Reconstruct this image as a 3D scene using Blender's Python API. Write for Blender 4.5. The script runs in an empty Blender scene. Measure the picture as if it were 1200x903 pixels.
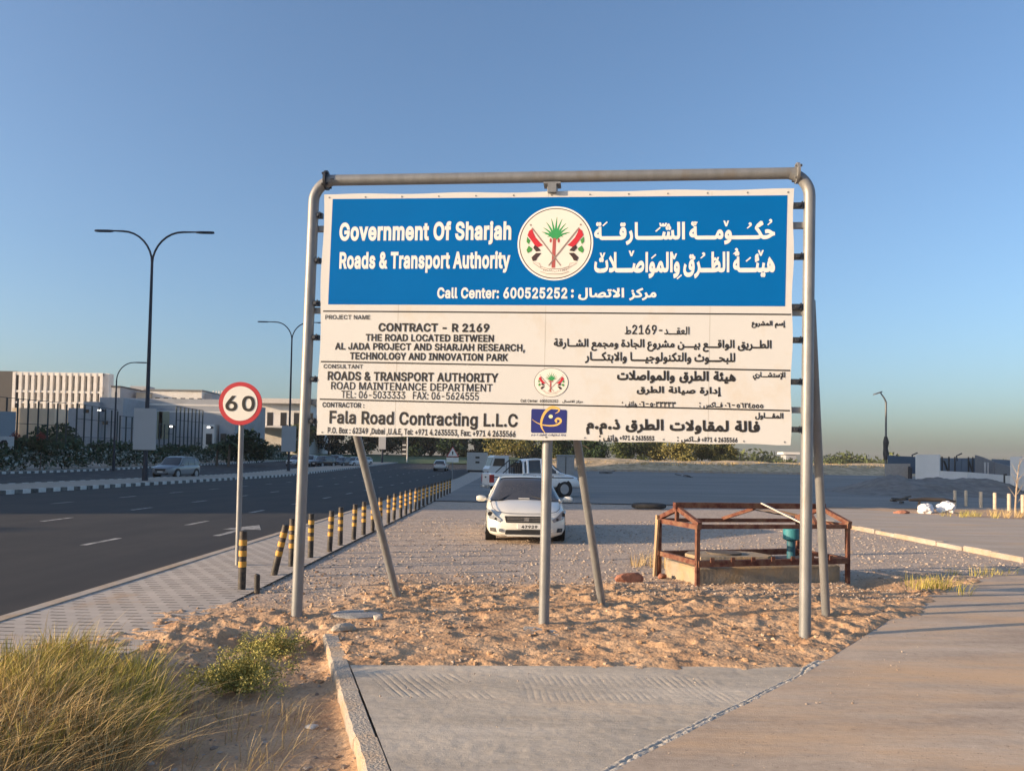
import bpy, math, random
import numpy as np
from mathutils import Vector, Matrix
from mathutils.geometry import delaunay_2d_cdt
random.seed(7); RNG = np.random.default_rng(11)
sc = bpy.context.scene
COL = sc.collection
R = math.radians
# ------------------------------------------------------------------ camera, sky, sun, exposure
F_PX, CAM_Z, PITCH, ROLL, HORIZON = 902.0, 1.72, R(2.0), R(0.95), 541.0
SHIFT = HORIZON - 451.5 - F_PX*math.tan(PITCH)
fwd = Vector((0, math.cos(PITCH), math.sin(PITCH)))
up0 = Vector((0, -math.sin(PITCH), math.cos(PITCH)))
rt0 = Vector((1, 0, 0))
crt = rt0*math.cos(ROLL) + up0*math.sin(ROLL)
cup = -rt0*math.sin(ROLL) + up0*math.cos(ROLL)
CAM = Vector((0, 0, CAM_Z))
cam = bpy.data.cameras.new('camera'); cam.sensor_width = 36; cam.lens = F_PX/1200*36
cam.shift_y = SHIFT/1200; cam.clip_start = .05; cam.clip_end = 6000
cob = bpy.data.objects.new('camera', cam); COL.objects.link(cob)
M = Matrix((crt, cup, -fwd)).transposed().to_4x4(); M.translation = CAM
cob.matrix_world = M; sc.camera = cob

SUN_EL, SUN_AZ = R(12.0), R(16.5)          # the sun stands low, left of the camera and a little behind it
wd = bpy.data.worlds.new('World'); sc.world = wd; wd.use_nodes = True
nt = wd.node_tree; bg = nt.nodes['Background']
sky = nt.nodes.new('ShaderNodeTexSky'); sky.sky_type = 'NISHITA'; sky.sun_disc = False
sky.sun_elevation = SUN_EL; sky.sun_rotation = R(270) - SUN_AZ
sky.air_density = 1.0; sky.dust_density = 2.6; sky.ozone_density = 3.5; sky.altitude = 10
hs = nt.nodes.new('ShaderNodeHueSaturation'); hs.inputs['Saturation'].default_value = .97
nt.links.new(sky.outputs[0], hs.inputs['Color']); nt.links.new(hs.outputs[0], bg.inputs[0]); bg.inputs[1].default_value = 0.148
sl = bpy.data.lights.new('sun', 'SUN'); sl.energy = 5.0; sl.angle = R(0.5); sl.color = (1, .735, .47)
so = bpy.data.objects.new('sun', sl); COL.objects.link(so)
sdir = Vector((math.cos(SUN_AZ)*math.cos(SUN_EL), math.sin(SUN_AZ)*math.cos(SUN_EL), -math.sin(SUN_EL)))
so.rotation_euler = sdir.to_track_quat('-Z', 'Y').to_euler(); so.location = (-40, -15, 20)
sc.view_settings.view_transform = 'Standard'; sc.view_settings.look = 'None'
sc.view_settings.exposure = 0.80; sc.view_settings.gamma = 1; sc.view_settings.use_curve_mapping = False
sc.cycles.max_bounces = 6

# ------------------------------------------------------------------ helpers
def ray(u, v):
    return fwd + crt*((u-600)/F_PX) - cup*((v-451.5-SHIFT)/F_PX)
def G(u, v, z=0.0):                      # survey: point of the level z seen along a sight line
    r = ray(u, v); return CAM + r*((z-CAM_Z)/r.z)
def AT(u, v, y):                         # survey: point at distance y along a sight line
    r = ray(u, v); return CAM + r*(y/r.y)
def sstep(a, b, x):
    t = np.clip((x-a)/(b-a), 0, 1); return t*t*(3-2*t)
def rise(y):                             # the land climbs gently from 75 m on
    y = np.asarray(y, float)
    t = np.clip(y-75, 0, 95); return 0.017*(t*t/(t+8+1e-9))
def rz(y): return float(rise(y))
_P = RNG.random((256, 256))
def vnoise(x, y):
    xi = np.floor(x).astype(int); yi = np.floor(y).astype(int); fx = x-xi; fy = y-yi
    fx = fx*fx*(3-2*fx); fy = fy*fy*(3-2*fy)
    a = _P[xi & 255, yi & 255]; b = _P[(xi+1) & 255, yi & 255]; c = _P[xi & 255, (yi+1) & 255]; d = _P[(xi+1) & 255, (yi+1) & 255]
    return (a*(1-fx)+b*fx)*(1-fy)+(c*(1-fx)+d*fx)*fy
def fbm(x, y, o=4, g=.5):
    s = 0; a = 1; t = 0
    for i in range(o):
        s = s+a*(vnoise(x*2**i+17.3*i, y*2**i+5.1*i)-.5); t += a; a *= g
    return s/t*2

# materials
def mat(name, col, rough=.6, metal=0.0, var=.12, scale=4.0, bump=0.0, bscale=60.0, stretch=(1, 1, 1), spec=.5, coat=0.0, dirt=None, detail=6):
    m = bpy.data.materials.get(name)
    if m: return m
    m = bpy.data.materials.new(name); m.use_nodes = True
    t = m.node_tree; L = t.links.new; b = t.nodes['Principled BSDF']
    b.inputs['Roughness'].default_value = rough; b.inputs['Metallic'].default_value = metal
    b.inputs['Specular IOR Level'].default_value = spec; b.inputs['Coat Weight'].default_value = coat
    tc = t.nodes.new('ShaderNodeTexCoord'); mp = t.nodes.new('ShaderNodeMapping'); mp.inputs['Scale'].default_value = stretch
    L(tc.outputs['Object'], mp.inputs[0])
    n = t.nodes.new('ShaderNodeTexNoise'); n.inputs['Scale'].default_value = scale; n.inputs['Detail'].default_value = detail; n.inputs['Roughness'].default_value = .6
    L(mp.outputs[0], n.inputs['Vector'])
    rp = t.nodes.new('ShaderNodeValToRGB'); e = rp.color_ramp.elements
    e[0].position = .3; e[1].position = .7
    e[0].color = (*[max(0, c*(1-var)) for c in col], 1); e[1].color = (*[min(1, c*(1+var)) for c in col], 1)
    L(n.outputs[0], rp.inputs[0]); out = rp.outputs[0]
    if dirt:                               # (colour, amount, scale): patchy dust or rust
        n2 = t.nodes.new('ShaderNodeTexNoise'); n2.inputs['Scale'].default_value = dirt[2]; n2.inputs['Detail'].default_value = 8; n2.inputs['Roughness'].default_value = .7
        L(mp.outputs[0], n2.inputs['Vector'])
        r2 = t.nodes.new('ShaderNodeValToRGB'); r2.color_ramp.elements[0].position = .62-dirt[1]*.35; r2.color_ramp.elements[1].position = .78-dirt[1]*.2
        L(n2.outputs[0], r2.inputs[0])
        mx = t.nodes.new('ShaderNodeMixRGB'); L(r2.outputs[0], mx.inputs[0]); L(out, mx.inputs[1]); mx.inputs[2].default_value = (*dirt[0], 1); out = mx.outputs[0]
    L(out, b.inputs['Base Color'])
    if bump:
        n3 = t.nodes.new('ShaderNodeTexNoise'); n3.inputs['Scale'].default_value = bscale; n3.inputs['Detail'].default_value = 5
        L(mp.outputs[0], n3.inputs['Vector'])
        bp = t.nodes.new('ShaderNodeBump'); bp.inputs['Strength'].default_value = bump; bp.inputs['Distance'].default_value = .02
        L(n3.outputs[0], bp.inputs['Height']); L(bp.outputs[0], b.inputs['Normal'])
    return m

def tag(o, label=None, cat=None, group=None, kind=None):
    if label: o['label'] = label
    if cat: o['category'] = cat
    if group: o['group'] = group
    if kind: o['kind'] = kind
    return o
def thing(name, loc, rz_=0.0, label=None, cat=None, group=None):
    o = bpy.data.objects.new(name, None); o.empty_display_size = .2; COL.objects.link(o)
    o.location = loc; o.rotation_euler = (0, 0, rz_)
    return tag(o, label, cat, group)
class MB:
    """collects shapes; build() links them as ONE mesh object"""
    def __init__(s): s.v = []; s.f = []; s.m = []
    def add(s, vs, fs, mi=0):
        b = len(s.v); s.v += [tuple(p) for p in vs]; s.f += [tuple(i+b for i in f) for f in fs]; s.m += [mi]*len(fs); return s
    def box(s, lo, hi, mi=0, bev=0.0):
        x0, y0, z0 = lo; x1, y1, z1 = hi
        if bev <= 0:
            return s.add([(x0,y0,z0),(x1,y0,z0),(x1,y1,z0),(x0,y1,z0),(x0,y0,z1),(x1,y0,z1),(x1,y1,z1),(x0,y1,z1)],
                  [(0,3,2,1),(4,5,6,7),(0,1,5,4),(1,2,6,5),(2,3,7,6),(3,0,4,7)], mi)
        b = bev; c = [(x0+b,y0),(x1-b,y0),(x1,y0+b),(x1,y1-b),(x1-b,y1),(x0+b,y1),(x0,y1-b),(x0,y0+b)]
        ci = [(x0+b,y0+b),(x1-b,y0+b),(x1-b,y0+b),(x1-b,y1-b),(x1-b,y1-b),(x0+b,y1-b),(x0+b,y1-b),(x0+b,y0+b)]
        vs = [(p[0],p[1],z0) for p in ci]+[(p[0],p[1],z0+b) for p in c]+[(p[0],p[1],z1-b) for p in c]+[(p[0],p[1],z1) for p in ci]
        fs = [tuple(range(7,-1,-1)), tuple(range(24,32))]
        for k in range(3):
            for i in range(8): fs.append((k*8+i, k*8+(i+1)%8, k*8+8+(i+1)%8, k*8+8+i))
        return s.add(vs, fs, mi)
    def tube(s, path, r, n=12, mi=0, cap=True):
        path = [Vector(p) for p in path]; k = len(path)
        rs = r if isinstance(r, (list, tuple)) else [r]*k
        vs = []; prev = None
        for i, p in enumerate(path):
            d = (path[min(i+1, k-1)]-path[max(i-1, 0)]).normalized()
            if prev is None:
                a = d.cross(Vector((0, 0, 1)) if abs(d.z) < .95 else Vector((1, 0, 0))).normalized()
            else:
                a = (prev - d*prev.dot(d)).normalized()
            prev = a; b = d.cross(a)
            vs += [p+(a*math.cos(2*math.pi*j/n)+b*math.sin(2*math.pi*j/n))*rs[i] for j in range(n)]
        fs = [(i*n+j, i*n+(j+1)%n, (i+1)*n+(j+1)%n, (i+1)*n+j) for i in range(k-1) for j in range(n)]
        if cap: fs += [tuple(range(n-1, -1, -1)), tuple((k-1)*n+j for j in range(n))]
        return s.add(vs, fs, mi)
    def bar(s, p0, p1, w, h, mi=0, upv=(0, 0, 1)):      # square section between two points
        p0 = Vector(p0); p1 = Vector(p1); d = (p1-p0).normalized(); u = Vector(upv)
        if abs(d.dot(u)) > .98: u = Vector((0, 1, 0))
        a = d.cross(u).normalized()*w/2; b = a.cross(d).normalized()*h/2
        vs = [p+i*a+j*b for p in (p0, p1) for i, j in ((-1,-1),(1,-1),(1,1),(-1,1))]
        return s.add(vs, [(0,1,2,3),(7,6,5,4),(0,4,5,1),(1,5,6,2),(2,6,7,3),(3,7,4,0)], mi)
    def prism(s, poly, axis, a0, a1, mi=0):             # 2-d polygon extruded along an axis (x, y or z)
        n = len(poly)
        def mk(p, a): return {'x': (a, p[0], p[1]), 'y': (p[0], a, p[1]), 'z': (p[0], p[1], a)}[axis]
        vs = [mk(p, a0) for p in poly]+[mk(p, a1) for p in poly]
        return s.add(vs, [tuple(range(n-1, -1, -1)), tuple(range(n, 2*n))]+[(i, (i+1)%n, n+(i+1)%n, n+i) for i in range(n)], mi)
    def loft(s, secs, mi=0, closed=True, cap=True):
        n = len(secs[0]); vs = [p for q in secs for p in q]; k = len(secs)
        fs = [(i*n+j, i*n+(j+1)%n, (i+1)*n+(j+1)%n, (i+1)*n+j) for i in range(k-1) for j in range(n if closed else n-1)]
        if cap and closed: fs += [tuple(range(n-1, -1, -1)), tuple((k-1)*n+j for j in range(n))]
        return s.add(vs, fs, mi)
    def build(s, name, mats, parent=None, loc=(0, 0, 0), rot=0.0, smooth=None, fix=True):
        me = bpy.data.meshes.new(name); me.from_pydata(s.v, [], s.f)
        for m in (mats if isinstance(mats, (list, tuple)) else [mats]): me.materials.append(m)
        if any(s.m): me.polygons.foreach_set('material_index', s.m)
        if fix:
            import bmesh
            bm = bmesh.new(); bm.from_mesh(me); bmesh.ops.recalc_face_normals(bm, faces=bm.faces); bm.to_mesh(me); bm.free()
        if smooth is not None:
            me.polygons.foreach_set('use_smooth', [True]*len(me.polygons)); me.set_sharp_from_angle(angle=R(smooth))
        me.update()
        o = bpy.data.objects.new(name, me); COL.objects.link(o); o.location = loc; o.rotation_euler = (0, 0, rot)
        if parent: o.parent = parent
        return o
def npmesh(name, V, F, mats, parent=None, smooth=False, loc=(0, 0, 0), mi=None, attr=None):
    me = bpy.data.meshes.new(name); V = np.asarray(V, np.float32); F = np.asarray(F, np.int32); k = F.shape[1]
    me.vertices.add(len(V)); me.vertices.foreach_set('co', V.ravel())
    me.loops.add(F.size); me.loops.foreach_set('vertex_index', F.ravel())
    me.polygons.add(len(F)); me.polygons.foreach_set('loop_start', np.arange(len(F), dtype=np.int32)*k)
    me.polygons.foreach_set('loop_total', np.full(len(F), k, np.int32))
    for m in (mats if isinstance(mats, (list, tuple)) else [mats]): me.materials.append(m)
    if mi is not None: me.polygons.foreach_set('material_index', np.asarray(mi, np.int32))
    me.polygons.foreach_set('use_smooth', np.full(len(F), smooth))
    me.update(calc_edges=True); me.validate()
    for an, av in (attr or {}).items():
        at = me.attributes.new(an, 'FLOAT', 'POINT'); at.data.foreach_set('value', np.asarray(av, np.float32))
    o = bpy.data.objects.new(name, me); COL.objects.link(o); o.location = loc
    if parent: o.parent = parent
    return o
def grid(name, xs, ys, zf, mats, smooth=True, keep=None, attr=None):
    X, Y = np.meshgrid(xs, ys); Z = zf(X, Y); ny, nx = X.shape
    V = np.stack([X, Y, Z], -1).reshape(-1, 3)
    i = np.arange(ny-1)[:, None]*nx+np.arange(nx-1)[None]; F = np.stack([i, i+1, i+nx+1, i+nx], -1).reshape(-1, 4)
    if keep is not None:
        c = keep(X, Y); cf = (c[:-1, :-1] | c[1:, :-1] | c[:-1, 1:] | c[1:, 1:]).reshape(-1); F = F[cf]
        used = np.unique(F); rm = np.full(len(V), -1); rm[used] = np.arange(len(used)); V = V[used]; F = rm[F]
    else: used = slice(None)
    A = {k: f(X, Y).reshape(-1)[used] for k, f in (attr or {}).items()}
    return npmesh(name, V, F, mats, smooth=smooth, attr=A)
def copy_tree(o, parent=None):
    c = o.copy(); COL.objects.link(c); c.parent = parent
    for ch in list(o.children): copy_tree(ch, c)
    return c
GLYPHS = [
[38,448,[[197,-7,150,-2,110,12,78,34,54,62,39,96,34,133,37,163,47,189,85,235,140,279,216,335,237,352,255,375,262,405,258,427,245,445,226,457,201,461,168,453,145,431,137,399,145,363,169,327,204,284,438,0,364,0,171,231,121,293,87,344,78,370,75,398,79,430,91,458,109,481,134,499,165,510,200,513,235,510,266,499,290,482,308,459,320,433,324,404,315,362,291,325,256,293,154,217,110,174,100,154,97,131,100,108,109,87,124,70,143,57,166,49,193,46,223,50,251,59,301,95,321,121,336,151,346,186,349,224,408,224,405,180,397,144,371,92,345,62,333,47,305,23,271,7,234,-3]]],
[43,453,[[198,34,198,364,255,364,255,34],[61,172,61,226,391,226,391,172]]],
[44,188,[[38,-119,68,71,137,71,84,-119]]],
[45,453,[[337,244,337,188,114,188,114,244]]],
[46,188,[[95,-4,78,-1,63,9,53,24,50,41,53,59,63,73,78,83,95,87,113,83,128,73,138,59,141,41,138,24,128,9,113,-1]]],
[47,249,[[235,533,71,-76,14,-76,178,533]]],
[48,453,[[227,-7,174,1,130,24,95,62,69,113,53,178,48,254,53,330,69,395,95,447,130,484,174,508,227,516,279,508,323,484,358,447,384,395,400,330,405,254,400,178,384,113,359,62,323,24,279,1],[227,50,261,56,290,74,313,103,330,144,340,194,344,254,340,314,330,365,313,405,290,435,261,453,227,460,192,453,163,435,140,405,123,365,113,314,109,254,113,194,123,144,140,103,163,74,192,56]]],
[49,453,[[76,0,76,55,391,55,391,0],[276,509,276,0,212,0,212,448,209,448,86,358,86,427,198,509]]],
[50,453,[[64,0,64,47,234,229,282,282,311,327,320,371,317,397,308,419,293,436,273,449,224,460,196,457,172,447,153,433,139,413,130,390,127,362,66,362,71,405,86,442,111,473,143,496,182,511,225,516,268,511,306,497,337,474,361,445,376,411,381,372,371,318,336,259,267,180,153,60,153,57,389,57,389,0]]],
[51,453,[[218,-7,173,-3,133,10,98,30,70,57,52,91,44,132,109,132,115,107,126,87,144,71,165,59,219,50,275,61,297,74,315,93,325,116,329,145,326,172,316,196,299,217,275,234,242,244,201,248,157,248,157,299,288,448,288,452,70,452,70,509,372,509,372,461,211,278,211,289,264,288,308,276,344,253,371,222,387,186,393,145,387,103,370,66,344,36,309,12,266,-2]]],
[52,453,[[40,105,40,158,247,509,311,509,109,166,109,163,413,163,413,105],[282,0,282,121,282,146,282,318,343,318,343,0]]],
[53,453,[[221,-7,178,-2,140,11,108,32,83,60,66,93,60,130,122,130,127,108,138,89,173,60,221,50,250,53,276,64,298,82,314,104,324,131,328,162,324,193,314,221,297,244,275,262,248,273,218,277,167,268,128,246,67,253,96,509,366,509,366,452,151,452,134,301,136,301,178,325,229,334,263,330,294,321,321,306,345,285,364,260,379,231,388,199,391,163,385,117,369,76,343,41,309,15,268,-1]]],
[54,453,[[226,-7,182,-1,142,15,109,40,84,74,69,115,64,162,68,199,80,239,137,340,252,509,322,509,151,261,145,261,165,288,196,307,235,314,278,309,316,295,346,271,370,240,384,201,389,157,384,112,368,73,343,39,310,14,271,-2],[226,48,254,52,279,63,299,79,314,101,324,128,327,157,324,187,314,213,299,235,279,251,254,262,226,265,198,262,174,252,153,235,138,214,128,188,125,158,128,128,138,102,153,79,174,63,198,52]]],
[55,453,[[97,0,323,448,323,452,62,452,62,509,391,509,391,449,165,0]]],
[56,453,[[226,-7,178,-2,136,11,101,33,74,62,57,96,52,135,55,166,65,195,81,220,101,241,125,256,153,265,153,267,119,282,93,308,76,342,70,380,75,417,90,450,114,477,146,498,184,511,226,516,269,511,306,498,337,477,361,450,377,417,382,380,376,342,359,308,333,282,300,267,300,265,327,256,351,241,372,220,387,195,397,166,401,135,395,96,378,62,352,33,317,11,275,-2],[226,49,258,52,285,60,307,74,323,91,333,113,337,139,333,165,322,189,305,208,283,223,256,232,226,235,196,232,169,223,147,208,130,189,119,165,115,139,119,113,129,91,145,74,167,60,195,52],[226,290,274,300,293,313,307,330,316,351,319,376,316,399,308,420,294,437,275,449,226,460,177,449,159,437,145,420,136,399,133,376,136,351,145,330,159,313,178,300]]],
[57,453,[[226,516,271,510,310,494,343,468,368,434,384,393,389,347,385,309,373,270,315,168,200,0,130,0,301,248,307,248,287,221,257,202,218,195,175,199,137,214,106,237,83,269,68,307,64,352,69,397,85,436,110,469,143,494,182,510],[226,460,199,457,174,446,154,429,138,407,129,381,125,352,129,322,138,295,154,274,174,257,199,247,226,243,254,247,279,257,299,273,314,295,324,321,327,350,324,381,314,407,299,429,279,446,254,457]]],
[58,188,[[95,-4,78,-1,63,9,53,24,50,41,53,59,63,73,78,83,95,87,113,83,128,73,138,59,141,41,138,24,128,9,113,-1],[95,271,78,274,63,284,53,299,50,316,53,334,63,349,78,359,95,362,113,359,128,349,138,334,141,316,138,299,128,284,113,274]]],
[65,480,[[16,0,201,509,276,509,463,0,395,0,287,302,264,372,232,478,245,478,213,371,191,302,85,0],[110,142,110,199,370,199,370,142]]],
[66,456,[[60,0,60,509,241,509,289,504,329,491,359,469,381,442,394,410,398,374,395,344,387,320,356,286,315,267,315,262,339,257,363,245,385,227,402,203,414,173,418,136,413,100,400,67,377,39,344,18,301,4,247,0],[125,57,245,57,296,63,330,80,349,105,355,137,352,161,342,184,327,203,306,218,279,228,248,231,125,231],[125,285,238,285,288,296,308,309,323,326,333,348,336,372,330,403,313,429,283,446,240,452,125,452]]],
[67,510,[[267,-7,205,1,150,25,104,63,70,115,48,179,40,254,48,329,70,393,104,445,150,484,205,508,267,516,340,504,373,490,402,471,427,447,448,418,463,385,473,348,408,348,389,395,357,428,315,449,267,456,223,450,184,432,150,403,125,364,109,314,103,254,109,194,125,145,151,105,184,76,223,59,267,53,315,60,357,81,389,114,408,160,473,160,463,124,448,91,428,62,402,38,373,19,341,5,305,-4]]],
[68,502,[[219,0,96,0,96,57,215,57,272,63,318,81,354,110,379,149,394,198,399,255,394,312,379,361,354,399,320,428,275,446,221,452,93,452,93,509,225,509,294,501,353,478,399,441,433,391,455,329,462,255,455,181,433,119,398,68,351,31,291,8],[125,509,125,0,60,0,60,509]]],
[69,419,[[60,0,60,509,372,509,372,452,125,452,125,286,355,286,355,229,125,229,125,57,375,57,375,0]]],
[70,410,[[60,0,60,509,369,509,369,452,125,452,125,278,346,278,346,221,125,221,125,0]]],
[71,520,[[269,-7,205,1,149,25,104,64,69,116,47,179,40,254,47,329,69,393,103,445,149,484,203,508,265,516,304,513,340,504,374,489,403,469,429,445,449,416,465,384,474,349,408,349,387,393,356,427,315,448,265,456,222,450,183,432,150,404,125,364,109,314,103,254,109,194,125,145,151,105,184,76,224,59,269,53,309,57,345,71,374,93,396,123,410,160,415,202,434,199,283,199,283,256,478,256,478,200,471,141,451,91,419,50,377,19,326,0]]],
[72,517,[[60,0,60,509,125,509,125,289,392,289,392,509,457,509,457,0,392,0,392,232,125,232,125,0]]],
[73,300,[[31,0,31,57,118,57,118,452,31,452,31,509,269,509,269,452,183,452,183,57,269,57,269,0]]],
[74,396,[[185,-7,124,3,75,33,44,81,33,145,33,173,98,173,98,145,104,104,122,74,149,56,185,50,220,56,248,74,266,104,272,145,272,509,336,509,336,145,326,81,294,33,246,3]]],
[75,467,[[104,145,104,216,139,261,174,303,212,344,364,509,448,509,231,276,228,276],[60,0,60,509,125,509,125,334,124,225,125,193,125,0],[372,0,188,259,228,309,449,0]]],
[76,393,[[60,0,60,509,125,509,125,57,361,57,361,0]]],
[77,628,[[60,0,60,509,152,509,277,187,287,159,299,123,311,84,322,49,307,49,318,83,330,121,342,158,352,187,476,509,568,509,568,0,504,0,504,291,504,327,505,369,506,413,507,457,513,457,498,409,482,363,467,322,456,291,342,0,286,0,170,291,159,321,145,361,129,408,112,457,119,457,120,416,121,372,122,328,122,291,122,0]]],
[78,523,[[60,0,60,509,136,509,343,183,363,151,388,107,414,55,405,54,401,108,399,157,399,195,399,509,463,509,463,0,387,0,202,290,177,331,148,381,108,452,119,454,122,384,124,328,125,291,125,0]]],
[79,533,[[267,-7,205,1,150,25,105,63,70,115,48,179,40,254,48,329,70,393,105,445,150,484,205,508,267,516,329,508,384,484,429,445,464,393,486,329,493,254,486,179,464,115,429,63,384,25,329,1],[267,53,310,59,349,76,383,105,408,144,425,194,430,254,425,314,408,365,383,404,349,433,310,450,267,456,223,450,184,433,151,404,125,364,109,314,103,254,109,194,125,144,151,105,184,76,223,59]]],
[80,445,[[60,0,60,509,235,509,289,503,332,487,366,462,390,430,404,391,409,348,404,304,390,265,366,233,332,207,289,191,235,186,109,186,109,242,233,242,269,246,297,256,318,272,333,294,342,319,344,348,342,376,333,402,318,423,297,439,268,449,232,452,125,452,125,0]]],
[81,533,[[245,159,313,159,369,85,384,65,468,-48,401,-48,346,27,331,46],[267,-7,205,1,150,25,105,63,70,115,48,179,40,254,48,329,70,393,105,445,150,484,205,508,267,516,329,508,384,484,429,445,464,393,486,329,493,254,486,179,464,115,429,63,384,25,329,1],[267,53,310,59,349,76,383,105,408,144,425,194,430,254,425,314,408,365,383,404,349,433,310,450,267,456,223,450,184,433,151,404,125,364,109,314,103,254,109,194,125,144,151,105,184,76,223,59]]],
[82,449,[[60,0,60,509,236,509,290,504,333,489,367,465,390,433,405,395,409,352,405,309,390,271,367,240,333,217,289,203,236,198,96,198,96,255,234,255,269,258,298,267,319,281,334,300,342,324,345,352,342,380,334,405,319,425,298,440,269,449,233,452,125,452,125,0],[353,0,230,229,303,229,428,0]]],
[83,447,[[224,-9,172,-4,128,9,91,31,64,60,46,96,38,137,104,137,110,110,123,88,142,71,166,59,224,49,257,52,286,60,311,74,329,92,341,114,346,139,342,161,332,179,296,205,245,222,184,239,128,260,86,289,60,326,52,372,58,413,75,448,102,476,138,498,180,511,227,516,275,511,316,498,351,476,377,449,394,415,401,378,337,378,326,412,302,437,267,453,225,459,194,456,167,448,145,435,129,418,118,398,115,376,119,352,131,334,169,308,212,293,264,279,312,264,359,238,395,198,405,171,408,139,403,99,386,64,360,34,323,11,278,-4]]],
[84,449,[[32,452,32,509,417,509,417,452,257,452,257,0,193,0,193,452]]],
[85,517,[[259,-8,203,-2,154,15,114,43,85,80,66,124,60,173,60,509,124,509,124,178,128,144,141,113,160,87,187,68,220,56,259,52,298,56,331,68,357,87,377,113,389,144,393,178,393,509,457,509,457,173,451,124,433,80,403,43,363,15,315,-2]]],
[86,480,[[204,0,16,509,84,509,192,206,215,137,248,31,235,31,267,138,290,206,395,509,463,509,278,0]]],
[87,686,[[155,0,16,509,82,509,163,196,175,145,187,94,197,40,189,40,200,94,211,145,224,196,306,509,380,509,462,196,474,145,486,94,497,40,488,40,499,94,510,145,523,196,603,509,670,509,530,0,455,0,368,323,351,391,336,475,350,475,335,395,318,323,230,0]]],
[88,474,[[18,0,217,284,217,236,29,509,104,509,178,400,204,361,223,329,243,292,232,292,252,329,272,361,298,400,374,509,446,509,259,239,259,287,456,0,382,0,292,129,268,165,250,195,230,231,244,231,225,196,206,166,182,129,91,0]]],
[89,472,[[203,0,203,208,16,509,91,509,192,344,222,292,250,230,224,230,251,293,280,344,381,509,455,509,268,208,268,0]]],
[90,438,[[42,0,42,46,273,385,306,431,341,476,348,454,285,452,223,452,40,452,40,509,397,509,397,462,169,129,134,81,97,33,90,54,152,57,214,57,399,57,399,0]]],
[97,389,[[160,-9,126,-5,94,5,68,22,48,45,35,73,30,108,34,138,43,161,58,179,78,193,125,211,178,220,234,227,265,235,273,243,276,255,276,257,267,297,240,322,196,331,149,322,118,301,100,274,41,291,57,322,79,346,104,364,133,375,194,384,239,379,286,360,306,343,322,320,333,290,337,251,337,0,277,0,277,52,272,52,252,25,215,1],[170,45,202,49,228,59,248,74,263,93,272,115,276,138,276,190,259,182,231,176,200,171,175,168,134,159,103,139,95,124,92,105,102,72,130,52]]],
[98,424,[[229,-8,198,-5,172,4,138,31,118,59,112,59,112,0,53,0,53,509,114,509,114,319,118,319,137,346,171,373,197,381,229,384,274,378,313,361,345,332,370,293,385,245,390,189,385,133,370,84,346,45,313,16,274,-2],[220,47,253,51,279,66,301,88,316,117,325,151,328,189,325,227,316,261,301,290,280,311,253,325,220,330,188,325,161,312,140,291,125,263,116,229,113,189,116,150,125,115,140,86,162,65,188,51]]],
[99,396,[[207,-8,159,-2,117,16,82,46,56,85,40,133,34,187,40,243,56,291,82,330,117,360,159,378,207,384,260,377,305,356,340,322,362,277,303,262,290,289,270,311,242,325,207,330,173,325,145,310,124,287,108,258,99,224,96,187,99,151,108,117,124,89,145,66,173,51,207,46,243,52,271,66,292,89,304,117,363,102,341,56,306,21,261,-1]]],
[100,424,[[195,-8,151,-2,111,16,79,45,55,84,39,133,34,189,39,245,55,293,79,332,112,361,151,378,196,384,228,381,253,373,287,346,306,319,311,319,311,509,372,509,372,0,313,0,313,59,307,59,287,31,252,4,227,-5],[205,47,236,51,263,65,284,86,299,115,309,150,312,189,309,229,300,263,284,291,263,312,237,325,205,330,172,325,145,311,124,290,108,261,99,227,96,189,99,151,109,117,124,88,145,66,172,51]]],
[101,404,[[212,-8,161,-2,117,16,82,46,56,85,40,132,34,187,39,242,55,290,81,329,115,359,157,378,205,384,266,374,294,361,319,341,341,315,357,282,368,242,371,194,371,169,75,169,75,221,338,221,310,202,307,237,298,269,283,294,263,314,237,326,205,330,173,326,146,313,125,294,109,270,99,241,96,211,96,178,100,139,110,106,128,80,151,61,179,50,212,46,254,53,285,73,306,105,365,91,353,63,335,39,311,19,283,4,249,-5]]],
[102,254,[[228,379,228,327,6,327,6,379],[81,0,81,432,84,461,96,486,113,505,135,519,187,530,222,527,243,521,227,468,215,472,195,474,171,470,154,460,145,443,142,419,142,0]]],
[103,425,[[207,-151,168,-148,134,-140,82,-110,51,-69,101,-41,122,-66,154,-88,207,-97,249,-92,282,-75,304,-47,311,-6,311,68,306,68,287,41,252,16,227,8,195,5,152,10,113,27,80,53,55,90,39,136,34,191,39,246,55,293,80,332,112,361,152,378,196,384,228,382,253,373,288,346,308,319,313,319,313,379,372,379,372,-9,367,-54,350,-90,324,-117,291,-136,251,-147],[205,59,237,63,264,75,285,95,300,121,309,154,312,193,309,231,300,264,285,291,264,312,237,325,205,330,172,325,145,312,124,290,109,262,99,229,96,193,99,155,109,123,124,96,145,76,172,63]]],
[104,410,[[114,227,114,0,53,0,53,509,114,509,114,287,102,287,124,332,152,362,187,379,227,384,264,380,295,369,321,349,341,321,353,285,357,240,357,0,296,0,296,235,290,275,273,304,246,323,210,329,184,326,161,317,141,303,126,283,117,257]]],
[105,167,[[53,0,53,379,114,379,114,0],[84,443,67,446,54,455,44,468,41,483,44,499,54,512,67,521,84,524,100,521,114,512,123,499,126,483,123,468,114,455,100,446]]],
[106,167,[[53,379,114,379,114,-30,111,-63,102,-90,86,-113,65,-129,37,-139,4,-143,-10,-143,-10,-87,2,-87,25,-83,40,-72,50,-54,53,-29],[83,443,67,446,53,455,44,468,41,483,44,499,53,512,67,521,83,524,100,521,114,512,123,499,126,483,123,468,114,455,100,446]]],
[108,189,[[139,-2,101,3,74,20,58,47,53,84,53,509,114,509,114,99,120,62,130,54,146,52,160,53,170,54,181,3,162,-1]]],
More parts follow.
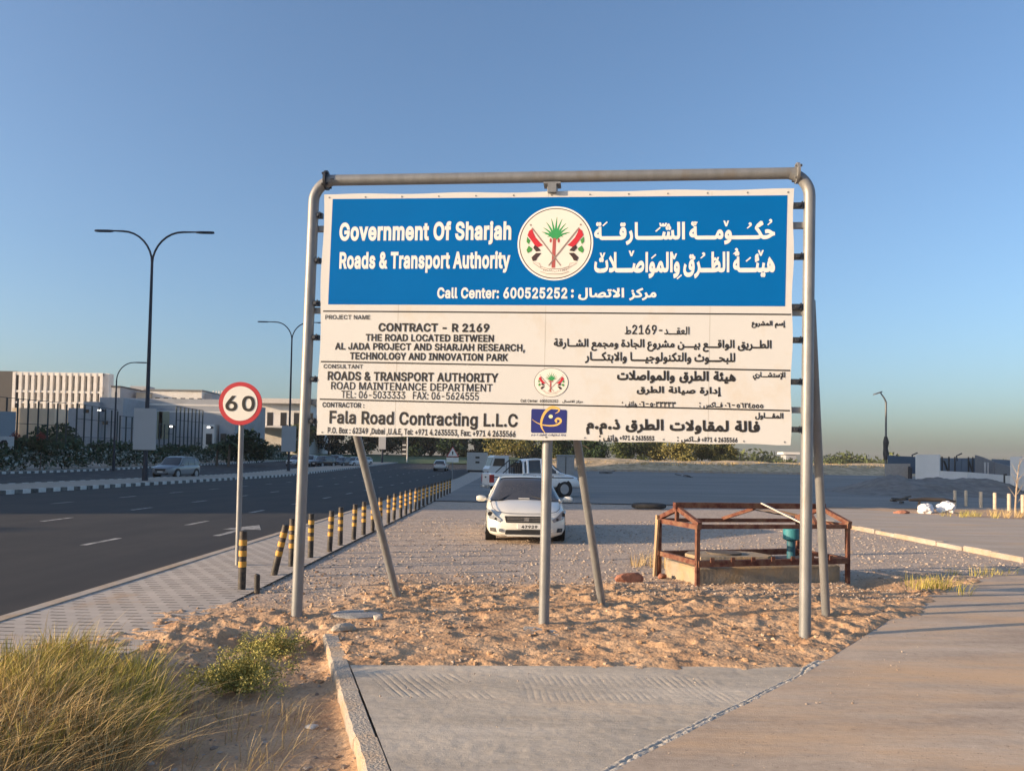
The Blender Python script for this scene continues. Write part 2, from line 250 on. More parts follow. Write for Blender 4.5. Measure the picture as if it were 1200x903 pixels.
[109,610,[[53,0,53,379,112,379,112,295,108,295,118,323,132,346,172,376,219,386,257,380,287,361,309,331,321,295,312,295,322,321,337,343,381,375,437,386,468,383,497,372,522,354,541,328,553,296,557,255,557,0,496,0,496,254,490,289,473,313,447,326,419,330,395,328,374,320,345,290,335,247,335,0,274,0,274,260,269,288,253,311,229,326,199,330,158,320,140,307,126,289,117,266,114,238,114,0]]],
[110,410,[[114,227,114,0,53,0,53,379,112,379,112,287,102,287,124,332,152,362,187,379,227,384,264,380,295,369,321,349,341,321,353,285,357,240,357,0,296,0,296,235,290,275,273,304,246,323,210,329,184,326,161,317,141,303,126,283,117,257]]],
[111,415,[[207,-8,159,-2,117,16,82,46,56,85,40,133,34,187,40,243,56,291,82,330,117,360,159,378,207,384,256,378,299,360,333,330,359,291,376,243,381,187,376,133,359,85,333,46,299,16,256,-2],[207,46,242,51,270,66,292,89,307,117,316,151,319,187,316,224,307,258,292,287,270,310,242,325,207,330,173,325,145,310,124,287,108,258,99,224,96,187,99,151,108,117,124,89,145,66,173,51]]],
[112,424,[[53,-143,53,379,112,379,112,319,118,319,137,346,171,373,197,381,229,384,274,378,313,361,345,332,370,293,385,245,390,189,385,133,370,84,346,45,313,16,274,-2,229,-8,198,-5,173,4,138,31,118,59,114,59,114,-143],[220,47,253,51,279,66,301,88,316,117,325,151,328,189,325,227,316,261,301,290,280,311,253,325,220,330,188,325,161,312,140,291,125,263,116,229,113,189,116,150,125,115,140,86,162,65,188,51]]],
[113,424,[[372,-143,311,-143,311,59,306,59,287,31,252,4,227,-5,195,-8,151,-2,111,16,79,45,55,84,39,133,34,189,39,245,55,293,79,332,112,361,151,378,196,384,228,381,253,373,287,346,307,319,313,319,313,379,372,379],[205,47,236,51,263,65,284,86,299,115,309,150,312,189,309,229,300,263,284,291,263,312,237,325,205,330,172,325,145,311,124,290,108,261,99,227,96,189,99,151,109,117,124,88,145,66,172,51]]],
[114,259,[[53,0,53,379,112,379,112,321,115,321,130,347,152,367,181,380,213,385,229,384,243,384,243,322,230,324,207,326,182,323,159,315,140,301,126,284,117,262,114,237,114,0]]],
[115,365,[[182,-8,145,-5,112,3,84,18,62,38,45,63,36,94,94,107,105,79,124,60,150,49,181,45,217,50,244,62,262,81,268,103,265,121,254,136,237,147,212,155,149,170,104,186,72,208,53,237,47,274,51,305,65,332,87,354,115,370,149,381,187,384,223,381,254,372,279,358,299,339,324,290,268,277,258,298,243,316,219,328,187,333,156,329,131,317,114,299,109,277,112,258,124,243,172,223,229,209,275,194,306,171,325,142,331,107,326,75,312,47,290,24,260,6,223,-5]]],
[116,227,[[204,379,204,327,6,327,6,379],[65,471,126,471,126,98,128,76,136,61,150,53,170,50,185,51,202,54,213,2,192,-3,168,-4,125,2,92,21,72,52,65,93]]],
[117,410,[[182,-5,146,-1,115,11,89,31,69,59,57,95,53,139,53,379,114,379,114,144,119,105,137,75,164,56,200,50,226,53,249,62,268,77,283,97,293,122,296,153,296,379,357,379,357,0,298,0,298,92,307,92,286,47,257,17,222,0]]],
[118,389,[[163,0,17,379,84,379,165,155,187,87,206,21,184,21,203,87,224,155,305,379,371,379,226,0]]],
[120,379,[[21,0,171,218,171,171,29,379,100,379,147,306,179,253,207,206,175,206,202,253,233,306,282,379,352,379,209,169,209,214,358,0,287,0,231,85,200,136,173,182,205,182,178,136,148,85,91,0]]],
[121,389,[[47,-139,61,-86,71,-87,104,-89,130,-74,151,-36,163,-1,17,379,84,379,165,155,187,87,206,21,184,21,202,87,224,155,305,379,371,379,204,-58,177,-107,139,-136,91,-145,65,-143]]],
[122,380,[[42,0,42,46,254,320,254,323,48,323,48,379,333,379,333,331,126,60,126,56,339,56,339,0]]],
[1600,160,[[0,-3,6,46,166,46,184,39,190,23,181,5,160,-3]]],
[1614,54,[[24,357,24,390,156,429,156,395]]],
[1615,52,[[15,345,10,373,76,386,112,409,124,436,119,453,105,461,90,454,84,439,94,418,117,404,99,385,67,405,57,421,53,439,57,459,68,475,85,487,106,491,127,487,142,475,151,457,154,437,150,413,137,391,116,373,89,359]]],
[1617,74,[[55,350,35,354,23,366,15,400,16,413,19,430,49,439,46,420,45,405,49,388,60,383,75,392,81,429,81,447,110,458,110,421,113,407,127,401,141,407,145,424,142,444,136,465,162,473,172,447,176,421,165,386,151,374,131,370,101,380,92,390,90,403,103,398,100,379,89,364,74,354]]],
[1618,20,[[69,366,47,370,31,382,22,398,18,418,25,449,44,472,72,480,98,472,116,450,122,421,118,400,107,382,90,370],[69,397,86,404,94,421,86,440,69,447,52,439,46,421,52,404]]],
[1632,175,[[92,123,74,143,57,159,39,175,81,221,111,194,136,167]]],
[1633,166,[[131,4,82,-2,81,29,76,89,69,166,59,250,46,328,30,391,77,404,97,324,112,230,122,136,128,56]]],
[1634,289,[[131,4,82,-2,81,29,76,89,69,166,59,250,46,328,30,391,77,404,97,324,112,230,122,136,128,56],[155,279,103,286,65,304,65,353,106,334,153,327,180,329,203,338,220,360,231,402,271,394,265,354,252,324,234,303,211,289]]],
[1635,346,[[131,4,82,-2,81,29,76,89,69,166,59,250,46,328,30,391,77,404,97,324,112,230,122,136,128,56],[143,253,111,261,93,279,85,299,82,385,98,325,108,310,122,302,136,299,154,306,170,333,180,388,222,383,218,360,214,338,213,325,222,308,247,302,269,306,280,318,283,334,278,363,267,390,308,405,323,361,328,327,318,289,290,264,247,255,207,265,194,277,187,293,201,293,192,276,178,263]]],
[1636,283,[[264,63,277,22,226,3,162,-3,124,0,92,8,67,21,48,39,36,61,33,87,45,135,65,164,97,193,65,207,42,230,33,262,42,301,68,340,114,376,178,404,195,359,144,337,109,314,88,289,81,265,88,250,109,238,141,234,181,238,186,196,121,154,90,119,82,90,85,74,93,62,124,48,168,43,206,47,239,55]]],
[1637,315,[[158,-3,117,2,86,16,64,38,49,66,39,138,47,202,71,255,109,292,132,302,158,305,183,302,206,292,244,255,268,202,277,138,266,66,252,38,230,16,199,2],[158,45,195,52,217,72,227,100,229,130,225,177,212,217,189,246,158,257,126,246,104,217,90,177,86,130,91,90,99,72,111,58,131,48]]],
[1638,299,[[217,-3,208,49,195,131,184,235,179,351,198,379,222,395,225,317,233,225,244,133,255,55,263,3],[218,348,167,340,111,338,57,344,12,359,21,404,71,391,130,387,183,389,222,395]]],
[65159,141,[[55,0,43,423,91,423,103,0],[39,-180,31,-148,56,-142,78,-136,75,-149,45,-129,35,-112,31,-94,40,-64,63,-46,92,-40,106,-41,120,-44,116,-74,104,-72,92,-71,71,-76,63,-92,71,-113,90,-127,107,-132,82,-135,112,-126,138,-117,147,-148,114,-159,75,-170]]],
[65164,203,[[0,-3,6,46,45,50,67,67,79,104,92,168,139,159,133,135,128,109,126,87,132,66,155,51,209,46,227,39,233,23,225,5,203,-3,143,4,124,12,111,25,97,59,115,57,95,27,71,8,40,-1],[39,233,31,265,56,271,78,276,75,264,45,284,35,300,31,319,40,349,63,367,92,373,106,372,120,368,116,338,104,341,92,342,71,336,63,321,71,299,90,285,107,280,82,278,112,287,138,295,147,265,114,254,75,242]]],
[65165,141,[[55,0,43,423,91,423,103,0]]],
[65166,172,[[172,-3,131,0,100,8,79,21,65,41,55,99,43,423,91,423,103,118,109,73,116,60,129,52,178,46,197,39,202,23,194,5]]],
[65169,159,[[0,-3,6,46,52,49,77,64,85,97,80,132,68,175,51,221,99,239,114,196,125,148,130,106,125,64,110,33,84,13,47,1],[63,-113,42,-105,34,-84,42,-63,63,-55,84,-63,92,-84,84,-105]]],
[65170,203,[[0,-3,6,46,45,50,67,67,79,104,92,168,139,159,133,135,128,109,126,87,132,66,155,51,209,46,227,39,233,23,225,5,203,-3,143,4,124,12,111,25,97,59,115,57,95,27,71,8,40,-1],[101,-113,80,-105,71,-84,80,-63,101,-55,121,-63,130,-84,121,-105]]],
[65171,240,[[120,0,68,10,47,23,31,41,21,64,18,94,23,122,37,157,64,197,106,238,117,206,76,242,107,279,164,227,206,168,218,135,222,101,218,71,202,37,170,10,147,3],[120,49,153,55,173,75,180,104,175,135,155,170,109,214,135,215,97,175,73,134,65,98,69,77,80,61,98,52],[165,332,144,341,135,361,144,382,165,391,185,382,194,361,185,341],[84,332,63,341,54,361,63,382,84,391,104,382,113,361,104,341]]],
[65172,288,[[288,-3,231,6,209,19,192,38,181,64,176,100,167,306,215,306,224,110,234,68,258,50,294,46,312,39,318,23,309,5],[199,62,133,52,75,61,51,73,33,89,22,109,18,132,21,156,31,179,66,218,117,247,180,263,188,213,135,205,97,187,73,164,65,140,74,119,98,106,131,100,165,102,194,108],[186,374,165,383,156,403,165,424,186,433,207,424,215,403,207,383],[105,374,84,383,75,403,84,424,105,433,125,424,134,403,125,383]]],
[65173,589,[[231,-12,247,36,366,40,448,51,477,61,496,73,508,89,512,107,504,159,483,223,528,239,543,198,554,156,559,117,555,84,543,57,522,35,490,17,446,4,389,-5],[231,-12,138,-6,72,15,48,32,31,52,21,78,18,108,20,138,26,170,34,201,79,190,74,169,68,144,66,122,70,94,82,72,104,56,137,45,247,36,258,7],[330,238,309,246,301,267,309,287,330,296,351,287,359,267,351,246],[249,238,228,246,219,267,228,287,249,296,269,287,278,267,269,246]]],
[65175,177,[[0,-3,6,46,60,48,77,53,88,62,97,97,92,132,79,175,63,221,111,239,125,196,137,148,142,106,134,56,108,22,64,3],[129,301,108,309,100,330,108,350,129,359,150,350,158,330,150,309],[48,301,27,309,18,330,27,350,48,359,68,350,77,330,68,309]]],
[65176,221,[[0,-3,6,46,52,50,77,67,91,104,104,168,151,159,145,135,140,109,138,87,139,71,148,57,174,49,227,46,245,39,251,23,242,5,221,-3,164,1,131,12,116,32,109,59,127,57,106,27,81,8,47,-1],[158,229,137,237,129,258,137,279,158,287,179,279,187,258,179,237],[77,229,56,237,47,258,56,279,77,287,98,279,106,258,98,237]]],
[65177,589,[[231,-12,247,36,366,40,448,51,477,61,496,73,508,89,512,107,504,159,483,223,528,239,543,198,554,156,559,117,555,84,543,57,522,35,490,17,446,4,389,-5],[231,-12,138,-6,72,15,48,32,31,52,21,78,18,108,20,138,26,170,34,201,79,190,74,169,68,144,66,122,70,94,82,72,104,56,137,45,247,36,258,7],[290,303,269,311,260,332,269,353,290,362,310,353,319,332,310,311],[250,238,229,246,220,267,229,287,250,296,270,287,279,267,270,246],[330,238,309,246,301,267,309,287,330,296,351,287,359,267,351,246]]],
[65183,349,[[0,-3,5,46,66,50,124,64,179,86,229,115,193,139,149,154,98,160,81,159,64,157,45,154,36,199,68,206,98,209,154,201,199,183,238,162,273,144,309,136,321,136,325,94,279,87,237,68,194,45,144,22,82,4],[165,-110,144,-102,136,-81,144,-60,165,-52,186,-60,194,-81,186,-102]]],
[65184,378,[[378,-3,332,0,295,12,267,38,250,83,285,104,303,68,334,50,384,46,402,39,407,23,399,5],[0,-3,5,46,66,50,124,64,179,86,229,115,193,139,149,154,98,160,81,159,64,157,45,154,36,199,68,206,98,209,154,201,199,183,238,162,273,144,309,136,321,136,325,94,279,87,237,68,194,45,144,22,82,4],[155,-110,134,-102,125,-81,134,-60,155,-52,175,-60,184,-81,175,-102]]],
[65187,349,[[0,-3,5,46,66,50,124,64,179,86,229,115,193,139,149,154,98,160,81,159,64,157,45,154,36,199,68,206,98,209,154,201,199,183,238,162,273,144,309,136,321,136,325,94,279,87,237,68,194,45,144,22,82,4]]],
[65188,378,[[378,-3,332,0,295,12,267,38,250,83,285,104,303,68,334,50,384,46,402,39,407,23,399,5],[0,-3,5,46,66,50,124,64,179,86,229,115,193,139,149,154,98,160,81,159,64,157,45,154,36,199,68,206,98,209,154,201,199,183,238,162,273,144,309,136,321,136,325,94,279,87,237,68,194,45,144,22,82,4]]],
[65193,283,[[21,27,44,68,78,53,127,46,175,52,200,69,208,96,203,125,181,173,130,251,171,278,221,200,248,138,256,93,244,47,228,27,205,11,171,0,127,-4,86,0,50,10]]],
[65194,315,[[127,46,175,52,200,69,208,96,202,124,185,162,160,205,130,251,171,278,212,212,241,154,260,103,278,65,300,49,321,46,339,39,345,23,337,5,315,-3,277,4,245,29,233,49,226,74,250,93,239,47,225,27,203,11,171,0,127,-4,86,0,50,10,21,27,44,68,78,53]]],
[65195,283,[[21,27,44,68,78,53,127,46,175,52,200,69,208,96,203,125,181,173,130,251,171,278,221,200,248,138,256,93,244,47,228,27,205,11,171,0,127,-4,86,0,50,10],[128,332,107,341,98,361,107,382,128,391,148,382,157,361,148,341]]],
[65197,218,[[2,-136,-15,-91,38,-70,77,-46,105,-19,122,9,134,63,130,95,118,130,93,179,136,201,169,128,178,68,175,32,166,0,134,-54,91,-94,44,-121]]],
[65198,235,[[2,-138,-15,-92,57,-60,103,-21,127,22,134,63,131,93,121,122,93,179,136,201,156,160,172,122,183,90,192,68,204,55,241,46,259,39,264,23,256,5,235,-3,192,6,168,31,156,62,175,52,171,14,158,-20,138,-50,113,-76,56,-116]]],
[65200,235,[[2,-138,-15,-92,57,-60,103,-21,127,22,134,63,131,93,121,122,93,179,136,201,156,160,172,122,183,90,192,68,204,55,241,46,259,39,264,23,256,5,235,-3,192,6,168,31,156,62,175,52,171,14,158,-20,138,-50,113,-76,56,-116],[97,269,76,278,67,298,76,319,97,328,117,319,126,298,117,278]]],
[65202,752,[[186,-138,122,-128,68,-101,47,-82,31,-58,21,-31,18,-1,20,30,29,65,43,104,85,88,75,56,68,28,66,4,70,-24,83,-47,102,-66,127,-79,187,-89,255,-80,298,-55,321,-22,328,15,324,65,314,110,301,155,349,168,362,119,368,95,383,63,403,49,430,46,451,49,468,63,482,99,494,167,539,159,535,133,530,102,528,77,532,61,547,50,582,46,608,49,625,58,635,74,638,96,638,125,636,159,631,202,675,205,683,126,696,77,719,53,758,46,776,39,782,23,774,5,752,-3,706,7,675,32,660,68,670,64,662,40,650,23,617,3,577,-3,534,4,508,23,496,57,516,57,495,23,467,3,427,-3,395,2,374,15,360,33,353,55,378,24,365,-34,353,-61,334,-86,309,-107,277,-124,236,-134]]],
[65203,465,[[0,-3,6,46,37,48,57,62,72,97,88,163,133,151,127,128,122,102,120,77,123,64,131,54,172,46,201,49,220,63,233,99,245,167,290,159,286,133,282,102,280,77,284,61,299,50,334,46,364,50,383,65,390,97,380,153,356,221,404,239,419,196,430,148,435,106,428,58,408,24,376,4,333,-3,287,4,260,23,248,57,268,57,244,19,213,1,165,-3,133,2,104,20,94,38,89,62,107,66,82,21,47,2]]],
[65208,504,[[0,-3,6,46,37,48,57,62,72,97,88,163,133,151,124,115,120,77,124,60,141,49,172,46,201,49,220,63,233,99,245,167,290,159,286,133,282,102,280,77,284,61,299,50,334,46,359,49,377,58,387,74,390,96,389,125,387,159,383,202,426,205,434,126,447,77,471,53,510,46,528,39,533,23,525,5,504,-3,468,3,441,18,422,41,411,68,422,64,414,40,402,23,369,3,328,-3,286,4,260,23,248,57,268,57,244,19,213,1,165,-3,133,2,104,20,94,38,89,62,107,66,82,21,47,2],[255,323,234,332,226,352,234,373,255,382,276,373,285,352,276,332],[215,258,194,266,186,287,194,308,215,317,236,308,244,287,236,266],[296,258,275,266,266,287,275,308,296,317,316,308,325,287,316,266]]],
[65211,535,[[287,-11,199,-7,142,5,109,24,94,53,107,57,75,16,39,0,0,-3,6,46,40,52,62,71,77,107,91,163,135,152,128,126,124,104,122,90,129,66,154,49,207,41,298,38,368,43,419,57,452,81,460,96,463,114,456,140,436,161,400,170,372,166,344,155,290,118,245,73,214,33,162,34,208,98,266,157,333,202,368,215,404,219,434,215,460,205,480,190,496,170,505,146,509,119,503,85,488,54,461,28,419,7,362,-6]]],
[65212,563,[[563,-3,524,0,476,12,436,35,484,59,527,48,568,46,587,39,592,23,584,5],[287,-11,199,-7,142,5,109,24,94,53,107,57,75,16,39,0,0,-3,6,46,40,52,62,71,77,107,91,163,135,152,128,126,124,104,122,90,129,66,154,49,207,41,298,38,368,43,419,57,452,81,460,96,463,114,456,140,436,161,400,170,372,166,344,155,290,118,245,73,214,33,162,34,208,98,266,157,333,202,368,215,404,219,434,215,460,205,480,190,496,170,505,146,509,119,503,85,488,54,461,28,419,7,362,-6]]],
[65217,467,[[219,-8,150,-7,92,-4,46,0,12,4,17,50,57,46,106,43,164,41,229,41,299,46,351,60,384,84,392,99,395,117,388,143,368,164,332,173,304,169,275,158,222,121,177,76,146,36,94,37,140,100,198,160,264,205,300,217,336,222,366,218,392,208,412,193,428,172,437,148,440,122,435,88,420,57,392,31,351,10,294,-3],[126,59,114,423,162,423,174,100]]],
[65220,421,[[421,-3,382,0,335,12,294,35,343,59,386,48,427,46,445,39,451,23,442,5],[0,-3,6,46,130,46,219,50,281,63,317,86,326,101,329,119,322,141,302,162,266,170,238,166,210,155,156,118,111,73,80,33,28,34,74,98,132,157,199,202,234,215,270,219,300,215,326,205,346,190,362,170,371,146,375,119,370,91,354,63,327,38,285,18,228,5,155,-1,62,-3],[56,56,44,423,92,423,104,97]]],
[65225,301,[[203,-234,137,-226,73,-201,46,-179,25,-152,11,-118,6,-75,10,-34,23,5,44,40,72,72,107,100,147,123,193,141,242,153,255,107,175,84,111,46,87,22,69,-5,58,-35,55,-68,64,-116,89,-150,124,-171,164,-182,203,-185,267,-179,327,-162,342,-204,304,-218,254,-229],[106,81,63,102,33,139,22,184,26,218,39,246,59,268,84,283,113,293,143,296,172,293,202,286,191,241,167,245,143,247,105,239,79,218,69,187,79,159,102,137,131,123,157,119]]],
[65226,315,[[176,-234,120,-229,64,-210,41,-193,22,-170,10,-142,6,-106,10,-68,21,-35,60,17,111,59,162,93,201,125,212,142,216,161,211,177,195,190,165,196,136,192,106,182,82,168,112,143,140,116,172,83,202,68,233,56,271,48,321,46,339,39,344,23,336,5,315,-3,233,5,178,25,135,55,113,81,86,107,55,132,47,143,41,159,39,171,50,193,81,217,124,236,174,244,212,238,239,223,257,200,263,174,259,146,247,120,209,77,159,39,108,1,70,-43,58,-68,55,-98,58,-123,68,-142,100,-169,140,-181,176,-185,218,-182,263,-172,311,-156,326,-194,284,-214,231,-228]]],
[65228,309,[[0,-3,6,46,73,52,131,71,176,98,205,129,216,161,210,177,192,190,158,196,129,192,99,182,75,168,105,143,133,116,165,83,196,66,233,54,273,48,315,46,333,39,338,23,330,5,309,-3,242,3,178,22,128,55,106,81,79,107,47,132,40,143,34,159,32,171,43,193,74,217,117,236,167,244,198,241,222,234,253,208,263,174,259,148,250,122,212,74,155,34,83,7]]],
[65234,651,[[231,-12,247,36,328,38,395,43,447,49,480,56,518,72,547,98,558,133,554,154,543,175,527,191,507,197,481,187,461,162,454,130,464,98,488,74,516,57,460,39,438,58,415,89,405,132,414,176,437,213,470,237,509,246,536,242,560,230,580,211,594,188,603,163,606,136,597,91,571,55,533,28,487,10,448,2,388,-5,314,-10],[651,-3,592,0,534,10,483,25,524,53,566,49,615,47,657,46,675,39,680,23,672,5],[231,-12,138,-6,72,15,48,32,31,52,21,78,18,108,20,138,26,170,34,201,79,190,74,169,68,144,66,122,70,94,82,72,104,56,137,45,247,36,258,7],[504,307,483,316,474,336,483,357,504,366,524,357,533,336,524,316]]],
[65235,265,[[0,-3,6,46,39,46,76,47,110,49,137,55,170,74,187,105,192,155,186,201,167,235,154,245,139,248,114,238,97,212,91,180,96,158,113,144,143,139,178,143,208,152,210,111,189,100,164,94,138,92,87,102,55,129,44,168,51,213,71,255,103,285,122,294,143,297,173,292,197,276,215,252,228,222,238,151,235,110,223,75,203,46,173,23,140,10,98,2,50,-2],[132,358,111,367,103,387,111,408,132,417,153,408,161,387,153,367]]],
[65237,459,[[193,-111,126,-103,70,-79,48,-59,32,-35,21,-6,18,29,20,54,29,94,52,145,95,124,80,91,71,63,69,38,71,12,79,-9,109,-39,153,-56,206,-62,269,-55,318,-37,354,-10,374,24,383,63,386,104,379,151,361,185,348,195,333,198,308,188,291,161,285,129,290,108,306,94,337,89,372,92,402,102,404,60,371,46,332,42,281,50,262,61,249,75,240,94,238,117,245,163,265,205,296,235,316,244,337,247,367,241,390,226,409,202,422,172,432,101,427,43,410,-10,373,-57,323,-89,263,-106],[368,308,346,316,338,337,346,357,368,366,388,357,397,337,388,316],[286,308,265,316,257,337,265,357,286,366,307,357,315,337,307,316]]],
[65238,479,[[193,-161,126,-153,70,-128,48,-109,32,-85,21,-55,18,-21,20,4,29,44,52,95,95,75,80,41,71,13,69,-12,73,-45,87,-71,109,-89,137,-102,206,-111,257,-107,300,-95,334,-77,359,-54,374,-26,383,13,385,46,378,102,359,136,332,148,314,143,299,127,288,106,285,81,289,63,303,52,327,47,360,46,485,46,503,39,509,23,500,5,479,-3,337,-3,299,1,268,14,246,37,237,72,244,116,265,156,297,185,337,196,363,192,386,180,406,158,421,128,431,88,434,37,428,-7,410,-60,373,-107,323,-138,263,-156],[379,257,358,266,349,286,358,307,379,316,399,307,408,286,399,266],[298,257,277,266,268,286,277,307,298,316,318,307,327,286,318,266]]],
[65239,265,[[0,-3,6,46,39,46,76,47,110,49,137,55,170,74,187,105,192,155,186,201,167,235,154,245,139,248,114,238,97,212,91,180,96,158,113,144,143,139,178,143,208,152,210,111,189,100,164,94,138,92,87,102,55,129,44,168,51,213,71,255,103,285,122,294,143,297,173,292,197,276,215,252,228,222,238,151,235,110,223,75,203,46,173,23,140,10,98,2,50,-2],[174,358,153,367,144,387,153,408,174,417,194,408,203,387,194,367],[92,358,71,367,63,387,71,408,92,417,113,408,122,387,113,367]]],
[65240,293,[[0,-3,6,46,36,46,68,47,97,50,123,56,161,73,189,99,200,135,194,163,176,187,150,197,124,188,104,163,97,132,106,98,130,72,159,55,103,39,80,58,58,90,48,133,57,178,80,213,113,237,152,246,179,242,203,230,222,212,237,189,246,164,249,138,239,92,214,56,176,28,130,10,100,4,68,0,33,-2],[293,-3,232,1,172,11,126,25,167,55,209,50,257,47,299,46,317,39,323,23,315,5],[188,307,167,316,158,336,167,357,188,366,208,357,217,336,208,316],[107,307,86,316,77,336,86,357,107,366,127,357,136,336,127,316]]],
[65243,244,[[0,-3,6,46,62,46,117,49,147,60,160,73,164,88,153,122,111,174,78,205,47,230,25,248,17,260,18,277,22,293,29,304,60,329,103,355,160,384,230,419,250,375,171,337,117,309,79,286,45,263,54,285,120,229,168,179,198,132,208,85,203,57,183,28,137,6,54,-3]]],
[65244,301,[[0,-3,6,46,52,46,124,51,156,65,163,84,152,115,125,150,90,186,55,219,27,245,17,260,18,277,22,293,29,304,62,330,110,359,168,389,230,419,250,375,193,347,138,320,88,292,46,264,49,284,100,241,145,198,184,152,219,97,248,63,281,49,307,46,325,39,331,23,322,5,301,-3,263,2,221,22,202,41,187,67,205,60,184,32,155,13,111,1,49,-3]]],
[65245,412,[[18,-1,20,30,29,65,43,104,85,88,75,56,68,28,66,4,70,-23,82,-46,100,-64,123,-78,152,-86,186,-89,225,-86,257,-76,282,-61,301,-39,314,-10,322,26,325,119,314,423,363,423,373,107,370,31,353,-36,338,-65,319,-90,294,-110,264,-125,227,-134,184,-138,123,-129,69,-104,48,-85,32,-62,21,-34]]],
[65247,154,[[0,-3,5,46,53,52,64,61,68,75,69,122,58,423,106,423,118,127,116,71,100,30,85,16,64,5]]],
[65248,178,[[0,-3,5,46,53,52,64,61,68,75,69,122,59,423,108,423,118,123,128,76,151,52,184,46,202,39,207,23,199,5,178,-3,137,5,111,26,99,53,111,52,92,22,56,3]]],
[65249,287,[[44,-233,26,-156,15,-88,12,-36,15,-3,25,24,40,45,60,61,109,79,164,83,219,75,217,114,204,147,183,170,153,178,125,172,100,152,78,119,41,139,76,190,115,218,156,226,184,223,207,214,240,180,258,137,263,92,260,62,251,36,241,17,181,31,131,33,93,24,69,0,60,-39,64,-91,74,-155,90,-221]]],
[65250,333,[[46,-233,24,-144,11,-66,6,-15,9,27,20,65,57,129,106,176,156,205,198,215,224,208,246,183,269,127,290,76,312,52,339,46,357,39,363,23,354,5,333,-3,294,5,266,28,279,39,261,11,237,-5,209,-11,173,-4,137,14,103,44,76,84,82,83,60,33,55,-15,58,-57,67,-112,80,-170,92,-222],[213,38,231,42,240,55,238,75,225,113,214,140,202,156,190,162,173,159,153,150,130,135,109,114,110,119,141,74,179,47]]],
[65251,311,[[0,-3,6,46,34,53,56,76,79,121,113,178,147,205,180,212,218,202,248,174,268,137,276,96,273,64,263,39,249,21,231,9,191,0,144,7,112,20,72,43,95,81,147,55,186,49,213,54,228,68,233,90,225,124,204,152,177,164,156,158,135,136,111,90,84,39,58,11,31,0]]],
[65252,343,[[0,-3,6,46,32,53,51,76,75,121,103,167,132,196,158,210,181,215,216,206,245,177,273,121,298,72,321,51,349,46,367,39,372,23,364,5,343,-3,300,5,268,29,276,41,259,12,234,-6,205,-11,165,-3,126,21,92,57,63,17,34,1],[115,102,137,73,160,52,183,41,205,37,223,40,235,52,240,69,234,93,223,120,211,144,196,161,178,167,159,161,138,141]]],
[65254,433,[[18,-1,24,47,43,104,85,88,71,42,66,4,70,-26,83,-49,102,-67,127,-79,187,-89,255,-80,298,-57,321,-23,328,15,324,65,314,110,301,155,349,168,359,132,364,110,368,95,385,63,410,49,439,46,457,39,462,23,454,5,433,-3,391,6,365,27,353,55,378,24,366,-35,353,-62,335,-87,310,-108,277,-124,236,-134,186,-138,122,-129,68,-104,47,-85,31,-61,21,-33],[197,236,176,245,167,265,176,286,197,295,217,286,226,265,217,245]]],
[65255,159,[[0,-3,6,46,52,49,77,64,85,97,80,132,68,175,51,221,99,239,114,196,125,148,130,106,125,64,110,33,84,13,47,1],[76,301,55,309,46,330,55,350,76,359,96,350,105,330,96,309]]],
[65256,203,[[0,-3,6,46,45,50,67,67,79,104,92,168,139,159,133,135,128,109,126,87,132,66,155,51,209,46,227,39,233,23,225,5,203,-3,143,4,124,12,111,25,97,59,115,57,95,27,71,8,40,-1],[92,229,71,237,63,258,71,279,92,287,113,279,122,258,113,237]]],
[65259,340,[[228,-5,178,2,130,21,87,52,58,92,47,141,58,190,71,211,89,227,111,237,137,241,162,237,183,226,212,189,222,141,217,109,203,80,180,55,151,34,79,7,0,-3,6,46,63,50,107,62,150,88,172,119,178,148,173,172,159,191,137,199,114,191,97,172,91,147,94,124,104,103,137,70,181,49,226,42,255,49,263,58,265,72,263,83,254,105,227,140,174,191,85,259,113,296,207,223,265,167,297,127,311,96,314,71,305,34,278,6,256,-2]]],
[65261,265,[[34,-136,24,-88,89,-74,141,-50,160,-31,174,-8,183,22,186,57,183,93,172,123,155,143,133,151,108,141,91,114,85,82,90,61,107,47,138,42,172,46,202,55,205,14,171,-1,132,-5,92,0,63,14,44,37,38,71,45,116,65,158,97,188,116,197,138,200,160,197,179,188,209,155,226,108,232,54,227,3,210,-41,182,-77,144,-105,94,-125]]],
[65262,280,[[34,-136,24,-88,89,-74,141,-50,160,-31,174,-8,183,22,186,57,182,94,171,124,154,144,133,151,110,142,92,116,85,81,90,64,104,53,127,47,161,46,286,46,304,39,309,23,301,5,280,-3,138,-3,89,5,68,15,52,29,41,48,38,72,46,119,67,160,98,189,138,200,163,196,186,184,205,164,220,135,229,99,232,54,227,3,210,-41,182,-77,144,-105,94,-125]]],
[65265,451,[[18,-1,20,30,29,65,43,104,85,88,75,56,68,28,66,4,76,-37,104,-66,145,-83,196,-89,271,-80,324,-56,356,-27,366,1,356,15,330,28,296,41,263,57,237,80,226,111,239,160,272,204,319,236,345,245,373,248,416,242,441,229,421,187,399,196,373,200,338,193,306,174,283,148,274,119,284,101,311,85,346,71,382,55,409,35,419,8,415,-15,404,-39,386,-64,360,-87,328,-107,290,-123,245,-134,193,-138,124,-129,68,-104,47,-85,31,-61,21,-33],[254,-250,233,-241,224,-221,233,-200,254,-191,274,-200,283,-221,274,-241],[172,-250,151,-241,143,-221,151,-200,172,-191,193,-200,202,-221,193,-241]]],
[65267,177,[[0,-3,6,46,60,48,77,53,88,62,97,97,92,132,79,175,63,221,111,239,125,196,137,148,142,106,134,56,108,22,64,3],[110,-115,89,-106,80,-86,89,-65,110,-56,130,-65,139,-86,130,-106],[28,-115,7,-106,-1,-86,7,-65,28,-56,49,-65,57,-86,49,-106]]],
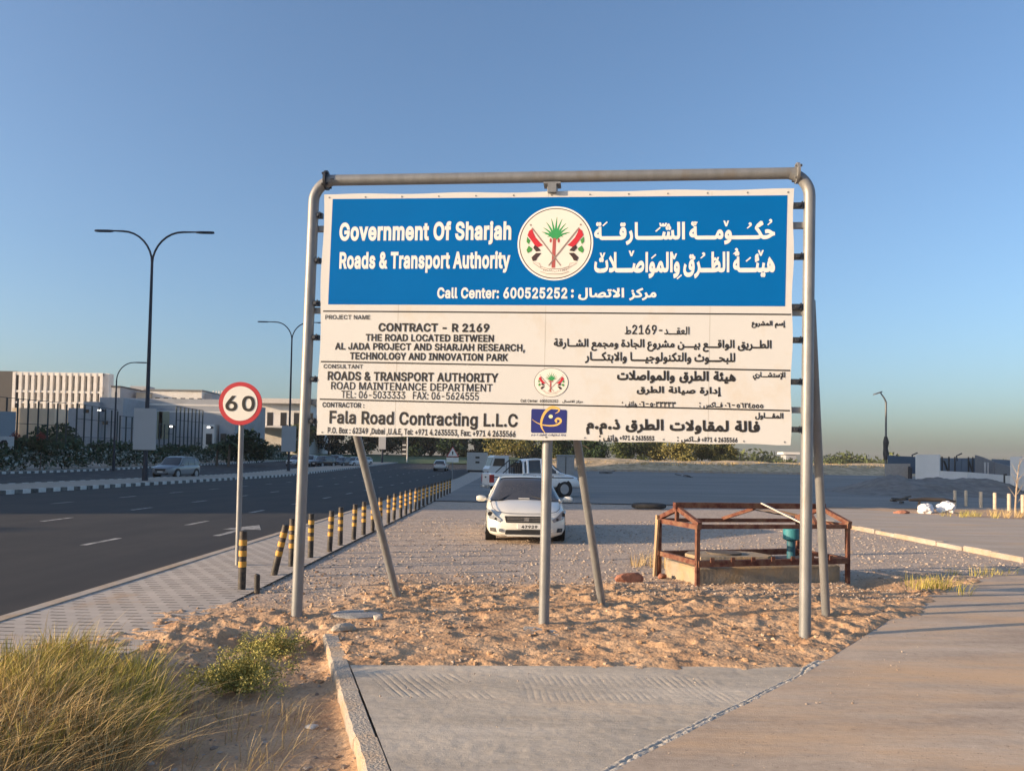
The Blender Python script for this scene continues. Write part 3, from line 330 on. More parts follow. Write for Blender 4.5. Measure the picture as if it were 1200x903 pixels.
[65268,221,[[0,-3,6,46,52,50,77,67,91,104,104,168,151,159,145,135,140,109,138,87,139,71,148,57,174,49,227,46,245,39,251,23,242,5,221,-3,164,1,131,12,116,32,109,59,127,57,106,27,81,8,47,-1],[149,-115,128,-106,120,-86,128,-65,149,-56,170,-65,178,-86,170,-106],[68,-115,47,-106,39,-86,47,-65,68,-56,89,-65,97,-86,89,-106]]],
[65273,345,[[233,318,231,349,227,386,222,417,273,423,277,392,280,354,282,322,278,267,266,214,244,164,237,151,196,98,139,49,213,49,244,54,259,67,263,85,258,103,243,125,190,178,114,240,24,306,52,346,148,273,220,213,269,163,297,120,306,80,302,53,287,27,256,7,205,0,68,0,68,48,123,91,165,133,196,176,217,220,229,267],[57,-180,50,-148,75,-142,97,-136,94,-149,64,-129,54,-112,50,-94,59,-64,82,-46,111,-40,125,-41,139,-44,135,-74,123,-72,111,-71,90,-76,82,-92,90,-113,109,-127,126,-132,101,-135,131,-126,156,-117,166,-148,132,-159,94,-170]]],
[65275,345,[[233,318,231,349,227,386,222,417,273,423,277,392,280,354,282,322,278,267,266,214,244,164,237,151,196,98,139,49,213,49,244,54,259,67,263,85,258,103,243,125,190,178,114,240,24,306,52,346,148,273,220,213,269,163,297,120,306,80,302,53,287,27,256,7,205,0,68,0,68,48,123,91,165,133,196,176,217,220,229,267]]],
[65276,355,[[355,-3,297,3,261,21,243,53,237,99,225,423,274,423,286,118,291,73,299,60,311,52,361,46,379,39,385,23,376,5],[84,-3,52,0,29,4,36,50,113,49,146,55,176,69,200,90,218,120,230,160,234,210,262,139,241,76,208,35,168,11,125,0],[213,78,186,121,145,175,90,235,24,299,56,333,125,263,179,202,219,151,247,109]]]]
# contextual forms: isolated, final, initial, medial
AF={'ا':'FE8D FE8E','أ':'FE83 FE84','إ':'FE87 FE88','آ':'FE81 FE82','ب':'FE8F FE90 FE91 FE92','ة':'FE93 FE94','ت':'FE95 FE96 FE97 FE98','ث':'FE99 FE9A FE9B FE9C','ج':'FE9D FE9E FE9F FEA0','ح':'FEA1 FEA2 FEA3 FEA4','د':'FEA9 FEAA','ذ':'FEAB FEAC','ر':'FEAD FEAE','ز':'FEAF FEB0','س':'FEB1 FEB2 FEB3 FEB4','ش':'FEB5 FEB6 FEB7 FEB8','ص':'FEB9 FEBA FEBB FEBC','ط':'FEC1 FEC2 FEC3 FEC4','ع':'FEC9 FECA FECB FECC','ف':'FED1 FED2 FED3 FED4','ق':'FED5 FED6 FED7 FED8','ك':'FED9 FEDA FEDB FEDC','ل':'FEDD FEDE FEDF FEE0','م':'FEE1 FEE2 FEE3 FEE4','ن':'FEE5 FEE6 FEE7 FEE8','ه':'FEE9 FEEA FEEB FEEC','و':'FEED FEEE','ي':'FEF1 FEF2 FEF3 FEF4','ئ':'FE89 FE8A FE8B FE8C'}
AF={k:[chr(int(x,16)) for x in v.split()] for k,v in AF.items()}
TAT='\u0640'
def shape(s):
    # logical Arabic string -> list of glyph characters in left-to-right drawing order
    s=s.replace('لا','\x01').replace('لإ','\x02')
    LIG={'\x01':('\uFEFB','\uFEFC'),'\x02':('\uFEF9','\uFEFA')}
    out=[]
    def joins_next(c): return c==TAT or (c in AF and len(AF[c])==4)
    def joins_prev(c): return c==TAT or c in AF or c in LIG
    for i,c in enumerate(s):
        p=i>0 and joins_next(s[i-1]) and joins_prev(c)
        n=i+1<len(s) and joins_next(c) and joins_prev(s[i+1])
        if c in LIG: out.append(LIG[c][1 if p else 0])
        elif c in AF:
            f=AF[c]
            out.append(f[3] if p and n else f[2] if n else f[1] if p else f[0]) if len(f)==4 else out.append(f[1] if p else f[0])
        else: out.append(c)
    return out[::-1]
# ------------------------------------------------------------------ ground and roads
def ground_mats():
    def base(name):
        m = bpy.data.materials.new(name); m.use_nodes = True; t = m.node_tree
        tc = t.nodes.new('ShaderNodeTexCoord'); return m, t, t.links.new, t.nodes['Principled BSDF'], tc.outputs['Object']
    def noise(t, L, vec, sc_, det=6, rough=.6):
        n = t.nodes.new('ShaderNodeTexNoise'); n.inputs['Scale'].default_value = sc_; n.inputs['Detail'].default_value = det; n.inputs['Roughness'].default_value = rough
        L(vec, n.inputs['Vector']); return n.outputs[0]
    def ramp(t, L, f, stops):
        r = t.nodes.new('ShaderNodeValToRGB'); el = r.color_ramp.elements
        while len(el) < len(stops): el.new(.5)
        for e, (p, c) in zip(el, stops): e.position = p; e.color = (*c, 1)
        L(f, r.inputs[0]); return r.outputs[0]
    def mix(t, L, f, a, b, mode='MIX'):
        n = t.nodes.new('ShaderNodeMixRGB'); n.blend_type = mode
        for k, x in ((0, f), (1, a), (2, b)):
            if isinstance(x, (int, float)): n.inputs[k].default_value = x
            elif isinstance(x, tuple): n.inputs[k].default_value = (*x, 1)
            else: L(x, n.inputs[k])
        return n.outputs[0]
    def math_(t, L, op, *a):
        n = t.nodes.new('ShaderNodeMath'); n.operation = op
        for k, x in enumerate(a):
            if isinstance(x, (int, float)): n.inputs[k].default_value = x
            else: L(x, n.inputs[k])
        return n.outputs[0]
    def bump(t, L, b, h, st, dist):
        n = t.nodes.new('ShaderNodeBump'); n.inputs['Strength'].default_value = st; n.inputs['Distance'].default_value = dist
        L(h, n.inputs['Height']); L(n.outputs[0], b.inputs['Normal'])
    out = {}
    # loose ground: sand where the attribute 'sand' is 1, crushed stone where it is 0
    m, t, L, b, o = base('soil'); b.inputs['Roughness'].default_value = .95; b.inputs['Specular IOR Level'].default_value = .15
    at = t.nodes.new('ShaderNodeAttribute'); at.attribute_name = 'sand'
    vo = t.nodes.new('ShaderNodeTexVoronoi'); vo.inputs['Scale'].default_value = 26; L(o, vo.inputs['Vector'])
    sp = t.nodes.new('ShaderNodeSeparateColor'); L(vo.outputs['Color'], sp.inputs[0])
    stone = ramp(t, L, sp.outputs[0], [(0, (.25, .195, .155)), (.5, (.43, .345, .275)), (.85, (.55, .45, .365)), (1, (.70, .62, .53))])
    stone = mix(t, L, .55, stone, ramp(t, L, noise(t, L, o, 3.5), [(.3, (.34, .265, .21)), (.7, (.56, .455, .37))]))
    sand = ramp(t, L, noise(t, L, o, 2.2, 8), [(.25, (.36, .205, .115)), (.5, (.52, .335, .20)), (.78, (.61, .43, .28))])
    sand = mix(t, L, ramp(t, L, noise(t, L, o, 45, 3), [(.52, (0, 0, 0)), (.68, (.5, .5, .5))]), sand, (.25, .16, .10))
    L(mix(t, L, at.outputs['Fac'], stone, sand), b.inputs['Base Color'])
    h = math_(t, L, 'ADD', math_(t, L, 'MULTIPLY', vo.outputs['Distance'], -1.0), math_(t, L, 'MULTIPLY', noise(t, L, o, 60, 4), .9))
    bump(t, L, b, h, .6, .012); out['soil'] = m
    # asphalt
    m, t, L, b, o = base('asphalt'); b.inputs['Roughness'].default_value = .8; b.inputs['Specular IOR Level'].default_value = .3
    mp = t.nodes.new('ShaderNodeMapping'); mp.inputs['Scale'].default_value = (1.1, .035, 1); L(o, mp.inputs[0])
    c = ramp(t, L, noise(t, L, mp.outputs[0], 1.0, 5), [(.3, (.018, .018, .021)), (.7, (.042, .039, .038))])
    c = mix(t, L, ramp(t, L, noise(t, L, o, .35, 6), [(.48, (0, 0, 0)), (.7, (.6, .6, .6))]), c, (.062, .054, .048))
    c = mix(t, L, .35, c, ramp(t, L, noise(t, L, o, 130, 2), [(.35, (.011, .011, .012)), (.7, (.065, .062, .06))]))
    L(c, b.inputs['Base Color']); bump(t, L, b, noise(t, L, o, 130, 2), .35, .006); out['asphalt'] = m
    # yard surface: dusty asphalt
    m, t, L, b, o = base('yard'); b.inputs['Roughness'].default_value = .9
    mp = t.nodes.new('ShaderNodeMapping'); mp.inputs['Scale'].default_value = (.05, .22, 1); L(o, mp.inputs[0])
    c = ramp(t, L, noise(t, L, mp.outputs[0], 1.2, 8, .65), [(.3, (.12, .12, .12)), (.52, (.20, .19, .178)), (.75, (.31, .285, .255))])
    c = mix(t, L, .3, c, ramp(t, L, noise(t, L, o, 9, 6), [(.35, (.10, .10, .10)), (.7, (.34, .31, .28))]))
    L(c, b.inputs['Base Color']); bump(t, L, b, noise(t, L, o, 30, 4), .4, .02); out['yard'] = m
    # interlocking pavers: short dark gaps in offset rows, light joints
    m, t, L, b, o = base('pavers'); b.inputs['Roughness'].default_value = .9
    s = t.nodes.new('ShaderNodeSeparateXYZ'); L(o, s.inputs[0])
    wob = math_(t, L, 'MULTIPLY', math_(t, L, 'SUBTRACT', noise(t, L, o, 5, 3), .5), .02)
    yy = math_(t, L, 'DIVIDE', math_(t, L, 'ADD', s.outputs[1], wob), .16)
    row = math_(t, L, 'FLOOR', yy); fy = math_(t, L, 'FRACT', yy)
    xx = math_(t, L, 'ADD', math_(t, L, 'DIVIDE', math_(t, L, 'ADD', s.outputs[0], wob), .27), math_(t, L, 'MULTIPLY', row, .37))
    fx = math_(t, L, 'FRACT', xx); colu = math_(t, L, 'FLOOR', xx)
    gap = math_(t, L, 'MULTIPLY', math_(t, L, 'LESS_THAN', fy, .2), math_(t, L, 'LESS_THAN', fx, .6))
    jt = math_(t, L, 'MAXIMUM', math_(t, L, 'LESS_THAN', fx, .03), math_(t, L, 'LESS_THAN', fy, .05))
    cb = t.nodes.new('ShaderNodeCombineXYZ'); L(colu, cb.inputs[0]); L(row, cb.inputs[1])
    wn = t.nodes.new('ShaderNodeTexWhiteNoise'); wn.noise_dimensions = '2D'; L(cb.outputs[0], wn.inputs['Vector'])
    blk = ramp(t, L, wn.outputs['Value'], [(0, (.38, .335, .29)), (1, (.49, .43, .37))])
    blk = mix(t, L, .4, blk, ramp(t, L, noise(t, L, o, 1.3, 8, .7), [(.3, (.31, .265, .22)), (.7, (.52, .45, .385))]))
    c = mix(t, L, math_(t, L, 'MULTIPLY', jt, .4), blk, (.14, .12, .10)); gapv = math_(t, L, 'MULTIPLY', gap, math_(t, L, 'MULTIPLY', noise(t, L, o, 2.2, 4), 1.7)); c = mix(t, L, gapv, c, (.06, .052, .045))
    c = mix(t, L, ramp(t, L, noise(t, L, o, .9, 8, .7), [(.56, (0, 0, 0)), (.74, (.75, .75, .75))]), c, (.44, .29, .17))
    L(c, b.inputs['Base Color']); bump(t, L, b, math_(t, L, 'SUBTRACT', 1.0, gap), .8, .012); out['pavers'] = m
    # concrete with dust blown over it
    for nm, ca, cb_, dust, thr in (('slab', (.36, .31, .25), (.56, .49, .40), (.56, .41, .27), .54), ('paving', (.33, .255, .195), (.55, .445, .345), (.58, .39, .235), .45), ('lane', (.36, .295, .235), (.46, .385, .315), (.50, .355, .23), .52)):
        m, t, L, b, o = base(nm); b.inputs['Roughness'].default_value = .88; b.inputs['Specular IOR Level'].default_value = .25
        mp = t.nodes.new('ShaderNodeMapping'); mp.inputs['Scale'].default_value = (.35, 1.3, 1); mp.inputs['Rotation'].default_value = (0, 0, .25); L(o, mp.inputs[0])
        c = ramp(t, L, noise(t, L, mp.outputs[0], 1.1, 9, .65), [(.36, ca), (.62, cb_)])
        st_ = t.nodes.new('ShaderNodeMapping'); st_.inputs['Scale'].default_value = (.16, 1.1, 1); st_.inputs['Rotation'].default_value = (0, 0, -.2); L(o, st_.inputs[0])
        c = mix(t, L, ramp(t, L, noise(t, L, st_.outputs[0], 1.6, 6, .55), [(.55, (0, 0, 0)), (.63, (.55, .55, .55))]), c, tuple(min(1, x*1.12+.02) for x in cb_))
        c = mix(t, L, ramp(t, L, noise(t, L, st_.outputs[0], 2.3, 8, .7), [(.60, (0, 0, 0)), (.70, (.5, .5, .5))]), c, tuple(x*.72 for x in ca))
        c = mix(t, L, .35, c, ramp(t, L, noise(t, L, o, 14, 8, .75), [(.3, tuple(x*.75 for x in ca)), (.7, tuple(min(1, x*1.15) for x in cb_))]))
        c = mix(t, L, ramp(t, L, noise(t, L, mp.outputs[0], .8, 9, .7), [(thr, (0, 0, 0)), (thr+.18, (.8, .8, .8))]), c, dust)
        c = mix(t, L, ramp(t, L, noise(t, L, o, 38, 3, .5), [(.66, (0, 0, 0)), (.72, (.55, .55, .55))]), c, tuple(x*.5 for x in ca))
        L(c, b.inputs['Base Color'])
        bump(t, L, b, math_(t, L, 'ADD', noise(t, L, mp.outputs[0], 12, 8, .7), math_(t, L, 'MULTIPLY', noise(t, L, o, 90, 3), .4)), .45, .012); out[nm] = m
    # far ground
    m, t, L, b, o = base('plain'); b.inputs['Roughness'].default_value = .95
    c = ramp(t, L, noise(t, L, o, .05, 9, .65), [(.3, (.26, .19, .12)), (.7, (.43, .33, .22))])
    c = mix(t, L, ramp(t, L, noise(t, L, o, .6, 8, .7), [(.5, (0, 0, 0)), (.66, (.7, .7, .7))]), c, (.15, .13, .07))
    L(c, b.inputs['Base Color']); bump(t, L, b, noise(t, L, o, 1.2, 8), .6, .3); out['plain'] = m
    # black and white painted kerb blocks along y
    m, t, L, b, o = base('kerb_paint'); b.inputs['Roughness'].default_value = .7
    s = t.nodes.new('ShaderNodeSeparateXYZ'); L(o, s.inputs[0])
    f = math_(t, L, 'LESS_THAN', math_(t, L, 'FRACT', math_(t, L, 'DIVIDE', s.outputs[1], 1.2)), .5)
    c = mix(t, L, f, (.03, .03, .032), (.72, .70, .66)); c = mix(t, L, .25, c, ramp(t, L, noise(t, L, o, 3, 8), [(.35, (.1, .09, .08)), (.65, (.6, .56, .5))]))
    L(c, b.inputs['Base Color']); out['kerb_paint'] = m
    return out
GM = ground_mats()
S_ = lambda o: tag(o, kind='structure')
YS = np.concatenate([np.arange(-20, 60, 4.0), np.arange(60, 200, 5.0), np.arange(200, 421, 20.0)])
def strip(name, x0, x1, z, m, ys=YS, nx=2, skirt=0.0):
    xs = np.linspace(x0, x1, nx)
    S_(grid(name, xs, ys, lambda X, Y: rise(Y)+z, m, smooth=False))
# the plain to the horizon, below the sheets close by
e = np.concatenate([-np.geomspace(1500, 60, 14), np.arange(-50, 51, 10.0), np.geomspace(60, 1500, 14)])
ey = np.concatenate([[-300, -200, -60, -30], np.arange(-20, 201, 10.0), np.geomspace(215, 1700, 16)])
S_(grid('ground', e, ey, lambda X, Y: rise(Y)-.04-.36*(1-sstep(168, 182, Y)), GM['plain']))
strip('road', -22.8, -5.35, -.13, GM['asphalt'], YS[YS < 156], 4)
strip('carriageway', -46, -28.3, -.13, GM['asphalt'], YS[(YS < 176)], 4)
strip('asphalt_yard', -3.3, 62, .0, GM['yard'], np.array([33.2, 40, 50, 60, 70, 75, 80, 85, 90, 95, 100, 105, 110, 115]), 8)
strip('roadside_verge', -150, -46.3, .02, GM['lane'], YS[YS < 176], 8)
# pavers between kerb and bollards
S_(grid('sidewalk', np.linspace(-5.2, -3.3, 8), np.concatenate([np.arange(2, 14, .5), np.arange(14, 118, 4.0)]), lambda X, Y: rise(Y)+.004*np.sin(X*3+Y*.7), GM['pavers'], smooth=False))
def kerb(name, x0, x1, z0, z1, m, ys):
    b = MB(); secs = [[(x0, y, rz(y)+z0), (x1, y, rz(y)+z0), (x1, y, rz(y)+z1), (x0, y, rz(y)+z1)] for y in ys]
    b.loft(secs); return S_(b.build(name, m))
kc = mat('kerb_concrete', (.40, .345, .29), .9, var=.18, scale=2.5, bump=.3, bscale=40, dirt=((.40, .28, .17), .5, 1.2))
kerb('road_kerb', -5.36, -5.2, -.3, .012, kc, YS[(YS > 0) & (YS < 156)])
kerb('median_kerb', -23.0, -22.78, -.3, .06, GM['kerb_paint'], YS[(YS > 10) & (YS < 156)])
strip('median', -28.15, -23.0, .03, GM['lane'], YS[(YS > 10) & (YS < 156)])
kerb('median_far_kerb', -28.3, -28.15, -.3, .05, GM['kerb_paint'], YS[(YS > 10) & (YS < 156)])
kerb('verge_kerb', -46.3, -46.0, -.3, .08, GM['kerb_paint'], YS[(YS > 40) & (YS < 176)])
kerb('yard_kerb', 3, 4, 0, 0, kc, [0, 1]) if False else None
b = MB(); b.bar((4, 115.1, rz(115)+.1), (47, 115.1, rz(115)+.1), .5, .42); S_(b.build('yard_kerb', kc))
# painted markings
paint = mat('road_paint', (.40, .385, .36), .8, var=.3, scale=6, dirt=((.07, .068, .065), .6, 4))
def marking(name, quads):
    b = MB()
    for (x, y0, y1, w) in quads: b.add([(x-w/2, y0, rz(y0)-.126), (x+w/2, y0, rz(y0)-.126), (x+w/2, y1, rz(y1)-.126), (x-w/2, y1, rz(y1)-.126)], [(0, 1, 2, 3)])
    S_(b.build(name, paint))
dq = []
for i in range(0, 26):
    y = 6.5+5.02*i
    for x, off in ((-8.75, .2), (-12.9, .6), (-17.2, 3.2)): dq.append((x, y+off-.9, y+off+.55, .15))
marking('lane_markings', dq)
marking('far_lane_markings', [(x, 30+5*i, 31.6+5*i, .15) for i in range(26) for x in (-33.5, -38.3, -42.4)])
a = MB(); p = G(270, 617, -.126)
ar = [(-.09, -2.0), (.09, -2.0), (.09, -.3), (.5, -.3), (0, 1.1), (-.5, -.3), (-.09, -.3)]
a.add([(x, y, 0) for x, y in ar], [(0, 1, 2, 6), (6, 2, 3, 4, 5)])
S_(a.build('lane_arrow', paint, loc=(-6.9, p.y-.4, -.125)))

# ------------------------------------------------------------------ slab, kerb and pavement in front
def xk(y): return -.62-(y-4.26)*.315                # left kerb line
XC = np.array([[-8, -12], [.58, 4.34], [2.4, 6.36], [5.76, 10.6], [9.25, 13.9], [9.8, 14.6]])
def xc(y): return np.interp(y, XC[:, 1], XC[:, 0])   # joint between slab and pavement, then the pavement's edge
def yb(x): return 6.52+.045*(x+1.2)                  # back edge of the slab
def inside(X, Y):                                    # >0 on concrete
    slab = np.minimum(np.minimum(X-xk(Y), (yb(X)-Y)), 9)
    pave = (X-xc(Y))*.72
    return np.maximum(np.where(X < xc(Y)+.3, slab, -9), pave)
ny, nx = 330, 420
yy = np.linspace(3.7, 6.75, ny); U = np.linspace(0, 1, nx)
Yg = np.repeat(yy[:, None], nx, 1); x0 = xk(yy)[:, None]+.005; x1 = xc(yy)[:, None]-.03
Xg = x0+(x1-x0)*U[None]
Yg = Yg-np.maximum(0, Yg-yb(Xg))                      # trim at the back edge
def window(a, lo, hi, s): return sstep(lo, lo+s, a)*(1-sstep(hi-s, hi, a))
nz = fbm(Xg*1.5, Yg*1.5, 3)
g1 = window(Xg+.55*(Yg-6), -1.05, -.2, .12)*window(Yg, 5.62, 6.36, .1)*np.maximum(0, np.sin((Xg+.5*(Yg-6)+.035*nz)*2*math.pi/.068))**2
g2 = window(Xg+.18*(Yg-6), .02, 1.75, .2)*window(Yg+.08*nz, 5.6, 6.4, .16)*np.maximum(0, np.sin((Xg+.16*(Yg-6)+.04*nz+.05*(Yg-6)**2)*2*math.pi/.055))**2
Zg = .004*fbm(Xg*2, Yg*2, 4)+.0022*fbm(Xg*14, Yg*14, 3)-.0042*(g1+g2*.8)*np.clip(-.25+1.5*vnoise(Xg*3.1, Yg*4.7)+.5*nz, 0, 1.1)
i = np.arange(ny-1)[:, None]*nx+np.arange(nx-1)[None]
S_(npmesh('concrete_slab', np.stack([Xg, Yg, Zg], -1).reshape(-1, 3), np.stack([i, i+1, i+nx+1, i+nx], -1).reshape(-1, 4), GM['slab'], smooth=True))
b = MB(); edge = [(x, yb(x)) for x in np.linspace(float(xk(6.5))+.01, 2.5, 20)]
b.loft([[(x, y, -.15) for x, y in edge], [(x, y, .0) for x, y in edge]], closed=False, cap=False); S_(b.build('slab_edge', GM['slab']))
# pavement
ys = np.concatenate([np.arange(1.0, 14.61, .15)]); U = np.linspace(0, 1, 90)**1.6
Yg = np.repeat(ys[:, None], 90, 1); x0 = xc(ys)[:, None]; Xg = x0+(16-x0)*U[None]
Zg = .012+.007*fbm(Xg*.6, Yg*.6, 3)+.004*fbm(Xg*3, Yg*3, 3)
i = np.arange(len(ys)-1)[:, None]*90+np.arange(89)[None]
S_(npmesh('pavement', np.stack([Xg, Yg, Zg], -1).reshape(-1, 3), np.stack([i, i+1, i+91, i+90], -1).reshape(-1, 4), GM['paving'], smooth=True))
b = MB(); ed = [(float(xc(y)), y) for y in np.arange(6.6, 14.61, .25)]
b.loft([[(x, y, -.2) for x, y in ed], [(x, y, .012) for x, y in ed]], closed=False, cap=False); S_(b.build('pavement_edge', kc))
# rough mortar run along the joint
ys = np.linspace(3.7, 6.9, 420); ts = np.linspace(-1, 1, 17)
Yg = np.repeat(ys[:, None], 17, 1); wid = (.07+.05*fbm(ys*2, ys*0+3, 3))[:, None]
Xg = xc(ys)[:, None]-.03+ts[None]*wid*.8+.03*fbm(ys*3, ys*0+9, 3)[:, None]
Zg = .004+.009*(1-ts[None]**2)*(.3+1.4*vnoise(Xg*26, Yg*26))-.010*np.exp(-((ts[None]+.3)/.16)**2)+.004*fbm(Xg*60, Yg*60, 2)
i = np.arange(419)[:, None]*17+np.arange(16)[None]
S_(npmesh('pavement_joint', np.stack([Xg, Yg, Zg], -1).reshape(-1, 3), np.stack([i, i+1, i+18, i+17], -1).reshape(-1, 4), mat('mortar', (.42, .385, .335), .95, var=.3, scale=12, bump=.5, bscale=60), smooth=True))
# left kerb stones
b = MB(); y = 2.9; k = 0
while y < 7.6:
    y2 = min(y+.98, 7.66); o = .012*math.sin(k*2.1)
    a0, a1 = float(xk(y)), float(xk(y2-.012))
    n = 9; secs = []
    for j in range(n):
        t = j/(n-1); yj = y+(y2-.012-y)*t; xj = a0+(a1-a0)*t+o*.4; w = .004*math.sin(j*2.7+k); zt = -.001+o*.15+.0015*math.sin(j*1.9+k*3)
        secs.append([(xj-.15+w, yj, -.32), (xj-.002, yj, -.32), (xj-.002, yj, zt-.006), (xj-.008, yj, zt), (xj-.13+w, yj, zt), (xj-.15+w, yj, zt-.02)])
    b.loft(secs); y = y2; k += 1
S_(b.build('kerb', mat('kerb_stone', (.42, .365, .30), .92, var=.16, scale=5, bump=.6, bscale=45, dirt=((.45, .30, .17), .5, 2.5)), smooth=35))

# ------------------------------------------------------------------ loose ground: dirt, sand round the posts, crushed stone beyond
def sandiness(X, Y):
    n = fbm(X*.7, Y*.7, 4)
    s = 1-sstep(10.4, 12.6, Y+1.2*n-.25*np.clip(X-3, 0, 3))
    left = sstep(-1.6, -2.4, X+.5*n)*sstep(8.6, 9.6, Y)
    return np.clip(s-.75*left*(1-.0*X)-.35*np.clip(fbm(X*1.7+9, Y*1.7, 4), 0, 1)*sstep(-1.3, -2.2, X), .0, 1)
def soil_z(X, Y, fine=True):
    D = inside(X, Y); s = sandiness(X, Y)
    mound = .05*np.exp(-(((X-3.4)/1.6)**2+((Y-9.6)/1.4)**2))+.05*np.exp(-(((X-1.3)/.9)**2+((Y-11.2)/.8)**2))+.04*np.exp(-(((X+2.1)/1.0)**2+((Y-9.2)/.8)**2))
    flat = .45+.55*sstep(-.25, .35, fbm(X*.8+5, Y*.9+2, 2))
    cr = fbm(X*2.3+40, Y*2.9+11, 2); dents = -.018*sstep(.18, .42, cr)+.010*sstep(.05, .18, cr)*(1-sstep(.18, .3, cr))
    lump = dents*(.35+.65*s)+.03*fbm(X*1.7, Y*2.0, 3)+(.020*fbm(X*5.0, Y*7.0, 3)*(.5+s)+.030*fbm(X*11, Y*16, 3)*(.3+s)+.010*fbm(X*27, Y*33, 1)*s)*flat
    calm = 1-.55*sstep(6.9, 5.4, Y)*sstep(-1.0, -.6, X-xk(Y)+.1)      # smoother by the kerb
    z = (.01+mound)*s+lump*(.18+.82*s)*calm-.035*(1-s)
    left = sstep(0.05, -.25, X-xk(Y))*(1-sstep(7.2, 8.6, Y))           # the ground lies lower outside the kerb
    z = z-left*.13*sstep(-3.0, -1.9, X+.25*fbm(X*1.3, Y*1.3, 2))
    z = z-.20*np.exp(-((X-5.95)/.75)**4-((Y-11.45)/.42)**4)
    z = z-.17*sstep(-.10, .42, D+.22*fbm(X*1.2+3, Y*1.2, 3)*sstep(5.9, 6.5, Y)+.1*sstep(6.3, 5.6, Y)-.10*sstep(8, 10, Y))
    edge = -3.5-.12*np.clip(10-Y, 0, 8)**1.1                            # runs out over the pavers
    z = z-.19*sstep(.15, -.85, X-edge+.55*fbm(X*1.6, Y*1.4+4, 4))
    return z
A_soil = dict(attr={'sand': sandiness})
S_(grid('dirt_ground', np.arange(-5.1, 10.05, .027), np.arange(3.2, 13.6, .027), soil_z, GM['soil'], keep=lambda X, Y: (inside(X, Y) < .6), **A_soil))
S_(grid('gravel_ground', np.arange(-3.6, 9.85, .12), np.concatenate([np.arange(13.55, 34.0, .12)]), lambda X, Y: soil_z(X, Y)*1.0, GM['soil'], keep=lambda X, Y: (inside(X, Y) < .6), **A_soil))
# stones lying on it: too many to count
def stones(name, n, xr, yr, smin, smax, m, dens=None, ok=None, paved=False):
    ph = (1+5**.5)/2; V0 = np.array([(-1,ph,0),(1,ph,0),(-1,-ph,0),(1,-ph,0),(0,-1,ph),(0,1,ph),(0,-1,-ph),(0,1,-ph),(ph,0,-1),(ph,0,1),(-ph,0,-1),(-ph,0,1)], float)/1.9
    F0 = np.array([(0,11,5),(0,5,1),(0,1,7),(0,7,10),(0,10,11),(1,5,9),(5,11,4),(11,10,2),(10,7,6),(7,1,8),(3,9,4),(3,4,2),(3,2,6),(3,6,8),(3,8,9),(4,9,5),(2,4,11),(6,2,10),(8,6,7),(9,8,1)])
    x = RNG.uniform(*xr, n*3); y = yr[0]+(yr[1]-yr[0])*RNG.random(n*3)**1.5
    k = (inside(x, y) > .02) if paved else (inside(x, y) < -.02)
    if ok is not None: k &= ok(x, y)
    x, y = x[k][:n], y[k][:n]; n = len(x); s = smin+(smax-smin)*RNG.random(n)**4
    z = soil_z(x, y)+s*.12 if not paved else .014+s*.3+0*x
    jit = V0[None]*RNG.uniform(.72, 1.15, (n, 12, 1))*RNG.uniform(.6, 1.2, (n, 1, 3)); jit[:, :, 2] *= .7; a = RNG.uniform(0, 6.28, n)
    ca, sa = np.cos(a)[:, None], np.sin(a)[:, None]
    P = np.stack([jit[..., 0]*ca-jit[..., 1]*sa, jit[..., 0]*sa+jit[..., 1]*ca, jit[..., 2]], -1)*s[:, None, None]+np.stack([x, y, z], -1)[:, None]
    o = npmesh(name, P.reshape(-1, 3), (F0[None]+np.arange(n)[:, None, None]*12).reshape(-1, 3), m)
    return tag(o, kind='stuff')
def island_mat(name, stops, rough=.95):
    m = bpy.data.materials.new(name); m.use_nodes = True; t = m.node_tree; b = t.nodes['Principled BSDF']; b.inputs['Roughness'].default_value = rough; b.inputs['Specular IOR Level'].default_value = .2
    g = t.nodes.new('ShaderNodeNewGeometry'); r = t.nodes.new('ShaderNodeValToRGB'); el = r.color_ramp.elements
    while len(el) < len(stops): el.new(.5)
    for e, (p, c) in zip(el, stops): e.position = p; e.color = (*c, 1)
    t.links.new(g.outputs['Random Per Island'], r.inputs[0]); t.links.new(r.outputs[0], b.inputs['Base Color']); return m
stone_m = island_mat('stone', [(0, (.24, .185, .145)), (.5, (.40, .32, .255)), (.9, (.45, .37, .30)), (1, (.52, .45, .38))])
clod_m = island_mat('clod', [(0, (.28, .17, .10)), (.7, (.44, .285, .17)), (1, (.50, .38, .27))])
stones('gravel', 15000, (-3.4, 9.6), (10.0, 24), .008, .034, stone_m)
stones('dirt_clods', 3600, (-3.6, 5.6), (6.4, 12), .005, .036, clod_m)
stones('grit', 260, (-1.2, 6.5), (5.6, 9.5), .003, .012, stone_m, paved=True, ok=lambda x, y: inside(x, y) < .55)
stones('loose_grit', 130, (-.5, 5.5), (4.2, 9), .002, .008, stone_m, paved=True)
stones('pebbles', 1500, (-3.9, -.3), (4.3, 10), .006, .03, stone_m)

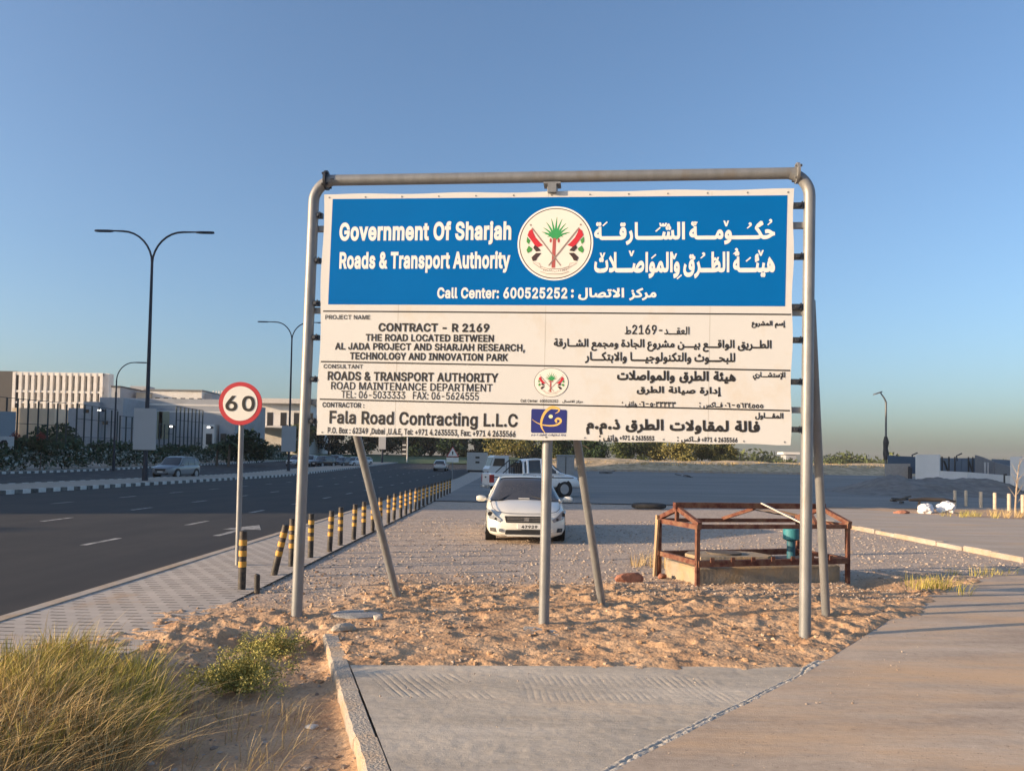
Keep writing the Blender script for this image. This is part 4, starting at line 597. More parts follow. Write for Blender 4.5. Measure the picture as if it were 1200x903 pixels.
# ------------------------------------------------------------------ right side: concrete lane, kerb, weedy strip
def poly_sheet(name, pts, z, m): 
    b = MB(); b.add([(x, y, z) for x, y in pts], [tuple(range(len(pts)))]); return S_(b.build(name, m))
S_(grid('roadside_dirt', np.arange(9.8, 44, .16), np.arange(22.5, 36, .16), lambda X, Y: .012+.05*fbm(X*.8, Y*.8, 4)+.06*np.exp(-((X-17)/2.5)**2-((Y-29.5)/1.6)**2)-.06*sstep(33, 36, Y)-.02, GM['soil'], attr={'sand': lambda X, Y: .75+.2*fbm(X*.3, Y*.3, 2)}))
poly_sheet('concrete_lane', [(9.95, 14.2), (16, 14.2), (40, 15.5), (44, 23.2), (27, 24.0), (20, 25.0), (16.0, 27.5), (14.0, 31.0), (10.4, 31.2), (9.95, 25)], .045, GM['lane'])
b = MB(); y = 14.7; k = 0
while y < 25.2:
    b.box((9.74+.02*math.sin(k*1.7), y, -.2), (9.95, y+.97, .07+.015*math.sin(k*2.3)), bev=.02); y += 1.0; k += 1
S_(b.build('lane_kerb', kc, smooth=30))
# bank beyond the yard with dry grass on it, rubble heap by the hoarding
bank_m = mat('bank_sand', (.50, .38, .24), .95, var=.3, scale=.4, bump=.6, bscale=3, dirt=((.20, .16, .08), .5, 1.2))
S_(grid('sand_bank', np.arange(2, 78, .7), np.arange(116, 166, .8), lambda X, Y: rise(Y)-.1+(1.25+.7*fbm(X*.09, Y*.12, 4)+.35*np.exp(-((X-13)/9)**2))*window(Y+2*fbm(X*.12, Y*.1, 3), 117, 166, 12)*sstep(1, 9, X), bank_m))
heap_m = mat('rubble', (.17, .16, .15), .95, var=.35, scale=1.5, bump=.8, bscale=8)
S_(grid('rubble_mound', np.arange(20, 42, .3), np.arange(44, 66, .3), lambda X, Y: -.08+(1.0+.5*fbm(X*.5, Y*.5, 4)+.12*fbm(X*2.5, Y*2.5, 3))*window(X-.25*(Y-55), 22, 38, 5)*window(Y, 46, 64, 7), heap_m))
lawn_m = mat('lawn_grass', (.035, .075, .022), .9, var=.35, scale=.6, bump=.6, bscale=12)
S_(grid('lawn', np.arange(-66, 4, 2.0), np.arange(151, 215, 2.5), lambda X, Y: rise(Y)-.03+.028*np.clip(Y-154, 0, 60)+.15*fbm(X*.1, Y*.1, 2), lawn_m))
# ------------------------------------------------------------------ lettering
GL = {}
for code, adv, outl in GLYPHS: GL[chr(code)] = (adv/1000, [np.array(c, float).reshape(-1, 2)/1000 for c in outl])
def _area(c): x, y = c[:, 0], c[:, 1]; return .5*np.sum(x*np.roll(y, -1)-np.roll(x, -1)*y)
def _in(p, c):
    x, y = c[:, 0], c[:, 1]; x2, y2 = np.roll(x, -1), np.roll(y, -1)
    k = (y > p[1]) != (y2 > p[1]); return np.sum(k & (p[0] < (x2-x)*(p[1]-y)/np.where(y2 == y, 1e-9, y2-y)+x)) % 2 == 1
_TC = {}
def glyph_tris(ch):                        # -> [(points, triangles, outlines, turning sense)], filled by the winding rule
    if ch in _TC: return _TC[ch]
    cons = GL[ch][1]; out = []
    if cons:
        sgn = np.sign(max((_area(c) for c in cons), key=abs)); pts = []; ed = []
        for c in cons:
            k = len(pts); pts += [Vector((p[0], p[1])) for p in c]; ed += [(k+i, k+(i+1) % len(c)) for i in range(len(c))]
        r = delaunay_2d_cdt(pts, ed, [], 0, 1e-6); V = np.array([(v.x, v.y) for v in r[0]]); tr = []
        for f in r[2]:
            q = V[list(f)].mean(0); w = 0
            for c in cons:
                x, y = c[:, 0], c[:, 1]; x2, y2 = np.roll(x, -1), np.roll(y, -1); cr = (x2-x)*(q[1]-y)-(y2-y)*(q[0]-x)
                w += np.sum((y <= q[1]) & (y2 > q[1]) & (cr > 0))-np.sum((y > q[1]) & (y2 <= q[1]) & (cr < 0))
            if w != 0: tr.append(tuple(f))
        out.append((V, tr, cons, sgn))
    _TC[ch] = out; return out
def lay_text(chars, weight=0.0, space=.22, track=0.0):
    """-> MB in em units, lying in x (right) / z (up), y towards the back; each outline on a level of its own"""
    b = MB(); x = 0; lv = 0
    for ch in chars:
        if ch == ' ': x += space; continue
        if ch not in GL: x += .2; continue
        adv = GL[ch][0]
        for P, tr, grp, sgn in glyph_tris(ch):
            lv += 1; y = -.0004*(lv % 3)
            b.add([(p[0]+x, y, p[1]) for p in P], tr)
            if weight > 0:
                for g in grp:
                    d = np.roll(g, -1, 0)-g; d /= np.maximum(np.linalg.norm(d, axis=1, keepdims=True), 1e-9)
                    nr = np.stack([d[:, 1], -d[:, 0]], 1)*sgn; pn = np.roll(nr, 1, 0)
                    mt = nr+pn; L2 = np.maximum((mt*mt).sum(1, keepdims=True), .8); mt = mt*2/L2
                    q = g+mt*weight; n = len(g)
                    b.add([(p[0]+x, y+.0002, p[1]) for p in g]+[(p[0]+x, y+.0002, p[1]) for p in q], [(i, (i+1) % n, n+(i+1) % n, n+i) for i in range(n)])
        x += adv+track+weight*1.0
    return b
def fit_text(b, x0, z0, x1, z1, y):
    V = np.array(b.v); lo = V.min(0); hi = V.max(0)
    sx = (x1-x0)/(hi[0]-lo[0]); sz = (z1-z0)/(hi[2]-lo[2])
    b.v = [((p[0]-lo[0])*sx+x0, y+p[1], (p[2]-lo[2])*sz+z0) for p in b.v]; return b

# ------------------------------------------------------------------ the information board
galv = mat('galvanised_steel', (.235, .24, .245), .5, .35, var=.14, scale=9, bump=.06, bscale=30, dirt=((.22, .19, .16), .25, 3), stretch=(1, 1, .4))
steel_dark = mat('dark_steel', (.06, .065, .075), .5, .6)
vinyl_w = mat('white_vinyl', (.625, .62, .605), .55, var=.03, scale=1.2, dirt=((.60, .54, .46), .25, 1.1), spec=.3)
vinyl_b = mat('blue_vinyl', (.0015, .125, .40), .7, var=.05, scale=1.0, spec=.04)
ink = mat('black_ink', (.02, .018, .018), .6, var=.2)
white_ink = mat('white_ink', (.76, .76, .74), .55, var=.02, spec=.3)
BC = Vector((.3665, 8.05, 3.267)); YAW, LEAN, PROLL = -.1045, -.006, -.008; PW, PH = 4.964, 2.622
bx = Vector((math.cos(YAW), math.sin(YAW), 0)); bn = bx.cross(Vector((0, 0, 1))); bu = Vector((0, 0, 1))*math.cos(LEAN)-bn*math.sin(LEAN)
BX = bx*math.cos(PROLL)+bu*math.sin(PROLL); BU = -bx*math.sin(PROLL)+bu*math.cos(PROLL); BN = -BX.cross(BU)   # BN points to the back
if BN.y < 0: BN = -BN
BO = BC-BU*BC.z
board = thing('information_board', (0, 0, 0), 0, 'large blue and white roadworks information board on a grey tubular steel frame', 'information board')
mw = Matrix((BX, BN, BU)).transposed().to_4x4(); mw.translation = BO; board.matrix_world = mw
def S(u, v, dep=0.0):                        # board coordinates (across, up) of a sight line, at a depth behind the face
    r = ray(u, v); P0 = BO+BN*dep; t = (P0-CAM).dot(BN)/r.dot(BN); q = CAM+r*t-BO
    return q.dot(BX), q.dot(BU)
def LOC(p): q = Vector(p)-BO; return Vector((q.dot(BX), q.dot(BN), q.dot(BU)))
zc = BC.z
# panel: folded sheet with slightly wavy rims
b = MB(); nseg = 40; rim = []
for k in range(nseg): rim.append((-PW/2+PW*k/nseg, zc-PH/2+.006*math.sin(k*.9)))
for k in range(24): rim.append((PW/2+.008*math.sin(k*.8), zc-PH/2+PH*k/24))
for k in range(nseg): rim.append((PW/2-PW*k/nseg, zc+PH/2+.006*math.sin(k*.7+1)))
for k in range(24): rim.append((-PW/2+.010*math.sin(k*.55), zc+PH/2-PH*k/24))
b.prism(rim, 'y', 0, .035)
panel = b.build('panel', vinyl_w, board, fix=True)
def quad(c4, y, mb=None, mi=0):
    mb = mb or MB(); mb.add([(s, y, t) for s, t in c4], [tuple(range(len(c4)))], mi); return mb
quad([S(389.9, 233.3), S(922.7, 228.9), S(920, 358.8), S(384.5, 356.6)], -.0016).build('blue_field', vinyl_b, panel)
for (a, c, w) in (((378.7, 364.5), (927.4, 368.4), 1.3), ((376, 423.5), (926, 434), 1.3), ((374.7, 467.5), (925.5, 481), 1.3)):
    (s0, t0), (s1, t1) = S(*a), S(*c); s0 = max(s0, -PW/2+.012); s1 = min(s1, PW/2-.012); h = .0075
    quad([(s0, t0-h), (s1, t1-h), (s1, t1+h), (s0, t0+h)], -.0016).build('divider_line', ink, panel)
b = MB()                                       # sheet joints and rivets
for s in (-.0+S(641, 300)[0], -1.62, 1.66): b.add([(s-.0025, -.0007, zc-PH/2+.02), (s+.0025, -.0007, zc-PH/2+.02), (s+.0025, -.0007, zc+PH/2-.02), (s-.0025, -.0007, zc+PH/2-.02)], [(0, 1, 2, 3)])
b.build('sheet_joint', mat('joint_grey', (.50, .47, .42), .7), panel)
b = MB()
for k in range(13):
    for t in (zc-PH/2+.03, zc+PH/2-.035): b.tube([(-PW/2+.06+k*(PW-.12)/12, -.004, t), (-PW/2+.06+k*(PW-.12)/12, .004, t)], .009, 8)
b.build('rivets', galv, panel)
def text(chars, u0, v0, u1, v1, m, weight=0.0, space=.22, track=0.0):
    vc = (v0+v1)/2; uc = (u0+u1)/2
    s0, _ = S(u0, vc); s1, _ = S(u1, vc); _, t1 = S(uc, v0); _, t0 = S(uc, v1)
    bb = fit_text(lay_text(chars, weight, space, track), s0, t0, s1, t1, -.0032)
    # keep the level of the line as printed
    return bb.build('lettering', m, panel, fix=False)
def ar(s): return shape(s)
W = white_ink
text('Government Of Sharjah', 397.9, 259.5, 599.2, 287.0, W, .036, .20)
text('Roads & Transport Authority', 397.9, 294.5, 598, 319.8, W, .035, .20)
text('Call Center: 600525252', 512.5, 336.8, 664.8, 350.0, W, .032)
text(':', 669.2, 339, 672.4, 349, W, .04)
text(ar('مركز الاتصال'), 677.7, 337.2, 769.3, 352.0, W, .026)
text(ar('حكــــومـــة الشــــارقـــة'), 696.4, 259.5, 908.2, 287.0, W, .027, .12)
text(ar('هيئـــة الطــرق والمواصـــلات'), 696.4, 294.5, 908.2, 326.5, W, .027, .12)
# vowel marks over the two headlines
mk = MB(); n = 0
for u, v, k in ((902, 260, 'd'), (889.5, 261.5, 'f'), (878, 264, 'd'), (851, 262, 'v'), (814.5, 262.5, 'f'), (777, 263.5, 'w'), (771, 269, 'f'), (709, 262.5, 'f'),
                (891.5, 296.5, 'v'), (877, 304, 'f'), (862, 294, 'd'), (823.5, 299, 'd'), (838, 303.5, 'w'), (812, 303, 'd'), (790, 300.5, 'v'), (766, 300.5, 'f'), (740, 297, 'v'), (706, 299.5, 'v'), (796, 324.5, 'f')):
    s, t = S(u, v); e = .012; n += 1; y = -.0028-.0004*(n % 2)
    if k == 'f': mk.add([(s-.028, y, t-.016), (s-.018, y, t-.026), (s+.028, y, t+.016), (s+.018, y, t+.026)], [(0, 1, 2, 3)])
    elif k == 'v': mk.add([(s-.03, y, t+.03), (s-.008, y, t-.03), (s+.008, y, t-.03), (s+.03, y, t+.03), (s+.012, y, t+.03), (s, y, t-.004), (s-.012, y, t+.03)], [(0, 1, 5, 6), (1, 2, 5), (2, 3, 4, 5)])
    elif k == 'w': mk.add([(s-.04, y, t+.02), (s-.03, y, t-.018), (s+.03, y, t-.018), (s+.04, y, t+.02), (s+.022, y, t+.02), (s+.016, y, t-.002), (s+.008, y, t+.016), (s-.008, y, t+.016), (s-.016, y, t-.002), (s-.022, y, t+.02)], [(0, 1, 8, 9), (1, 2, 5, 6, 7, 8), (2, 3, 4, 5)])
    else: mk.add([(s-.026, y, t-.03), (s-.016, y, t-.036), (s+.024, y, t-.004), (s+.024, y, t+.02), (s+.006, y, t+.032), (s-.010, y, t+.016), (s+.002, y, t+.002), (s+.008, y, t+.002)], [(0, 1, 2, 7), (2, 3, 4, 6, 7), (4, 5, 6)])
mk.build('lettering', W, panel, fix=False)
K = ink
text('PROJECT NAME', 381.3, 369.0, 433.9, 374.2, K, .012)
text('CONTRACT - R 2169', 443.5, 378.7, 573.3, 388.9, K, .030)
text('THE ROAD LOCATED BETWEEN', 428.5, 391.6, 578.7, 400.2, K, .026)
text('AL JADA PROJECT AND SHARJAH RESEARCH,', 392.5, 402.2, 615.2, 412.4, K, .026)
text('TECHNOLOGY AND INNOVATION PARK', 410, 413.4, 595.5, 422.2, K, .026)
text('CONSULTANT', 379.2, 426.8, 425.3, 431.8, K, .012)
text('ROADS & TRANSPORT AUTHORITY', 384, 436, 584, 446.8, K, .026)
text('ROAD MAINTENANCE DEPARTMENT', 388, 448.4, 577, 457.6, K, .010)
text('TEL: 06-5033333   FAX: 06-5624555', 400, 458.6, 560.8, 467.6, K, .008)
text('CONTRACTOR :', 377.9, 471.4, 426.7, 477.4, K, .02)
text('Fala Road Contracting L.L.C', 386, 482.4, 606.7, 502.4, K, .024)
text('P.O. Box : 62349 ,Dubai ,U.A.E, Tel: +971 4 2635553, Fax: +971 4 2635566', 384, 502.3, 604, 511.2, K, .022)
text('Call Center  600525252', 610, 467.9, 654, 471.3, K, .02)
text(ar('مركز الاتصال'), 659, 468.6, 683, 472.4, K, .02)
text(ar('إسم المشروع'), 880.6, 375.7, 920, 384.6, K, .03)
text(['\uFEC1']+list('2169-')+ar('العقـــد'), 732, 380.6, 807.8, 392, K, .014, track=.01)
text(ar('الطــريق الواقـــع بيـــن مشروع الجادة ومجمع الشــارقة'), 648.8, 397.2, 904, 412, K, .022, .16)
text(ar('للبحـــوث والتكنولوجيــــا والابتكـــار'), 685.4, 412.6, 861.4, 426.6, K, .022, .16)
text(ar('الإستشـــاري'), 882, 435.5, 920, 445.5, K, .025)
text(ar('هيئة الطرق والمواصلات'), 723, 434, 862, 449.6, K, .030)
text(ar('إدارة صيانة الطرق'), 746, 452.5, 845, 464, K, .027)
text(list('٠٦٥٠٣٣٣٣٣')[:2]+['-']+list('٥٠٣٣٣٣٣'), 748.8, 470.3, 791.8, 476.4, K, .02)
text([':', ' ']+ar('هاتف'), 728.6, 469.6, 746.4, 477.6, K, .02)
text(list('٠٦')+['-']+list('٥٦٢٤٥٥٥'), 849, 471.8, 894.4, 478, K, .02)
text([':', ' ']+ar('فــاكس'), 819.3, 470.8, 846.6, 479, K, .02)
text(ar('المقـــاول'), 884.8, 483.4, 917.8, 492, K, .028)
text(ar('فالة لمقاولات الطرق ذ.م.م'), 686.8, 491, 890.3, 511, K, .031)
text('+971 4 2635553', 726, 510.2, 766.5, 516, K, .03)
text([':', ' ']+ar('هاتف'), 702, 509, 724, 517.4, K, .02)
text('+971 4 2635566', 822, 512.2, 864, 518, K, .03)
text([':', ' ']+ar('فــاكس'), 793.5, 511, 820, 519, K, .02)
text(ar('فالة لمقاولات الطرق ذ.م.م'), 622.6, 508.0, 663, 511.4, mat('navy_ink', (.02, .03, .16), .6), .02)
# emblem: palm between two crossed flags, ring and ribbon
em_m = [mat('emblem_white', (.78, .73, .66), .6, var=.03), mat('emblem_dark', (.05, .025, .025), .6), mat('palm_green', (.03, .30, .09), .6), mat('palm_trunk', (.42, .09, .08), .6),
        mat('flag_red', (.55, .02, .035), .6), mat('flag_green', (.06, .28, .06), .6), mat('pole_grey', (.30, .22, .19), .6), mat('white_ring', (.82, .81, .79), .6, var=.02)]
def emblem(uc, vc, ru, rv, ring_white=True):
    s0, t0 = S(uc, vc); sx = (S(uc+ru, vc)[0]-S(uc-ru, vc)[0])/2; sz = (S(uc, vc-rv)[1]-S(uc, vc+rv)[1])/2
    b = MB(); lv = [0]
    def pl(pts, mi):                            # points in a unit disc (x right, z up)
        lv[0] += 1; y = -.0030-.00012*lv[0]
        b.add([(s0+p[0]*sx, y, t0+p[1]*sz) for p in pts], [tuple(range(len(pts)))], mi)
    def ell(r, mi, cx=0, cz=0, rz_=None): pl([(cx+r*math.cos(a*math.pi/32), cz+(rz_ or r)*math.sin(a*math.pi/32)) for a in range(64)], mi)
    def ribbon(pts, w0, w1, mi):
        p = np.array(pts, float); d = np.gradient(p, axis=0); d /= np.linalg.norm(d, axis=1, keepdims=True); nn = np.stack([-d[:, 1], d[:, 0]], 1)
        w = np.linspace(w0, w1, len(p))[:, None]/2
        L_, R_ = p+nn*w, p-nn*w; lv[0] += 1; y = -.0030-.00012*lv[0]; n = len(p)
        b.add([(s0+q[0]*sx, y, t0+q[1]*sz) for q in np.concatenate([L_, R_])], [(i, i+1, n+i+1, n+i) for i in range(n-1)], mi)
    if ring_white: ell(1.0, 7); ell(.955, 1)
    else: ell(1.0, 1)
    ell(.93 if ring_white else .975, 0)
    for i, (ax, az) in enumerate(((-.62, .30), (-.55, .46), (-.42, .66), (-.20, .80), (.06, .86), (.30, .78), (.48, .62), (.58, .46), (.66, .28), (-.36, .12), (.36, .12), (-.5, .22), (.5, .22))):
        ax *= .58; az = .18+(az-.12)*.72; cz = .12
        ribbon([(ax*t, cz+(az-cz)*t+.10*math.sin(t*3.14)*(1-abs(ax))*.6) for t in (0, .25, .5, .75, 1)], .085, .01, 2)
    ribbon([(-.02, .14), (-.03, -.25), (-.035, -.66)], .085, .095, 3)
    ell(.03, 3, -.12, .08, .06); ell(.03, 3, .09, .08, .06)
    for sg in (-1, 1):
        ribbon([(sg*.62, .42), (sg*.02, -.36), (-sg*.16, -.6)], .035, .03, 6)
        ell(.025, 6, sg*.66, .5)
        pl([(sg*.62, .40), (sg*.70, .34), (sg*.74, .22), (sg*.66, .12), (sg*.56, -.02), (sg*.50, -.12), (sg*.32, -.05), (sg*.40, .02), (sg*.52, .16), (sg*.58, .28)], 4)
        pl([(sg*.75, .18), (sg*.76, .04), (sg*.70, -.02), (sg*.66, .08)], 5)
        pl([(sg*.60, -.14), (sg*.70, -.06), (sg*.76, -.18), (sg*.72, -.26), (sg*.62, -.2)], 5)
        pl([(sg*.46, -.10), (sg*.54, -.04), (sg*.58, -.12), (sg*.50, -.22), (sg*.38, -.20), (sg*.36, -.24), (sg*.40, -.16)], 1)
        pl([(sg*.36, -.26), (sg*.50, -.26), (sg*.62, -.38), (sg*.58, -.48), (sg*.50, -.46), (sg*.46, -.38)], 1)
        ribbon([(sg*.38, -.66), (sg*.58, -.52), (sg*.40, -.54), (sg*.36, -.68), (sg*.2, -.72)], .012, .012, 6)
    ribbon([(-.38, -.62), (-.2, -.68), (0, -.69), (.2, -.68), (.38, -.62)], .012, .012, 6)
    ribbon([(-.38, -.76), (-.2, -.82), (0, -.83), (.2, -.82), (.38, -.76)], .012, .012, 6)
    for k in range(13): ribbon([(-.30+.05*k, -.74-.02*(1-abs(k-6)/6)), (-.28+.05*k, -.70-.05*(1-abs(k-6)/6)+.02*math.sin(k*5))], .014, .01, 1)
    b.build('emblem', em_m, panel, fix=False)
emblem(650.6, 285.3, 44.3, 43.3); emblem(645.9, 448.0, 20.0, 16.9, False)
# contractor's mark: navy tile with a gold pen stroke
b = MB(); lv = [0]
def lg(pts, w, mi):
    p = np.array(pts, float); d = np.gradient(p, axis=0); d /= np.linalg.norm(d, axis=1, keepdims=True); nn = np.stack([-d[:, 1], d[:, 0]], 1); w = np.array(w)[:, None]/2
    lv[0] += 1; y = -.0034-.0003*lv[0]; q = [S(600+a[0]/9.51, 425+a[1]/9.505) for a in np.concatenate([p+nn*w, p-nn*w])]; n = len(p)
    b.add([(s, y, t) for s, t in q], [(i, i+1, n+i+1, n+i) for i in range(n-1)], mi)
q = [S(600+x/9.51, 425+y/9.505) for x, y in ((228, 512), (600, 522), (612, 534), (604, 772), (594, 780), (222, 778), (210, 764), (216, 524))]
b.add([(s, -.003, t) for s, t in q], [tuple(range(8))], 0)
def sm(pts, n=40):                           # smooth curve through points
    p = np.array(pts, float); t = np.linspace(0, len(p)-1, n); out = []
    for x in t:
        i = min(int(x), len(p)-2); f = x-i; p0, p1, p2, p3 = p[max(i-1, 0)], p[i], p[i+1], p[min(i+2, len(p)-1)]
        out.append(.5*(2*p1+(p2-p0)*f+(2*p0-5*p1+4*p2-p3)*f*f+(3*p1-p0-3*p2+p3)*f**3))
    return out
lg(sm([(480, 565), (515, 545), (525, 520), (490, 500), (430, 500), (370, 550), (335, 620), (325, 690), (340, 740), (370, 780)]), np.interp(np.linspace(0, 1, 40), [0, .2, .4, .7, 1], [4, 18, 34, 26, 5]), 1)
lg(sm([(225, 630), (280, 668), (350, 692), (430, 700), (500, 690), (540, 660), (540, 632), (510, 620), (485, 640), (500, 665)]), np.interp(np.linspace(0, 1, 40), [0, .2, .5, .75, 1], [4, 12, 22, 26, 16]), 1)
lg(sm([(408, 597), (432, 597), (456, 597)], 8), [6, 26, 38, 44, 44, 38, 26, 6], 2)
b.build('company_logo', [mat('logo_navy', (.015, .022, .17), .55), mat('logo_gold', (.72, .46, .12), .5), mat('logo_dot', (.66, .70, .42), .5)], panel, fix=False)
# frame: two bent posts, top bar, centre post, three raking struts, back rails
def LV(u, v, dep=0): s, t = S(u, v, dep); return Vector((s, dep, t))
TD = .02
zl = LV(383, 211.5, TD); zr = LV(934, 203, TD); r0 = .058
def bent(bot, top, corner_z, inner):
    """post with its bend towards the bar"""
    pts = [bot, top]; c = .24; d = (inner-Vector((top.x, top.y, inner.z))); d.normalize()
    k = 9; a = Vector((top.x, top.y, inner.z-c)); pts = [bot, a]
    sx = 1 if inner.x > top.x else -1
    for i in range(1, k+1):
        f = i/k*math.pi/2; pts.append(Vector((top.x+sx*c*(1-math.cos(f)), top.y, inner.z-c+c*math.sin(f))))
    pts.append(inner); return pts
pl0 = LV(347.5, 722, TD); pl1 = LV(366, 262, TD); pl0 = pl0+(pl0-pl1).normalized()*.3
MB().tube(bent(pl0, Vector((LV(368, 225, TD).x, TD, 0)), 0, zl), r0, 20).build('post', galv, board, smooth=40)
pr0 = LV(943, 752, TD); pr1 = LV(947.5, 262, TD); pr0 = pr0+(pr0-pr1).normalized()*.3
MB().tube(bent(pr0, Vector((LV(948.8, 225, TD).x, TD, 0)), 0, zr), r0, 20).build('post', galv, board, smooth=40)
MB().tube([zl, zr], r0, 20).build('top_bar', galv, board, smooth=40)
for p in (zl, zr):
    b = MB(); b.tube([p+Vector((-.012, 0, 0)), p+Vector((.012, 0, 0))], .105, 20)
    for a in range(4):
        q = Vector((0, math.cos(a*1.571+.78)*.083, math.sin(a*1.571+.78)*.083)); b.tube([p+q-Vector((.035, 0, 0)), p+q+Vector((.035, 0, 0))], .014, 6)
    b.build('flange', steel_dark if p is zl else galv, board, smooth=40)
cz = LV(648, 212, .10); c0 = LV(637, 742, .10); c0 = c0+(c0-cz).normalized()*.3; cz.y = .03
cp = [c0, Vector((cz.x-.002, .10, zc+.9)), Vector((cz.x, .06, cz.z-.14)), cz-Vector((0, 0, .05))]
q = LOC(G(637, 740)); MB().box((q.x-.24, q.y-.2, q.z-.2), (q.x+.22, q.y+.2, q.z+.012), bev=.03).build('footing', mat('footing_concrete', (.40, .36, .31), .9, var=.2, scale=8, bump=.5), board)
MB().tube(cp, .056, 20).build('post', galv, board, smooth=40)
b = MB(); b.box((cz.x-.09, cz.y-.08, cz.z-.082), (cz.x+.09, cz.y+.08, cz.z-.062)); b.box((cz.x-.045, -.05, cz.z-.17), (cz.x+.045, .08, cz.z-.082)); b.build('saddle', galv, board)
for (ug, vg, ut, vt, dp) in ((466, 702, 386, 380, .10), (705.5, 710, 655, 375, .16), (968, 724, 950, 352, .12)):
    g = LOC(G(ug, vg)); t = LV(ut, vt, dp); MB().tube([g+(g-t).normalized()*.25, t], .047, 16).build('strut', galv, board, smooth=40)
for t in (zc+.95, zc+.05, zc-.95):
    xl = pl1.x+(pl0.x-pl1.x)*((pl1.z-t)/(pl1.z-pl0.z)); xr = pr1.x+(pr0.x-pr1.x)*((pr1.z-t)/(pr1.z-pr0.z))
    MB().box((xl, .04, t-.03), (xr, .09, t+.03)).build('back_rail', galv, board)
for side, vs in ((-1, (252, 305, 355, 395, 444, 493)), (1, (240, 300, 359, 398, 447, 503))):
    for v in vs:
        if side < 0: s, t = S(371.5-(v-252)*.028, v); 
        else: s, t = S(936.5-(v-240)*.012, v)
        b = MB(); b.bar((s-.055, .03, t), (s+.055, .03, t), .05, .055); b.tube([(s-.005*side, -.02, t), (s-.005*side, .08, t)], .02, 8); b.bar((s+.03, .0, t-.035), (s+.03, .0, t+.035), .012, .02)
        b.build('bracket', steel_dark, board)
# ------------------------------------------------------------------ speed limit sign
red = mat('sign_red', (.50, .035, .045), .45, var=.05); cream = mat('sign_white', (.80, .77, .70), .5, var=.03)
p = G(278.5, 662)
spd = thing('speed_limit_sign', p, 0, 'round red and white speed limit sign reading 60 on a slim steel pole', 'road sign')
c = AT(283.5, 473, p.y); cx, czz = c.x-p.x, c.z; rad = 25.2*p.y/F_PX
b = MB(); b.tube([(0, 0, -.3), (cx*.98, .0, czz+.2)], .042, 14); b.build('pole', galv, spd, smooth=40)
def disc(r, y0, y1, m, name, par, n=56):
    b = MB(); b.prism([(cx+r*math.cos(a*2*math.pi/n), czz+r*math.sin(a*2*math.pi/n)) for a in range(n)], 'y', y0, y1); return b.build(name, m, par, smooth=40)
dsc = disc(rad, -.075, -.055, red, 'disc', spd); disc(rad*.80, -.079, -.0755, cream, 'white_field', dsc)
t = fit_text(lay_text('60', .02, track=.05), cx-.235, czz-.125, cx+.235, czz+.125, -.083); t.build('lettering', ink, dsc, fix=False)
b = MB(); b.box((cx-.16, -.0545, czz-.2), (cx+.16, -.042, czz-.16)); b.box((cx-.16, -.0545, czz+.14), (cx+.16, -.042, czz+.18)); b.build('bracket', galv, spd)

# ------------------------------------------------------------------ bollards
bk = mat('bollard_black', (.028, .024, .022), .6, var=.2, scale=8, dirt=((.20, .14, .09), .35, 9)); yl = mat('bollard_yellow', (.56, .29, .045), .6, var=.1, scale=12, dirt=((.30, .18, .06), .3, 9))
BOL = [(283.3, 690, 0), (321, 673, .17), (341.5, 663, 0), (363.8, 652.5, 0), (386, 646, .03), (398.6, 638.5, 0), (414.4, 632, .02), (426, 626.3, 0), (436.6, 622, 0), (446, 617.5, -.02), (455, 612.8, 0), (461.5, 609, .02), (469.5, 605.6, 0),
       (475.5, 602.6, 0), (481, 600, 0), (486.3, 597.3, .03), (491.2, 595, 0), (496, 592.5, 0), (500.5, 590.3, 0), (505, 588, .02), (509.2, 586.2, 0), (513.2, 584.2, 0), (517, 582.4, 0), (520.6, 580.7, 0), (524, 579, 0), (527.2, 577.6, 0)]
def bollard(first, loc, tilt):
    if first is None:
        r = thing('bollard', loc); h = .76
        b = MB(); b.tube([(0, 0, -.3), (0, 0, h-.008), (0, 0, h)], [.05, .05, .043], 16); b.build('post', bk, r, smooth=40)
        for z0 in (.29, .43, .57): MB().tube([(0, 0, z0), (0, 0, z0+.075)], .0522, 16).build('yellow_band', yl, r, smooth=40)
        return r
    o = copy_tree(first); o.location = loc; return o
ORD = 'third fourth fifth sixth seventh eighth ninth tenth eleventh twelfth thirteenth fourteenth fifteenth sixteenth seventeenth eighteenth nineteenth twentieth twenty-first twenty-second twenty-third twenty-fourth twenty-fifth twenty-sixth twenty-seventh'.split()[1:]
b0 = None
for i, (u, v, tl) in enumerate(BOL):
    q = G(u, v); o = bollard(b0, (q.x, q.y, 0), tl); b0 = b0 or o
    o.rotation_euler = (tl*.2, tl*1.3, random.uniform(0, 6.28) if not tl else 0)
    g = 'bollards along the paver edge'
    if i == 0: lb = 'yellow banded black bollard nearest the sign pole, beside the short stub'
    elif i == 1: lb = 'yellow banded black bollard leaning over to one side'
    elif i == 2: lb = 'yellow banded black bollard half hidden behind the outer board post'
    elif i == 3: lb = 'upright yellow banded bollard just past the outer board post'
    else: lb = 'yellow banded black bollard, %s in the row counting from the short stub' % ORD[i-4+0]
    tag(o, lb, 'bollard', g)
q = G(301, 693); b = MB(); b.tube([(0, 0, -.25), (0, 0, .21)], .036, 12); b.tube([(0, 0, .21), (.004, 0, .225)], [.036, .028], 12)
tag(b.build('post_stub', bk, None, (q.x, q.y, 0), smooth=40), 'short black stub of a broken post beside the first bollard', 'post stub')

